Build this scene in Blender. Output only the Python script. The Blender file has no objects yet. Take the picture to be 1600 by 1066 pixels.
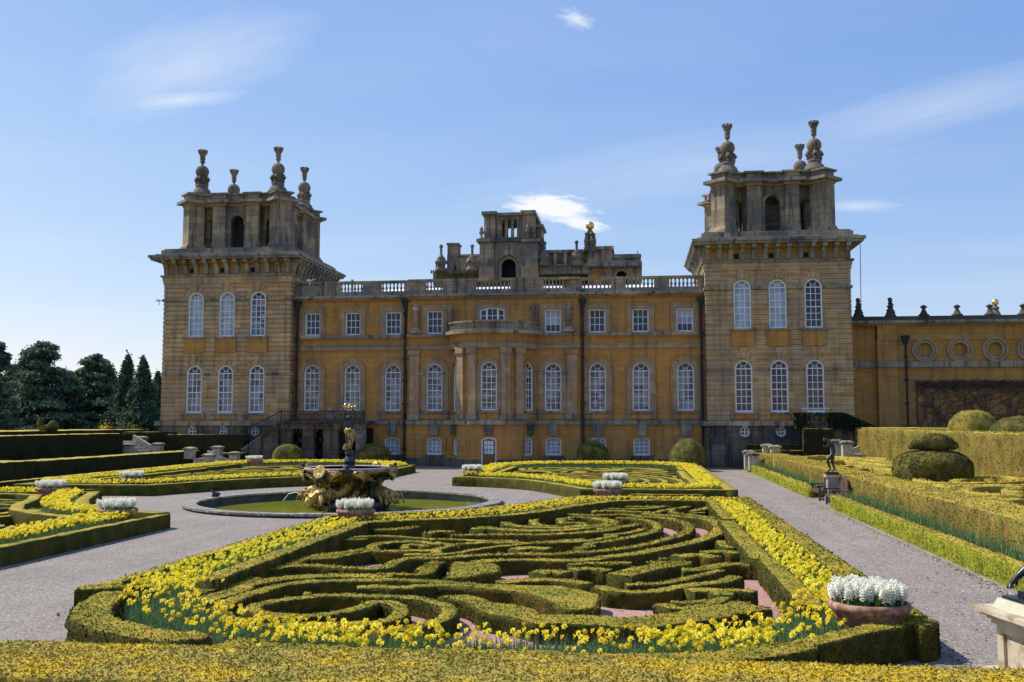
import bpy, math, random
import numpy as np
from mathutils import Vector, Matrix
from mathutils.geometry import tessellate_polygon
random.seed(7)
RNG = np.random.default_rng(11)
PI = math.pi
scene = bpy.context.scene
COL = scene.collection

# ------------------------------------------------------------------ camera
F, HY, VX, CH = 1555.0, 659.0, 993.0, 3.4
PITCH = math.atan((HY - 533) / F)
YAW = math.atan((VX - 800) * math.cos(PITCH) / F)
cam_d = bpy.data.cameras.new('camera')
cam_d.sensor_width = 36.0
cam_d.lens = 36.0 * F / 1600.0
cam_d.clip_start = 0.1
cam_d.clip_end = 5000
cam = bpy.data.objects.new('camera', cam_d)
cam.location = (0, 0, CH)
cam.rotation_euler = (PI / 2 + PITCH, 0, YAW)
COL.objects.link(cam)
scene.camera = cam
# ------------------------------------------------------------------ light
SUN = Vector((-0.80, 0.22, 1.0)).normalized()
SUN_EL = math.asin(SUN.z)
SUN_AZ = math.atan2(SUN.x, SUN.y)
SKY_STRENGTH, SUN_STRENGTH, EXPOSURE = 0.14, 5.0, 0.08
sd = bpy.data.lights.new('sun', 'SUN')
sd.energy = SUN_STRENGTH
sd.angle = math.radians(0.5)
sd.color = (1.0, 0.955, 0.88)
sun = bpy.data.objects.new('sun', sd)
sun.rotation_euler = SUN.to_track_quat('Z', 'Y').to_euler()
sun.location = (-40, 10, 60)
COL.objects.link(sun)
scene.view_settings.view_transform = 'Standard'
scene.view_settings.look = 'None'
scene.view_settings.gamma = 1.0
scene.view_settings.use_curve_mapping = False
scene.view_settings.exposure = EXPOSURE
scene.cycles.max_bounces = 5
scene.cycles.diffuse_bounces = 2
scene.cycles.transparent_max_bounces = 6

# measuring aids: a point of the photograph's pixel grid carried to a real plane of the place
_f = np.array([-math.sin(YAW) * math.cos(PITCH), math.cos(YAW) * math.cos(PITCH), math.sin(PITCH)])
_r = np.array([math.cos(YAW), math.sin(YAW), 0.0])
_u = np.cross(_r, _f)
_c = np.array([0, 0, CH])
def ray(x, y):
    return _f + _r * (x - 800) / F - _u * (y - 533) / F
def onz(x, y, z=0.0):
    r = ray(x, y); p = _c + r * (z - CH) / r[2]
    return (float(p[0]), float(p[1]))
def ony(x, y, Y):
    r = ray(x, y); p = _c + r * Y / r[1]
    return (float(p[0]), float(p[2]))
def onx(x, y, X):
    r = ray(x, y); p = _c + r * X / r[0]
    return (float(p[1]), float(p[2]))

# ------------------------------------------------------------------ node helpers
class NT:
    def __init__(s, tree):
        s.t = tree; s.n = tree.nodes; s.l = tree.links
    def new(s, kind, ins=None, **props):
        n = s.n.new(kind)
        for k, v in props.items():
            setattr(n, k, v)
        for k, v in (ins or {}).items():
            s.put(n.inputs[k], v)
        return n
    def put(s, sock, v):
        if isinstance(v, bpy.types.NodeSocket):
            s.l.new(v, sock)
        else:
            if sock.type == 'RGBA' and len(v) == 3:
                v = (*v, 1.0)
            sock.default_value = v
    def math(s, op, a, b=0.0, c=0.0, clamp=False):
        n = s.new('ShaderNodeMath', {0: a, 1: b, 2: c}, operation=op); n.use_clamp = clamp
        return n.outputs[0]
    def ramp(s, fac, stops):
        n = s.new('ShaderNodeValToRGB', {0: fac})
        e = n.color_ramp.elements
        while len(e) < len(stops):
            e.new(0.5)
        for i, (p, c) in enumerate(stops):
            e[i].position = p
            e[i].color = (*c, 1.0) if len(c) == 3 else c
        return n.outputs[0]
    def mix(s, fac, a, b, blend='MIX'):
        n = s.new('ShaderNodeMix', data_type='RGBA', blend_type=blend)
        s.put(n.inputs['Factor'], fac); s.put(n.inputs['A'], a); s.put(n.inputs['B'], b)
        return n.outputs['Result']
    def noise(s, vec, scale, detail=4.0, rough=0.6, out=0):
        return s.new('ShaderNodeTexNoise', {'Vector': vec, 'Scale': scale, 'Detail': detail, 'Roughness': rough}).outputs[out]
    def maprange(s, v, a, b, c=0.0, d=1.0):
        return s.new('ShaderNodeMapRange', {0: v, 1: a, 2: b, 3: c, 4: d}).outputs[0]
    def vmul(s, v, k):
        return s.new('ShaderNodeVectorMath', {0: v, 1: k}, operation='MULTIPLY').outputs[0]

def mat(name, fn, rough=0.8, bump=None, spec=0.3, metallic=0.0):
    m = bpy.data.materials.new(name)
    m.use_nodes = True
    t = NT(m.node_tree)
    b = t.n['Principled BSDF']
    pos = t.new('ShaderNodeNewGeometry').outputs['Position']
    c = fn(t, pos)
    r = None
    if isinstance(c, dict):
        for k, v in c.items():
            t.put(b.inputs[k], v)
    else:
        t.put(b.inputs['Base Color'], c)
    if not isinstance(c, dict) or 'Roughness' not in c:
        b.inputs['Roughness'].default_value = rough
    b.inputs['Metallic'].default_value = metallic
    b.inputs['Specular IOR Level'].default_value = spec
    if bump:
        sc, dist, st = bump
        h = t.noise(pos, sc, 5.0, 0.65)
        bn = t.new('ShaderNodeBump', {'Height': h, 'Strength': st, 'Distance': dist})
        t.l.new(bn.outputs[0], b.inputs['Normal'])
    return m

def M_two(name, a, b, scale, rough=0.8, bump=None, lo=0.35, hi=0.65, c=None, scale2=None, **k):
    def fn(t, pos):
        o = t.ramp(t.noise(pos, scale), [(lo, a), (hi, b)])
        if c is not None:
            o = t.mix(t.ramp(t.noise(pos, scale2 or scale * 7, 3.0), [(0.45, (0, 0, 0)), (0.62, (1, 1, 1))]), o, c)
        return o
    return mat(name, fn, rough, bump, **k)

def stone_fn(base, alt, grey, dark, grime=0.5, brick=(0.95, 0.36), var=0.6, lichen=0.3):
    def fn(t, pos):
        sep = t.new('ShaderNodeSeparateXYZ', {0: pos})
        u = t.math('ADD', sep.outputs[0], sep.outputs[1])
        vec = t.new('ShaderNodeCombineXYZ', {0: u, 1: sep.outputs[2], 2: 0.0}).outputs[0]
        br = t.new('ShaderNodeTexBrick', {'Vector': vec, 'Color1': (0, 0, 0), 'Color2': (1, 1, 1), 'Mortar': (0.35, 0.35, 0.35),
                    'Scale': 1.0, 'Mortar Size': 0.013, 'Mortar Smooth': 0.3, 'Bias': 0.0, 'Brick Width': brick[0], 'Row Height': brick[1]})
        bf = t.math('MULTIPLY', br.outputs['Color'], var)
        col = t.mix(bf, base, alt)
        fine = t.noise(pos, 9.0, 5.0, 0.7)
        col = t.mix(t.maprange(fine, 0.3, 0.75, 0.0, 0.35), col, alt)
        big = t.noise(t.vmul(pos, (0.35, 0.35, 0.5)), 1.0, 6.0, 0.62)
        col = t.mix(t.maprange(big, 0.44, 0.60, 0.0, grime), col, grey)
        st = t.noise(t.vmul(pos, (2.6, 2.6, 0.22)), 1.0, 5.0, 0.65)
        col = t.mix(t.maprange(st, 0.50, 0.66, 0.0, grime), col, dark)
        li = t.noise(pos, 3.2, 6.0, 0.75)
        col = t.mix(t.maprange(li, 0.6, 0.7, 0.0, lichen), col, (0.42, 0.38, 0.3))
        col = t.mix(t.math('MULTIPLY', br.outputs['Fac'], 0.6), col, dark)
        return col
    return fn

GOLD = mat('golden ashlar', stone_fn((0.46, 0.196, 0.034), (0.57, 0.31, 0.095), (0.33, 0.20, 0.09), (0.15, 0.088, 0.040), 0.5, (1.1, 0.4), 0.62, 0.2), 0.9, (14, 0.02, 0.5))
TAN = mat('tower ashlar', stone_fn((0.42, 0.225, 0.078), (0.62, 0.42, 0.22), (0.31, 0.24, 0.17), (0.15, 0.112, 0.075), 0.65, (1.05, 0.37), 1.0, 0.4), 0.9, (12, 0.02, 0.5))
TRIM = mat('weathered trim stone', stone_fn((0.27, 0.215, 0.15), (0.46, 0.39, 0.29), (0.19, 0.17, 0.145), (0.055, 0.052, 0.05), 0.9, (1.6, 0.9), 0.9, 0.7), 0.95, (10, 0.03, 0.7))
SURR = mat('window surround stone', stone_fn((0.34, 0.205, 0.10), (0.50, 0.35, 0.205), (0.27, 0.205, 0.145), (0.13, 0.098, 0.07), 0.55, (0.7, 0.5), 0.8, 0.3), 0.9, (14, 0.015, 0.5))
BELV = mat('belvedere stone', stone_fn((0.26, 0.18, 0.10), (0.46, 0.35, 0.215), (0.16, 0.14, 0.115), (0.06, 0.055, 0.05), 0.9, (0.9, 0.5), 1.0, 0.55), 0.9, (10, 0.02, 0.6))
FIN = mat('finial stone', stone_fn((0.20, 0.155, 0.105), (0.34, 0.27, 0.19), (0.14, 0.125, 0.105), (0.06, 0.055, 0.045), 0.8, (3, 3), 0.5, 0.5), 0.95, (9, 0.03, 0.7))
BASEST = mat('damp basement stone', stone_fn((0.125, 0.098, 0.070), (0.28, 0.215, 0.15), (0.065, 0.062, 0.060), (0.025, 0.026, 0.028), 0.95, (1.2, 0.45), 0.7, 0.5), 0.85, (8, 0.03, 0.7))
SOOT = mat('sooty pinnacle stone', stone_fn((0.075, 0.065, 0.055), (0.17, 0.145, 0.11), (0.05, 0.05, 0.045), (0.03, 0.03, 0.03), 0.5, (3, 3), 0.3, 0.3), 0.95, (9, 0.03, 0.7))
PALE = M_two('pale pedestal stone', (0.42, 0.36, 0.27), (0.58, 0.52, 0.42), 3.0, 0.85, (20, 0.006, 0.6), c=(0.30, 0.25, 0.18), scale2=9)
WHITE = M_two('white window paint', (0.78, 0.78, 0.77), (0.84, 0.84, 0.83), 3.0, 0.5)
IRON = M_two('black iron', (0.012, 0.013, 0.015), (0.025, 0.026, 0.03), 6.0, 0.5)
LEAD = M_two('grey lead sheet', (0.24, 0.23, 0.23), (0.34, 0.33, 0.32), 1.5, 0.55, (4, 0.02, 0.3))
BRONZE = M_two('dark bronze', (0.018, 0.022, 0.03), (0.045, 0.05, 0.06), 4.0, 0.33, (30, 0.004, 0.4), spec=0.6, metallic=0.55)
GILT = M_two('weathered gilding', (0.44, 0.28, 0.075), (0.74, 0.51, 0.17), 7.0, 0.35, (16, 0.03, 0.9), metallic=0.5, c=(0.12, 0.07, 0.03), scale2=7)
GILTB = M_two('bright gilding', (0.85, 0.58, 0.18), (0.95, 0.70, 0.28), 6.0, 0.25, metallic=0.9)
MARBLE = M_two('purple grey marble', (0.30, 0.21, 0.21), (0.42, 0.33, 0.31), 5.0, 0.4)
ROCK = M_two('dark wet rock', (0.012, 0.012, 0.014), (0.04, 0.045, 0.045), 5.0, 0.3, (8, 0.05, 0.8), spec=0.6)
TERRA = M_two('terracotta', (0.20, 0.085, 0.055), (0.34, 0.155, 0.10), 3.0, 0.85, (30, 0.004, 0.5), c=(0.42, 0.27, 0.19), scale2=7)
WOOD = M_two('weathered oak', (0.06, 0.032, 0.025), (0.15, 0.085, 0.06), 7.0, 0.75, (25, 0.006, 0.6))
DOORW = M_two('varnished door oak', (0.20, 0.085, 0.03), (0.28, 0.13, 0.05), 5.0, 0.6)
DARKIN = M_two('dark interior', (0.012, 0.012, 0.013), (0.02, 0.02, 0.022), 2.0, 0.9)
BARK = M_two('bark', (0.06, 0.045, 0.035), (0.12, 0.09, 0.07), 6.0, 0.95, (10, 0.03, 0.7))
SOIL = M_two('dark soil', (0.035, 0.025, 0.018), (0.06, 0.045, 0.03), 6.0, 0.95)
ALGAE = M_two('pool wall stone', (0.06, 0.065, 0.075), (0.14, 0.135, 0.13), 2.0, 0.7, (10, 0.02, 0.6))
RIM = M_two('pool rim stone', (0.22, 0.20, 0.17), (0.40, 0.37, 0.32), 2.2, 0.85, (12, 0.015, 0.6), c=(0.15, 0.13, 0.1), scale2=7)

def gravel(name, a, b, c, sc=55):
    def fn(t, pos):
        v = t.new('ShaderNodeTexVoronoi', {'Vector': pos, 'Scale': sc})
        g = t.new('ShaderNodeRGBToBW', {0: v.outputs['Color']}).outputs[0]
        col = t.ramp(g, [(0.1, a), (0.55, b), (0.95, c)])
        big = t.noise(pos, 0.45, 6.0, 0.7)
        col = t.mix(t.maprange(big, 0.42, 0.64, 0.0, 0.5), col, tuple(x * 0.66 for x in b))
        trk = t.noise(t.vmul(pos, (1.6, 0.12, 1.0)), 1.0, 4.0, 0.6)
        col = t.mix(t.maprange(trk, 0.52, 0.62, 0.0, 0.3), col, tuple(x * 1.25 for x in b))
        lf = t.noise(pos, 11.0, 2.0, 0.5)
        col = t.mix(t.maprange(lf, 0.70, 0.74, 0.0, 0.7), col, (0.14, 0.09, 0.05))
        sp = t.noise(pos, 7.0, 6.0, 0.85)
        col = t.mix(t.maprange(sp, 0.52, 0.70, 0.0, 0.6), col, a)
        return col
    m = mat(name, fn, 0.95, (70, 0.012, 0.9))
    return m
GRAVEL = gravel('grey gravel', (0.10, 0.082, 0.066), (0.285, 0.243, 0.203), (0.52, 0.455, 0.39), 40)
PINK = gravel('crushed brick gravel', (0.22, 0.10, 0.08), (0.50, 0.27, 0.225), (0.66, 0.45, 0.40), 38)
LAWN = M_two('lawn', (0.05, 0.075, 0.015), (0.09, 0.12, 0.03), 0.5, 0.95)

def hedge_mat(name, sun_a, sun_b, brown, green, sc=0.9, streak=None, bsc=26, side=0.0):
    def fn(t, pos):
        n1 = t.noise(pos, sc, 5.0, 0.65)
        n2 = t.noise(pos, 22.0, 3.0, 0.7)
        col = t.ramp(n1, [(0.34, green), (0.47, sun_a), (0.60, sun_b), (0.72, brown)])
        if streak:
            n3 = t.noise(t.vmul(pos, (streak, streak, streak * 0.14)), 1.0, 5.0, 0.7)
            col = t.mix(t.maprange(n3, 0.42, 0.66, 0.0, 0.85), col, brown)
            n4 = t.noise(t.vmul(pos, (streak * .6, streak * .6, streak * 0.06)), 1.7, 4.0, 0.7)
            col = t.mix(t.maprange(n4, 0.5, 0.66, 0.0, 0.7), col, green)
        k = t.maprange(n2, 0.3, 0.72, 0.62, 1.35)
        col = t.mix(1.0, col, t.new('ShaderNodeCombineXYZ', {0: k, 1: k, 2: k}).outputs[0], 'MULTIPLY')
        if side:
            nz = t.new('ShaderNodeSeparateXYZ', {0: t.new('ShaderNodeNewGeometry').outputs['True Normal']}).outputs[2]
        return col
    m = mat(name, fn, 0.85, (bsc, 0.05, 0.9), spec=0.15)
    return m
BOX = hedge_mat('shade-toned box sides', (0.070, 0.070, 0.010), (0.12, 0.095, 0.014), (0.20, 0.095, 0.018), (0.042, 0.052, 0.008), 2.4)  # darker copy of the box: shade of the sides put into the colour
BOXTOP = hedge_mat('sunlight-toned box tops', (0.32, 0.265, 0.034), (0.45, 0.34, 0.042), (0.50, 0.27, 0.045), (0.22, 0.215, 0.026), 1.4)  # golden box leaf, lightened so the tops carry sunlight in their colour
YEWSHADE = hedge_mat('shade-toned yew', (0.022, 0.028, 0.008), (0.035, 0.036, 0.010), (0.04, 0.03, 0.012), (0.014, 0.020, 0.006), 0.9, 3.4)  # darker copy of the yew, with the shade of unlit faces painted in
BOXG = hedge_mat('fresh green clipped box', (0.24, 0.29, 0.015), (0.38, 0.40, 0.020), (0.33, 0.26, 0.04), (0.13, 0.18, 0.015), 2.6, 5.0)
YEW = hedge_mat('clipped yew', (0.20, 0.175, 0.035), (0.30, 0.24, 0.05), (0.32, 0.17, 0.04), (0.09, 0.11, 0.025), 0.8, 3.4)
YEWTOP = hedge_mat('bronzed sunlight-toned yew tops', (0.42, 0.32, 0.055), (0.56, 0.42, 0.06), (0.46, 0.31, 0.12), (0.32, 0.27, 0.05), 0.7)  # bronzed yew, made lighter to paint sunlight onto the tops
FRONTH = hedge_mat('golden clipped hedge top', (0.52, 0.40, 0.085), (0.74, 0.52, 0.025), (0.50, 0.33, 0.14), (0.36, 0.32, 0.05), 1.3, None, 34)
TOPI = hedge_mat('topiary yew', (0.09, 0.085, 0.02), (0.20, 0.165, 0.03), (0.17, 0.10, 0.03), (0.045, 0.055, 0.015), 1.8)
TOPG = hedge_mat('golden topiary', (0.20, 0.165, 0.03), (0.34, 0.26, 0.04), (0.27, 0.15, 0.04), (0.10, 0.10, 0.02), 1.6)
CEDAR = M_two('cedar needles', (0.035, 0.07, 0.06), (0.11, 0.17, 0.11), 0.5, 0.8, c=(0.24, 0.30, 0.15), scale2=1.2)  # third tone puts highlights of lit boughs and haze into the needle colour
CONIF = M_two('fir needles', (0.03, 0.06, 0.045), (0.08, 0.13, 0.075), 0.6, 0.8, c=(0.14, 0.19, 0.10), scale2=1.4)
BROADL = M_two('budding leaves', (0.10, 0.14, 0.03), (0.22, 0.24, 0.06), 0.8, 0.8)
FORS = M_two('forsythia flowers', (0.75, 0.55, 0.02), (0.85, 0.68, 0.04), 2.0, 0.7)
MAGEN = M_two('red purple leaves', (0.16, 0.03, 0.05), (0.25, 0.06, 0.08), 2.0, 0.8)
def petal_mat(m, w):
    # thin petals and leaves let part of the light through
    t = NT(m.node_tree); b = t.n['Principled BSDF']; lnk = b.inputs['Base Color'].links[0].from_socket
    tl = t.new('ShaderNodeBsdfTranslucent', {'Color': lnk}); mx = t.new('ShaderNodeMixShader', {0: w, 1: b.outputs[0], 2: tl.outputs[0]})
    t.l.new(mx.outputs[0], t.n['Material Output'].inputs[0]); return m
BLADE = M_two('blue green blades', (0.05, 0.13, 0.035), (0.15, 0.27, 0.09), 9.0, 0.4, c=(0.30, 0.42, 0.20), scale2=30)
PETAL = M_two('daffodil petals', (0.93, 0.75, 0.015), (0.96, 0.84, 0.05), 5.0, 0.55, c=(0.86, 0.56, 0.02), scale2=9)
PETALB = M_two('fresh daffodil petals', (0.90, 0.73, 0.012), (0.96, 0.83, 0.05), 5.0, 0.5)
HYA = M_two('white hyacinth petals', (0.90, 0.88, 0.70), (0.93, 0.92, 0.82), 8.0, 0.6)
HYALEAF = M_two('hyacinth leaves', (0.04, 0.14, 0.02), (0.10, 0.26, 0.04), 9.0, 0.45)
for m_ in (PETAL, PETALB, HYA): petal_mat(m_, 0.42)
for m_ in (BLADE, HYALEAF, CEDAR, CONIF): petal_mat(m_, 0.25)
IVY = M_two('ivy leaves', (0.008, 0.02, 0.008), (0.03, 0.045, 0.015), 3.0, 0.6)
TWIG = M_two('bare creeper stems', (0.075, 0.045, 0.035), (0.17, 0.115, 0.085), 5.0, 0.9)

def water_mat():
    m = bpy.data.materials.new('green pond water'); m.use_nodes = True
    t = NT(m.node_tree); b = t.n['Principled BSDF']
    pos = t.new('ShaderNodeNewGeometry').outputs['Position']
    t.put(b.inputs['Base Color'], t.ramp(t.noise(pos, 0.6), [(0.3, (0.19, 0.21, 0.006)), (0.7, (0.27, 0.27, 0.010))]))
    b.inputs['Roughness'].default_value = 0.04
    b.inputs['Specular IOR Level'].default_value = 0.4
    bn = t.new('ShaderNodeBump', {'Height': t.noise(t.vmul(pos, (1.0, 2.5, 1.0)), 3.5, 2.0), 'Strength': 0.25, 'Distance': 0.03})
    t.l.new(bn.outputs[0], b.inputs['Normal'])
    return m
WATER = water_mat()

def glass_mat():
    m = bpy.data.materials.new('window glass'); m.use_nodes = True
    t = NT(m.node_tree); t.n.remove(t.n['Principled BSDF'])
    tr = t.new('ShaderNodeBsdfTransparent', {'Color': (0.86, 0.88, 0.90)})
    gl = t.new('ShaderNodeBsdfGlossy', {'Color': (0.9, 0.93, 1.0), 'Roughness': 0.03})
    mx = t.new('ShaderNodeMixShader', {0: 0.04, 1: tr.outputs[0], 2: gl.outputs[0]})
    t.l.new(mx.outputs[0], t.n['Material Output'].inputs[0])
    return m
GLASS = glass_mat()
def blind_reflection_mat(name, a, b, c):
    def fn(t, pos):
        sep = t.new('ShaderNodeSeparateXYZ', {0: pos})
        vec = t.new('ShaderNodeCombineXYZ', {0: sep.outputs[0], 1: sep.outputs[2], 2: 0.0}).outputs[0]
        v = t.new('ShaderNodeTexVoronoi', {'Vector': t.vmul(vec, (2.6, 1.9, 1.0)), 'Scale': 1.0, 'Randomness': 0.35}, distance='CHEBYCHEV')  # pane-sized cells paint the panes' uneven reflections into the blind colour
        g = t.new('ShaderNodeRGBToBW', {0: v.outputs['Color']}).outputs[0]
        col = t.ramp(g, [(0.30, a), (0.42, b), (0.62, c)])
        return t.mix(t.maprange(t.noise(t.vmul(pos, (9, 9, 0.3)), 1.0), 0.4, 0.6, 0, 0.25), col, a)
    return mat(name, fn, 0.9)
BLINDS = {
    'grey': blind_reflection_mat('grey lilac blinds', (0.10, 0.10, 0.13), (0.28, 0.26, 0.31), (0.50, 0.49, 0.52)),
    'cream': blind_reflection_mat('cream blinds', (0.10, 0.085, 0.06), (0.33, 0.27, 0.14), (0.54, 0.50, 0.38)),
    'white': blind_reflection_mat('white curtains', (0.55, 0.58, 0.66), (0.70, 0.74, 0.82), (0.80, 0.83, 0.88)),
    'dark': blind_reflection_mat('dark room', (0.012, 0.02, 0.03), (0.02, 0.035, 0.05), (0.05, 0.06, 0.07)),
    'brown': blind_reflection_mat('brown shutters', (0.03, 0.02, 0.025), (0.08, 0.045, 0.035), (0.20, 0.11, 0.07)),
}

# ------------------------------------------------------------------ world
world = bpy.data.worlds.new('World')
scene.world = world
world.use_nodes = True
wt = NT(world.node_tree)
sky = wt.new('ShaderNodeTexSky', sky_type='NISHITA')
sky.sun_disc = False
sky.sun_elevation = SUN_EL
sky.sun_rotation = SUN_AZ
sky.altitude = 100
sky.air_density = 1.0
sky.dust_density = 0.5
sky.ozone_density = 1.0
dirv = wt.new('ShaderNodeTexCoord').outputs['Generated']
sp = wt.new('ShaderNodeSeparateXYZ', {0: dirv})
yy = wt.math('MAXIMUM', sp.outputs[1], 0.05)
uu = wt.math('DIVIDE', sp.outputs[0], yy)
vv = wt.math('DIVIDE', sp.outputs[2], yy)
zz = wt.math('MAXIMUM', sp.outputs[2], 0.04)
plane = wt.new('ShaderNodeCombineXYZ', {0: wt.math('DIVIDE', sp.outputs[0], zz), 1: wt.math('DIVIDE', sp.outputs[1], zz), 2: 0.0}).outputs[0]
uv = wt.new('ShaderNodeCombineXYZ', {0: uu, 1: vv, 2: 0.0}).outputs[0]
warp = wt.noise(uv, 5.0, 6.0, 0.65)
def blob(px, py, rx, ry, rot=0.0, wob=0.6, nsc=9.0, stretch=1.0):
    r = ray(px, py); cu, cv = r[0] / r[1], r[2] / r[1]
    rx, ry = rx / F, ry / F
    du = wt.math('SUBTRACT', uu, float(cu)); dv = wt.math('SUBTRACT', vv, float(cv))
    a = wt.math('ADD', wt.math('MULTIPLY', du, math.cos(rot) / rx), wt.math('MULTIPLY', dv, math.sin(rot) / rx))
    b = wt.math('ADD', wt.math('MULTIPLY', du, -math.sin(rot) / ry), wt.math('MULTIPLY', dv, math.cos(rot) / ry))
    d = wt.math('SQRT', wt.math('ADD', wt.math('MULTIPLY', a, a), wt.math('MULTIPLY', b, b)))
    loc = wt.new('ShaderNodeCombineXYZ', {0: wt.math('MULTIPLY', a, rx * nsc / stretch), 1: wt.math('MULTIPLY', b, rx * nsc), 2: cu + 3.0}).outputs[0]
    n = wt.noise(loc, 1.0, 8.0, 0.62)
    return wt.math('SUBTRACT', wt.math('ADD', 1.0, wt.math('MULTIPLY', wt.math('SUBTRACT', n, 0.5), wob * 2)), d)
cir = wt.noise(wt.vmul(plane, (0.55, 0.9, 1.0)), 0.8, 7.0, 0.55)
cirmask = wt.maprange(cir, 0.42, 0.85, 0.0, 0.16)
m = cirmask
for args, lo, hi, amp in [((290, 100, 210, 90, 0.25, 0.7, 10.0, 1.5), -0.1, 1.7, 0.62),
                     ((275, 156, 110, 20, 0.05, 0.7, 22.0, 1.8), -0.1, 1.5, 0.8),
                     ((1470, 165, 260, 40, 0.24, 0.8, 10.0, 2.2), -0.2, 1.9, 0.5),
                     ((1080, 260, 360, 60, 0.12, 0.8, 9.0, 2.2), -0.2, 2.0, 0.40),
                     ((1340, 322, 75, 12, 0.0, 0.8, 25.0, 3.0), 0.0, 1.4, 0.6),
                     ((900, 30, 34, 18, -0.4, 1.0, 60.0, 1.5), 0.0, 1.0, 0.75),
                     ((862, 324, 80, 25, -0.12, 0.75, 55.0, 1.3), 0.02, 0.5, 1.0),
                     ((905, 348, 55, 15, -0.25, 0.8, 60.0, 1.5), 0.05, 0.6, 0.95)]:
    mm = wt.maprange(blob(*args), lo, hi, 0.0, amp)
    m = wt.math('MAXIMUM', m, mm)
# the hazy, even blue of this sky: a gentle response curve on each channel of the physical sky
sk3 = wt.new('ShaderNodeSeparateColor', {0: wt.vmul(sky.outputs[0], (1.0, 0.95, 1.06))})
def curve(ch, k, g):
    return wt.math('MULTIPLY', wt.math('POWER', wt.math('MULTIPLY', sk3.outputs[ch], .148), g), k / .148)
skyc = wt.new('ShaderNodeCombineColor', {0: curve(0, .865, .92), 1: curve(1, .855, .72), 2: curve(2, .93, .36)}).outputs[0]
cl = wt.mix(m, skyc, (6.4, 6.6, 6.9))
bg = wt.n.get('Background') or wt.new('ShaderNodeBackground')
wt.put(bg.inputs[0], cl)
bg.inputs[1].default_value = SKY_STRENGTH
out = wt.n.get('World Output') or wt.new('ShaderNodeOutputWorld')
wt.l.new(bg.outputs[0], out.inputs[0])

# ------------------------------------------------------------------ mesh helpers
W = {}                                      # world position of each unrotated parent
def link(o, parent=None, loc=None):
    COL.objects.link(o)
    if parent is not None:
        o.parent = parent
        if loc is not None:
            o.location = Vector(loc)
        elif parent in W:
            o.location = -W[parent]
            W[o] = Vector((0, 0, 0))
    return o
def tag(o, label=None, cat=None, group=None, kind=None):
    if label: o['label'] = label
    if cat: o['category'] = cat
    if group: o['group'] = group
    if kind: o['kind'] = kind
    return o
def thing(name, label, cat, loc=(0, 0, 0), group=None, rotz=0.0):
    o = bpy.data.objects.new(name, None)
    o.empty_display_size = 0.3
    o.location = loc; o.rotation_euler = (0, 0, rotz)
    COL.objects.link(o)
    if rotz == 0.0:
        W[o] = Vector(loc)
    return tag(o, label, cat, group)
def fastmesh(name, verts, quads=None, tris=None, mats=(), qm=None, tm=None, smooth=False):
    verts = np.asarray(verts, dtype=np.float32)
    nq = 0 if quads is None else len(quads); nt = 0 if tris is None else len(tris)
    me = bpy.data.meshes.new(name)
    me.vertices.add(len(verts)); me.vertices.foreach_set('co', verts.ravel())
    loops = []
    if nq: loops.append(np.asarray(quads, dtype=np.int32).ravel())
    if nt: loops.append(np.asarray(tris, dtype=np.int32).ravel())
    lp = np.concatenate(loops)
    me.loops.add(len(lp)); me.loops.foreach_set('vertex_index', lp)
    me.polygons.add(nq + nt)
    st = np.concatenate([np.arange(nq) * 4, nq * 4 + np.arange(nt) * 3]).astype(np.int32)
    me.polygons.foreach_set('loop_start', st)
    mi = np.zeros(nq + nt, dtype=np.int32)
    if qm is not None and nq: mi[:nq] = qm
    if tm is not None and nt: mi[nq:] = tm
    for m_ in mats: me.materials.append(m_)
    me.polygons.foreach_set('material_index', mi)
    me.update(calc_edges=True)
    if smooth:
        me.polygons.foreach_set('use_smooth', np.ones(nq + nt, dtype=bool))
    return me

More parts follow.
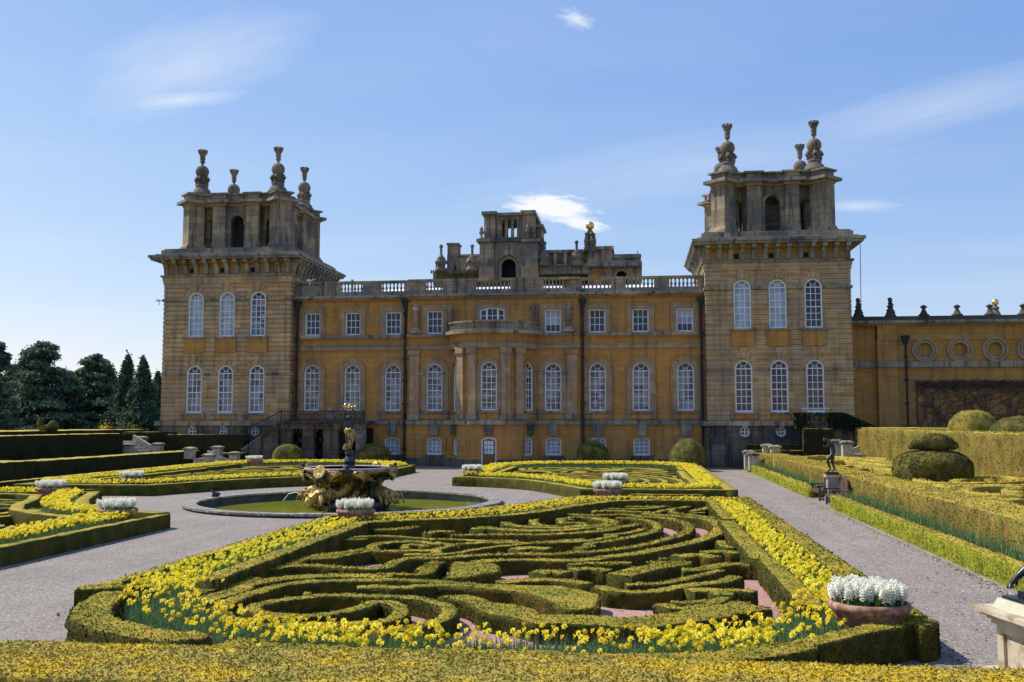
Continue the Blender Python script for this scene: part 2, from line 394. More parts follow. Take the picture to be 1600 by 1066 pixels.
class MB:
    def __init__(s): s.v = []; s.f = []; s.xf = None
    def add(s, vs, fs):
        b = len(s.v)
        if s.xf: vs = [tuple(s.xf @ Vector(p)) for p in vs]
        s.v += [tuple(p) for p in vs]; s.f += [tuple(i + b for i in f) for f in fs]
        return s
    def box(s, x0, x1, y0, y1, z0, z1):
        v = [(x0, y0, z0), (x1, y0, z0), (x1, y1, z0), (x0, y1, z0), (x0, y0, z1), (x1, y0, z1), (x1, y1, z1), (x0, y1, z1)]
        return s.add(v, [(3, 2, 1, 0), (4, 5, 6, 7), (0, 1, 5, 4), (1, 2, 6, 5), (2, 3, 7, 6), (3, 0, 4, 7)])
    def frust(s, cx, cy, z0, z1, a0, b0, a1, b1):
        v = [(cx - a0, cy - b0, z0), (cx + a0, cy - b0, z0), (cx + a0, cy + b0, z0), (cx - a0, cy + b0, z0),
             (cx - a1, cy - b1, z1), (cx + a1, cy - b1, z1), (cx + a1, cy + b1, z1), (cx - a1, cy + b1, z1)]
        return s.add(v, [(3, 2, 1, 0), (4, 5, 6, 7), (0, 1, 5, 4), (1, 2, 6, 5), (2, 3, 7, 6), (3, 0, 4, 7)])
    def extr(s, poly, z0, z1):                 # plan polygon raised from z0 to z1
        n = len(poly)
        v = [(x, y, z0) for x, y in poly] + [(x, y, z1) for x, y in poly]
        s.add(v, [tuple(range(n))[::-1], tuple(range(n, 2 * n))] + [(i, (i + 1) % n, n + (i + 1) % n, n + i) for i in range(n)])
        return s
    def prism(s, poly, y0, y1):                # elevation polygon (x,z) between two depths
        n = len(poly)
        v = [(x, y0, z) for x, z in poly] + [(x, y1, z) for x, z in poly]
        s.add(v, [tuple(range(n)), tuple(range(n, 2 * n))[::-1]] + [((i + 1) % n, i, n + i, n + (i + 1) % n) for i in range(n)])
        return s
    def lathe(s, prof, cx=0, cy=0, cz=0, n=16, sx=1.0, sy=1.0):
        v = []; f = []
        for r, z in prof:
            for k in range(n):
                a = 2 * PI * k / n
                v.append((cx + r * math.cos(a) * sx, cy + r * math.sin(a) * sy, cz + z))
        for i in range(len(prof) - 1):
            for k in range(n):
                f.append((i * n + k, i * n + (k + 1) % n, (i + 1) * n + (k + 1) % n, (i + 1) * n + k))
        f.append(tuple(range(n))[::-1]); f.append(tuple((len(prof) - 1) * n + k for k in range(n)))
        return s.add(v, f)
    def tube(s, pts, r, n=6, taper=None):
        pts = [Vector(p) for p in pts]; v = []; f = []
        rr = r if isinstance(r, (list, tuple)) else [r] * len(pts)
        for i, p in enumerate(pts):
            d = (pts[min(i + 1, len(pts) - 1)] - pts[max(i - 1, 0)])
            d = d.normalized() if d.length > 1e-9 else Vector((0, 0, 1))
            a = d.cross(Vector((0, 0, 1)))
            if a.length < 0.05: a = d.cross(Vector((0, 1, 0)))
            a.normalize(); b = d.cross(a)
            for k in range(n):
                t = 2 * PI * k / n
                v.append(p + (a * math.cos(t) + b * math.sin(t)) * rr[i])
        for i in range(len(pts) - 1):
            for k in range(n):
                f.append((i * n + k, i * n + (k + 1) % n, (i + 1) * n + (k + 1) % n, (i + 1) * n + k))
        f.append(tuple(range(n))[::-1]); f.append(tuple((len(pts) - 1) * n + k for k in range(n)))
        return s.add([tuple(p) for p in v], f)
    def ball(s, c, r, n=12, m=8, sz=1.0):
        prof = [(max(1e-3, r * math.sin(PI * i / m)), -r * sz * math.cos(PI * i / m)) for i in range(m + 1)]
        return s.lathe(prof, c[0], c[1], c[2], n)
    def mesh(s, name, m, smooth=False):
        me = bpy.data.meshes.new(name)
        me.from_pydata(s.v, [], s.f)
        me.materials.append(m)
        if smooth:
            me.polygons.foreach_set('use_smooth', [True] * len(me.polygons))
        me.update()
        return me
    def part(s, name, m, parent, smooth=False, loc=None, label=None):
        o = bpy.data.objects.new(name, s.mesh(name, m, smooth))
        link(o, parent, loc)
        if label: o['label'] = label
        return o
    def top(s, name, m, label=None, cat=None, group=None, kind=None, smooth=False):
        # own top-level object, origin moved to its base
        if kind != 'structure' and kind != 'stuff':
            a = np.array(s.v); c = ((a[:, 0].min() + a[:, 0].max()) / 2, (a[:, 1].min() + a[:, 1].max()) / 2, a[:, 2].min())
            s.v = [(x - c[0], y - c[1], z - c[2]) for x, y, z in s.v]
        else:
            c = (0, 0, 0)
        o = bpy.data.objects.new(name, s.mesh(name, m, smooth)); o.location = c
        W[o] = Vector(c)
        COL.objects.link(o)
        return tag(o, label, cat, group, kind)
def inst(name, me, parent=None, loc=(0, 0, 0), rotz=0.0, scale=None):
    o = bpy.data.objects.new(name, me)
    COL.objects.link(o)
    if parent is not None:
        o.parent = parent
        o.location = Vector(loc) - W.get(parent, Vector((0, 0, 0)))
    else:
        o.location = loc
    if rotz == 0.0 and scale is None: W[o] = Vector(loc)
    o.rotation_euler = (0, 0, rotz)
    if scale: o.scale = (scale,) * 3 if not isinstance(scale, (tuple, list)) else scale
    return o
def sub(name, me, parent):                   # sub-part sharing its parent's frame
    o = bpy.data.objects.new(name, me); COL.objects.link(o); o.parent = parent
    return o
def shade_smooth_by(me, ang=0.6):
    me.polygons.foreach_set('use_smooth', [True] * len(me.polygons))

def vnoise(P, scale, seed=0):
    Q = P * scale + seed * 17.3
    I = np.floor(Q).astype(np.int64); T = Q - I; T = T * T * (3 - 2 * T)
    def h(a, b, c):
        n = (a * 73856093) ^ (b * 19349663) ^ (c * 83492791)
        n = (n ^ (n >> 13)) * 1274126177 & 0x7fffffff
        return (n % 10007) / 10007.0
    r = 0
    for dx in (0, 1):
        for dy in (0, 1):
            for dz in (0, 1):
                w = (T[:, 0] if dx else 1 - T[:, 0]) * (T[:, 1] if dy else 1 - T[:, 1]) * (T[:, 2] if dz else 1 - T[:, 2])
                r = r + w * h(I[:, 0] + dx, I[:, 1] + dy, I[:, 2] + dz)
    return r * 2 - 1
# ================================================================== PALACE
def outline(w, z0, z1, kind='arch', n=12, rise=0.18):
    h = w / 2
    if kind == 'rect':
        return [(-h, z0), (-h, z1), (h, z1), (h, z0)]
    if kind == 'round':
        r = (z1 - z0) / 2; c = (z0 + z1) / 2
        return [(r * math.cos(a), c + r * math.sin(a)) for a in [(-PI / 2 - 2 * PI * k / 20) for k in range(20)]]
    if kind == 'arch':
        sp = z1 - h
        pts = [(-h * math.cos(PI * k / n), sp + h * math.sin(PI * k / n)) for k in range(n + 1)]
    else:
        R = (h * h + rise * rise) / (2 * rise); a0 = math.asin(h / R); cz = z1 - R
        pts = [(R * math.sin(-a0 + 2 * a0 * k / n), cz + R * math.cos(-a0 + 2 * a0 * k / n)) for k in range(n + 1)]
    return [(-h, z0)] + pts + [(h, z0)]

def ring(mb, outer, inner, y0, y1, closed=True):
    n = len(outer)
    v = [(x, y0, z) for x, z in outer] + [(x, y0, z) for x, z in inner] + [(x, y1, z) for x, z in outer] + [(x, y1, z) for x, z in inner]
    f = []
    rng = range(n) if closed else range(n - 1)
    for i in rng:
        j = (i + 1) % n
        f += [(i, j, n + j, n + i), (2 * n + j, 2 * n + i, 3 * n + i, 3 * n + j),
              (n + i, n + j, 3 * n + j, 3 * n + i), (j, i, 2 * n + i, 2 * n + j)]
    if not closed:
        f += [(0, n, 3 * n, 2 * n), (n - 1, 2 * n + n - 1, 3 * n + n - 1, 2 * n - 1)]
    mb.add(v, f)

def wall_band(mb, u0, u1, z0, z1, holes, depth=0.35, side=None):
    """holes: (uc, w, zb, zt, kind)"""
    def P(u, d, z): return (u, d, z)
    def q(a, b, c, d): mb.add([a, b, c, d], [(0, 1, 2, 3)])
    cur = u0
    for uc, w, zb, zt, kind in sorted(holes):
        l, r = uc - w / 2, uc + w / 2
        if l > cur: q(P(cur, 0, z0), P(l, 0, z0), P(l, 0, z1), P(cur, 0, z1))
        if zb > z0: q(P(l, 0, z0), P(r, 0, z0), P(r, 0, zb), P(l, 0, zb))
        o = [(uc + x, z) for x, z in outline(w, zb, zt, kind)]
        for i in range(1, len(o) - 2):
            a, b = o[i], o[i + 1]
            if b[0] - a[0] > 1e-6:
                q(P(a[0], 0, a[1]), P(b[0], 0, b[1]), P(b[0], 0, z1), P(a[0], 0, z1))
        n = len(o)
        for i in range(n):
            a, b = o[i], o[(i + 1) % n]
            q(P(a[0], 0, a[1]), P(a[0], depth, a[1]), P(b[0], depth, b[1]), P(b[0], 0, b[1]))
        cur = r
    if cur < u1: q(P(cur, 0, z0), P(u1, 0, z0), P(u1, 0, z1), P(cur, 0, z1))

_wc = {}
def win_meshes(w, h, kind, cols, rows, t=0.11, mull=None):
    key = (round(w, 2), round(h, 2), kind, cols, rows, mull)
    if key in _wc: return _wc[key]
    out = {}
    o = outline(w, 0, h, kind); i = outline(w - 2 * t, t, h - t, kind)
    fr = MB(); ring(fr, o, i, 0.0, 0.14)
    if kind != 'round':
        fr.box(-w / 2 - 0.03, w / 2 + 0.03, -0.06, 0.14, -0.06, 0.0)
    bars = MB()
    iw = w - 2 * t; R = iw / 2
    bt = 0.044
    if kind == 'arch':
        sp = h - w / 2
        for c in range(1, cols):
            x = -iw / 2 + iw * c / cols
            bars.box(x - bt / 2, x + bt / 2, 0.05, 0.09, t, sp)
        for r in range(1, rows + 1):
            z = t + (sp - t) * r / rows
            b = bt * (1.6 if r in (rows, rows // 2) else 1)
            bars.box(-iw / 2, iw / 2, 0.045, 0.095, z - b / 2, z + b / 2)
        ri = R * 0.36
        pts = [(ri * math.cos(PI * k / 8), 0.07, sp + ri * math.sin(PI * k / 8)) for k in range(9)]
        bars.tube(pts, bt * 0.6, 4)
        for a in (60, 120, 20, 160) if False else (58, 122):
            a = math.radians(a)
            bars.tube([(ri * math.cos(a), 0.07, sp + ri * math.sin(a)), (R * math.cos(a), 0.07, sp + R * math.sin(a))], bt * 0.6, 4)
    elif kind == 'round':
        c = h / 2
        bars.box(-bt, bt, 0.05, 0.09, t, h - t); bars.box(-R, R, 0.05, 0.09, c - bt, c + bt)
    else:
        for c in range(1, cols):
            x = -iw / 2 + iw * c / cols
            b = bt * (3.2 if mull and c in mull else 1)
            bars.box(x - b / 2, x + b / 2, 0.045, 0.095, t, h - t)
        for r in range(1, rows):
            z = t + (h - 2 * t) * r / rows
            bars.box(-iw / 2, iw / 2, 0.05, 0.09, z - bt / 2, z + bt / 2)
    # panes: one leaf of glass per light, each set at a very slightly different angle
    gl = MB()
    rs = random.Random(int(w * 100 + h * 10))
    nr = rows if kind != 'arch' else rows
    top = (h - w / 2) if kind == 'arch' else h - t
    if kind == 'round':
        ii = outline(w - 2 * t, t, h - t, kind); gl.add([(x, 0.08, z) for x, z in ii], [tuple(range(len(ii)))])
    else:
        for c in range(cols):
            for r in range(rows):
                x0 = -iw / 2 + iw * c / cols; x1 = x0 + iw / cols
                z0 = t + (top - t) * r / rows; z1 = t + (top - t) * (r + 1) / rows
                a, b = rs.uniform(-.004, .004), 0
                b = a
                gl.add([(x0, 0.08 + a, z0), (x1, 0.08 - a, z0), (x1, 0.08 - b, z1), (x0, 0.08 + b, z1)], [(0, 1, 2, 3)])
        if kind == 'arch':
            sp = top
            pts = [(R * math.cos(PI * k / 10), 0.08, sp + R * math.sin(PI * k / 10)) for k in range(11)]
            gl.add(pts, [tuple(range(11))])
    bl = MB(); blt = MB()
    if kind == 'arch':
        bl.add([(-w / 2, 0.3, 0), (w / 2, 0.3, 0), (w / 2, 0.3, h - w / 2), (-w / 2, 0.3, h - w / 2)], [(0, 1, 2, 3)])
        blt.add([(-w / 2, 0.3, h - w / 2), (w / 2, 0.3, h - w / 2), (w / 2, 0.3, h), (-w / 2, 0.3, h)], [(0, 1, 2, 3)])
    else:
        if kind == 'rect':
            zs_ = h * 0.36
            bl.add([(-w / 2, 0.3, zs_), (w / 2, 0.3, zs_), (w / 2, 0.3, h), (-w / 2, 0.3, h)], [(0, 1, 2, 3)])
            blt.add([(-w / 2, 0.32, 0), (w / 2, 0.32, 0), (w / 2, 0.32, zs_), (-w / 2, 0.32, zs_)], [(0, 1, 2, 3)])
        else:
            bl.add([(-w / 2, 0.3, 0), (w / 2, 0.3, 0), (w / 2, 0.3, h), (-w / 2, 0.3, h)], [(0, 1, 2, 3)])
            blt = None
    out = {'frame': fr.mesh('window', WHITE), 'bars': bars.mesh('glazing_bars', WHITE), 'glass': gl.mesh('glass', GLASS), 'bl': bl, 'blt': blt, 'blinds': {}}
    _wc[key] = out
    return out
def window(parent, x, y, z0, z1, w, kind, cols, rows, blind, rotz=0.0, darktop=True, mull=None, name='window'):
    m = win_meshes(w, z1 - z0, kind, cols, rows, mull=mull)
    o = bpy.data.objects.new(name, m['frame']); COL.objects.link(o); o.parent = parent
    o.location = Vector((x, y, z0)) - W[parent]; o.rotation_euler = (0, 0, rotz)
    sub('glazing_bars', m['bars'], o)
    g = sub('glass', m['glass'], o); g['kind'] = 'stuff'
    for k, b, key in (('blind', m['bl'], blind), ('blind_top', m['blt'], 'dark' if darktop else blind)):
        if b is None: continue
        kk = (k, key)
        if kk not in m['blinds']: m['blinds'][kk] = b.mesh('blind', BLINDS[key])
        sub('blind' if k == 'blind' else 'dark_opening', m['blinds'][kk], o)
    return o
_sc = {}
def surround(parent, x, y, z0, z1, w, kind, wid, proud=0.10, rotz=0.0, m=None, name='window_surround'):
    key = (round(w, 2), round(z1 - z0, 2), kind, wid, proud, (m or SURR).name)
    if key not in _sc:
        mb = MB(); h = z1 - z0
        o = outline(w + 2 * wid, 0, h + wid, kind); i = outline(w, 0, h, kind)
        ring(mb, o, i, -proud, 0.02, closed=False)
        o2 = outline(w + 2 * wid + .08, 0, h + wid + .04, kind); i2 = outline(w + 2 * wid - .12, 0, h + wid - .06, kind)
        ring(mb, o2, i2, -proud - .05, -proud + .005, closed=False)
        _sc[key] = mb.mesh(name, m or SURR)
    o = bpy.data.objects.new(name, _sc[key]); COL.objects.link(o); o.parent = parent
    o.location = Vector((x, y, z0)) - W[parent]; o.rotation_euler = (0, 0, rotz)
    return o

# ------------------------------------------------------------------ main range
YF = 76.0; YC = 75.6; BX = -10.8
XL0, XL1, XR0, XR1 = -26.75, -17.55, -4.15, 5.25
rng_ = thing('palace_range', 'long golden stone palace front with round bow, balustrade and three rows of white sash windows', 'palace', (BX, YF, 0))
BIGL = [-25.33, -22.05, -18.8]; BIGR = [-2.84, 0.45, 3.78]; BIGC = [-15.4, -6.2]
UP = {-25.33: 'dark', -22.05: 'dark', -18.8: 'dark', -15.4: 'dark', -6.2: 'white', -2.84: 'dark', 0.45: 'dark', 3.78: 'white'}
LOWC = {-25.33: 'cream', -22.05: 'cream', -18.8: 'grey', -15.4: 'grey', -6.2: 'grey', -2.84: 'grey', 0.45: 'grey', 3.78: 'grey'}
def front(y, z0, z1, u0, u1, holes, name='wall', m=GOLD, depth=0.4):
    mb = MB(); mb.xf = Matrix.Translation((0, y, 0))
    wall_band(mb, u0, u1, z0, z1, holes, depth)
    return mb.part(name, m, rng_)
WB, WM, WU = (0.86, 2.22), (4.23, 7.89), (10.19, 12.0)
for (u0, u1, y, xs) in ((XL0, XL1, YF, BIGL), (XR0, XR1, YF, BIGR), (XL1, BX - 3.1, YC, [-15.4]), (BX + 3.1, XR0, YC, [-6.2])):
    front(y, -0.3, 3.2, u0, u1, [(x, 1.22, *WB, 'seg') for x in xs if x > -20], 'basement_wall', GOLD)
    front(y, 3.45, 8.97, u0, u1, [(x, 1.30, *WM, 'arch') for x in xs])
    front(y, 8.97, 9.9, u0, u1, [])
for (u0, u1, y, xs) in ((XL0, XL1, YF, BIGL), (XR0, XR1, YF, BIGR), (XL1, XR0, YC, BIGC)):
    hs = [(x, 1.26, *WU, 'rect') for x in xs]
    if y == YC: hs.append((BX - 0.1, 1.95, 10.4, 12.2, 'seg'))
    front(y, 10.1, 12.9, u0, u1, hs, 'attic_wall')
for y0, x in ((YC, XL1), (YC, XR0)):
    MB().box(x - .01, x + .01, YC, YF + .1, -.3, 13.0).part('return_wall', GOLD, rng_)
MB().box(XL0, XR1, YF + .8, YF + 9, 0, 13.25).part('inner_core', DARKIN, rng_)
for x in BIGL + BIGC + BIGR:
    y = YC if x in BIGC else YF
    window(rng_, x, y + .13, *WM, 1.30, 'arch', 3, 6, LOWC[x])
    if x in BIGC:
        surround(rng_, x, y, 4.23, 7.89, 1.30, 'arch', 0.42, 0.08, name='arch_surround')
        for s in (-1, 1):
            MB().box(x + s * 1.02 - .42, x + s * 1.02 + .42, y - .16, y + .02, 7.0, 7.22).part('impost', TRIM, rng_)
            MB().box(x + s * 0.98 - .3, x + s * 0.98 + .3, y - .07, y + .02, 4.23, 7.0).part('impost_pier', GOLD, rng_)
    else:
        surround(rng_, x, y, 4.23, 7.89, 1.30, 'arch', 0.40)
    window(rng_, x, y + .12, *WU, 1.26, 'rect', 3, 3, UP[x])
    surround(rng_, x, y, 10.19, 12.0, 1.26, 'rect', 0.36)
    # main sill with its panel and brackets
    MB().box(x - 1.12, x + 1.12, y - .28, y + .02, 4.05, 4.19).part('sill', TRIM, rng_)
    MB().box(x - .9, x + .9, y - .12, y + .02, 3.62, 4.05).part('sill_panel', GOLD, rng_)
    for s in (-1, 1):
        MB().prism([(x + s * .98 - .1, 3.6), (x + s * .98 + .1, 3.6), (x + s * .98 + .1, 4.05), (x + s * .98 - .1, 4.05)], y - .2, y + .02).part('sill_bracket', TRIM, rng_)
    if x > -20:
        window(rng_, x, y + .16, *WB, 1.22, 'seg', 3, 4, 'white', darktop=True)
        surround(rng_, x, y, 0.86, 2.22, 1.22, 'seg', 0.26, 0.06, m=GOLD)
        MB().prism([(x - .28, 2.35), (x + .28, 2.35), (x + .36, 3.16), (x - .36, 3.16)], y - .24, y + .02).part('keystone', TRIM, rng_)
        MB().box(x - .8, x + .8, y - .18, y + .02, .66, .84).part('basement_sill', BASEST, rng_)
# the three-light window over the bow
window(rng_, BX - 0.1, YC + .12, 10.4, 12.2, 1.95, 'seg', 4, 3, 'dark', mull=(1, 3))
surround(rng_, BX - .1, YC, 10.4, 12.2, 1.95, 'seg', 0.33, 0.08)
# running mouldings, butted between the towers
def course(name, z0, z1, proj, m, segs=None, dent=False):
    for (u0, u1, y) in segs or ((XL0, XL1, YF), (XL1, XR0, YC), (XR0, XR1, YF)):
        MB().box(u0, u1, y - proj, y + .05, z0, z1).part(name, m, rng_)
lo = ((XL0, XL1, YF), (XL1, BX - 3.15, YC), (BX + 3.15, XR0, YC), (XR0, XR1, YF))
course('plinth', -0.3, 0.62, 0.14, BASEST, lo)
course('string_course', 3.18, 3.46, 0.20, TRIM, lo)
course('string_course', 3.46, 3.54, 0.11, TRIM, lo)
course('frieze_band', 8.97, 9.28, 0.09, SURR, lo)
course('frieze_moulding', 9.28, 9.34, 0.14, TRIM, lo)
course('upper_string', 9.84, 9.95, 0.12, GOLD, lo)
course('upper_string', 9.95, 10.17, 0.24, TRIM, lo)
course('cornice', 12.86, 12.97, 0.16, GOLD)
course('cornice', 12.97, 13.08, 0.34, TRIM)
course('cornice', 13.08, 13.26, 0.52, TRIM)
course('parapet_plinth', 13.26, 13.62, -0.06 + 0.12, TRIM)
mb = MB()
for k in range(64):
    u = XL1 + .1 + k * .208
    mb.box(u, u + .1, YC - .28, YC - .16, 12.86, 12.965)
o = mb.part('dentils', SURR, rng_); o['kind'] = 'stuff'
MB().box(XL0, XR1, YF + .4, YF + 10, 13.25, 13.3).part('roof', LEAD, rng_)
mb = MB(); mb.add([(-20.4, YF + 1.0, 13.32), (2.6, YF + 1.0, 13.32), (2.6, YF + 4.2, 14.42), (-20.4, YF + 4.2, 14.42), (-20.4, YF + 7.4, 13.32), (2.6, YF + 7.4, 13.32)], [(0, 1, 2, 3), (3, 2, 5, 4), (0, 3, 4), (1, 5, 2)]); mb.part('white_roof_sheet', WHITE, rng_)
# balustrade: solid dies between open bays of turned balusters (bay limits read off the photograph)
bays = [(467, 505), (531, 567), (595, 635), (667, 693), (745, 798), (850, 878), (910, 954), (978, 1022), (1046, 1090)]
bx = [(ony(a, 450, YF)[0], ony(b, 450, YF)[0]) for a, b in bays]
bal = MB(); bal.lathe([(.075, 0), (.075, .05), (.045, .07), (.055, .1), (.105, .2), (.095, .27), (.05, .4), (.042, .47), (.07, .5), (.05, .53), (.075, .56), (.075, .62)], n=8)
balme = bal.mesh('baluster', TRIM, True)
cur = XL0
nb = [7, 7, 7, 5, 9, 5, 7, 7, 7]
for (a, b), n in zip(bx, nb):
    yb = YC if XL1 < a < XR0 else YF
    MB().box(cur, a, yb - .05, yb + .3, 13.62, 14.3).part('parapet_die', BELV, rng_)
    for k in range(n):
        u = a + (b - a) * (k + .5) / n
        inst('baluster', balme, rng_, (u, yb + .12, 13.64))
    cur = b
MB().box(cur, XR1, YF - .05, YF + .3, 13.62, 14.3).part('parapet_die', BELV, rng_)
course('parapet_rail', 14.28, 14.47, 0.10, BELV)
for (u0, u1, y) in ((XL0, XL1, YF), (XL1, XR0, YC), (XR0, XR1, YF)):
    MB().box(u0, u1, y + .05, y + .36, 14.28, 14.47).part('parapet_rail', BELV, rng_)
    MB().box(u0, u1, y + .05, y + .36, 13.26, 13.62).part('parapet_plinth', TRIM, rng_)
# flat pilasters beside the bow
for x in (-16.95, -4.75):
    MB().box(x - .38, x + .38, YC - .22, YC + .02, 3.95, 8.55).part('pilaster', SURR, rng_)
    MB().box(x - .48, x + .48, YC - .32, YC + .02, 3.54, 3.95).part('pilaster_base', TRIM, rng_)
    MB().box(x - .48, x + .48, YC - .32, YC + .02, 8.55, 8.9).part('pilaster_capital', SURR, rng_)
# bow ------------------------------------------------------------
RB = 3.35; YB = 73.1 + RB
def bowxf(a):
    return Matrix.Translation((BX, YB, 0)) @ Matrix.Rotation(math.radians(a), 4, 'Z')
HA = 15.5; ch = RB * math.sin(math.radians(HA)); ap = RB * math.cos(math.radians(HA))
for a in (0, 62, -62):
    mb = MB(); mb.xf = bowxf(a) @ Matrix.Translation((0, -ap, 0))
    wall_band(mb, -ch, ch, 3.45, 9.0, [(0, 1.26, 4.23, 7.89, 'arch')], .35)
    mb.part('bow_wall', GOLD, rng_)
    mb = MB(); mb.xf = bowxf(a) @ Matrix.Translation((0, -ap, 0))
    hole = (0, 1.18, 0.02, 2.28, 'seg') if a == 0 else (0, 1.15, .86, 2.22, 'seg')
    wall_band(mb, -ch, ch, -.3, 3.2, [hole], .4)
    mb.part('bow_basement_wall', GOLD, rng_)
    c = bowxf(a) @ Vector((0, -ap + .12, 0)); s_ = bowxf(a) @ Vector((0, -ap, 0))
    window(rng_, c.x, c.y, 4.23, 7.89, 1.26, 'arch', 3, 6, 'cream', math.radians(a))
    surround(rng_, s_.x, s_.y, 4.23, 7.89, 1.26, 'arch', 0.22, .1, math.radians(a), name='arch_surround')
    for s in (-1, 1):
        mb = MB(); mb.xf = bowxf(a) @ Matrix.Translation((0, -ap, 0)); mb.box(s * .76 - .14, s * .76 + .14, -.16, .02, 6.98, 7.24); mb.part('impost', TRIM, rng_)
    mb = MB(); mb.xf = bowxf(a) @ Matrix.Translation((0, -ap, 0)); mb.box(-.85, .85, -.26, .02, 4.05, 4.19); mb.part('sill', TRIM, rng_)
    mb = MB(); mb.xf = bowxf(a) @ Matrix.Translation((0, -ap, 0)); mb.box(-.74, .74, -.1, .02, 3.58, 4.05); mb.part('sill_panel', GOLD, rng_)
    mb = MB(); mb.xf = bowxf(a) @ Matrix.Translation((0, -ap, 0)); mb.prism([(-.28, 2.42), (.28, 2.42), (.38, 3.16), (-.38, 3.16)], -.26, .02); mb.part('keystone', BASEST, rng_)
    if a: window(rng_, c.x, c.y, .86, 2.22, 1.15, 'seg', 3, 4, 'white', math.radians(a))
def arc_strip(mb, r0, a0, a1, z0, z1, r1=None, n=None):
    n = n or max(2, int(abs(a1 - a0) / 4))
    for k in range(n):
        t0, t1 = [math.radians(a0 + (a1 - a0) * j / n) for j in (k, k + 1)]
        o = [(BX + r0 * math.sin(t), YB - r0 * math.cos(t)) for t in (t0, t1)]
        if r1 is None:
            mb.add([(*o[0], z0), (*o[1], z0), (*o[1], z1), (*o[0], z1)], [(0, 1, 2, 3)])
        else:
            i = [(BX + r1 * math.sin(t), YB - r1 * math.cos(t)) for t in (t0, t1)]
            mb.add([(*o[0], z0), (*o[1], z0), (*i[1], z0), (*i[0], z0), (*o[0], z1), (*o[1], z1), (*i[1], z1), (*i[0], z1)],
                   [(3, 2, 1, 0), (4, 5, 6, 7), (0, 1, 5, 4), (2, 3, 7, 6)] + ([(0, 4, 7, 3)] if k == 0 else []) + ([(1, 2, 6, 5)] if k == n - 1 else []))
for a0, a1 in ((-84, -62 - HA), (-62 + HA, -HA), (HA, 62 - HA), (62 + HA, 84)):
    mb = MB(); arc_strip(mb, RB, a0, a1, 3.45, 9.0); mb.part('bow_wall', GOLD, rng_)
    mb = MB(); arc_strip(mb, RB, a0, a1, -.3, 3.2); mb.part('bow_basement_wall', GOLD, rng_)
for z0, z1, ro, m, nm in ((-.3, .62, .16, BASEST, 'plinth'), (3.18, 3.46, .22, TRIM, 'string_course'), (3.46, 3.56, .12, TRIM, 'string_course'),
                          (8.9, 9.3, .26, SURR, 'bow_entablature'), (9.3, 9.38, .32, TRIM, 'bow_moulding'), (9.38, 9.84, .22, GOLD, 'bow_frieze'),
                          (9.84, 9.96, .36, GOLD, 'bow_cornice'), (9.96, 10.2, .72, TRIM, 'bow_cornice'), (10.2, 10.32, .45, TRIM, 'bow_parapet'), (10.32, 10.8, .34, BELV, 'bow_parapet'), (10.8, 10.95, .46, BELV, 'bow_parapet_rail')):
    mb = MB()
    if nm == 'plinth':
        arc_strip(mb, RB + ro, -84, -10.5, z0, z1, RB - .1); mb.part(nm, m, rng_); mb = MB(); arc_strip(mb, RB + ro, 10.5, 84, z0, z1, RB - .1)
    else:
        arc_strip(mb, RB + ro, -84, 84, z0, z1, RB - .1, 40)
    mb.part(nm, m, rng_)
MB().extr([(BX + (RB + .2) * math.sin(math.radians(a)), YB - (RB + .2) * math.cos(math.radians(a))) for a in range(84, -85, -6)], 10.2, 10.24).part('bow_roof', LEAD, rng_)
mb = MB()
for a in range(-80, 81, 5):                 # running guilloche carved on the bow parapet
    t = math.radians(a); r = RB + .36
    c = Vector((BX + r * math.sin(t), YB - r * math.cos(t), 10.56))
    e1 = Vector((math.cos(t), math.sin(t), 0)); e2 = Vector((0, 0, 1))
    mb.tube([c + e1 * .13 * math.cos(q) + e2 * .17 * math.sin(q) for q in [PI * 2 * k / 10 + .4 for k in range(10)]], .03, 4)
o = mb.part('guilloche', TRIM, rng_); o['kind'] = 'stuff'
for a in (-40, -21, 21, 40, -82, 82):
    for nm, w, d0, z0, z1, m in (('pilaster', .34, .22, 3.95, 8.5, SURR), ('pilaster_base', .42, .30, 3.56, 3.95, TRIM), ('pilaster_capital', .42, .32, 8.5, 8.9, SURR)):
        mb = MB(); mb.xf = bowxf(a); mb.box(-w, w, -RB - d0, -RB + .1, z0, z1)
        mb.part(nm, m, rng_)
# garden door
dm = MB(); dm.box(-.46, .46, 0, .08, 0, 2.12)
d = dm.mesh('garden_door', DOORW)
dr = inst('garden_door', d, rng_, (BX, 73.1 + .32, 0.0))
fr = MB(); ring(fr, outline(1.18, 0, 2.26, 'seg'), outline(.94, 0, 2.13, 'seg', rise=.14), -.05, .12, closed=False)
sub('door_frame', fr.mesh('door_frame', WHITE), dr)
gl = MB()
for c in range(3):
    for r in range(3):
        x = -.36 + c * .245; z = 1.0 + r * .345
        gl.box(x, x + .21, -.012, -.004, z, z + .29)
sub('door_pane', gl.mesh('door_pane', BLINDS['white']), dr)
pn = MB()
for c in (-.36, .03): pn.box(c, c + .33, -.02, -.003, .15, .85)
sub('door_panel', pn.mesh('door_panel', DOORW), dr)
kb = MB(); kb.ball((.4, -.05, 1.0), .035, 8, 6); sub('door_handle', kb.mesh('door_handle', IRON), dr)
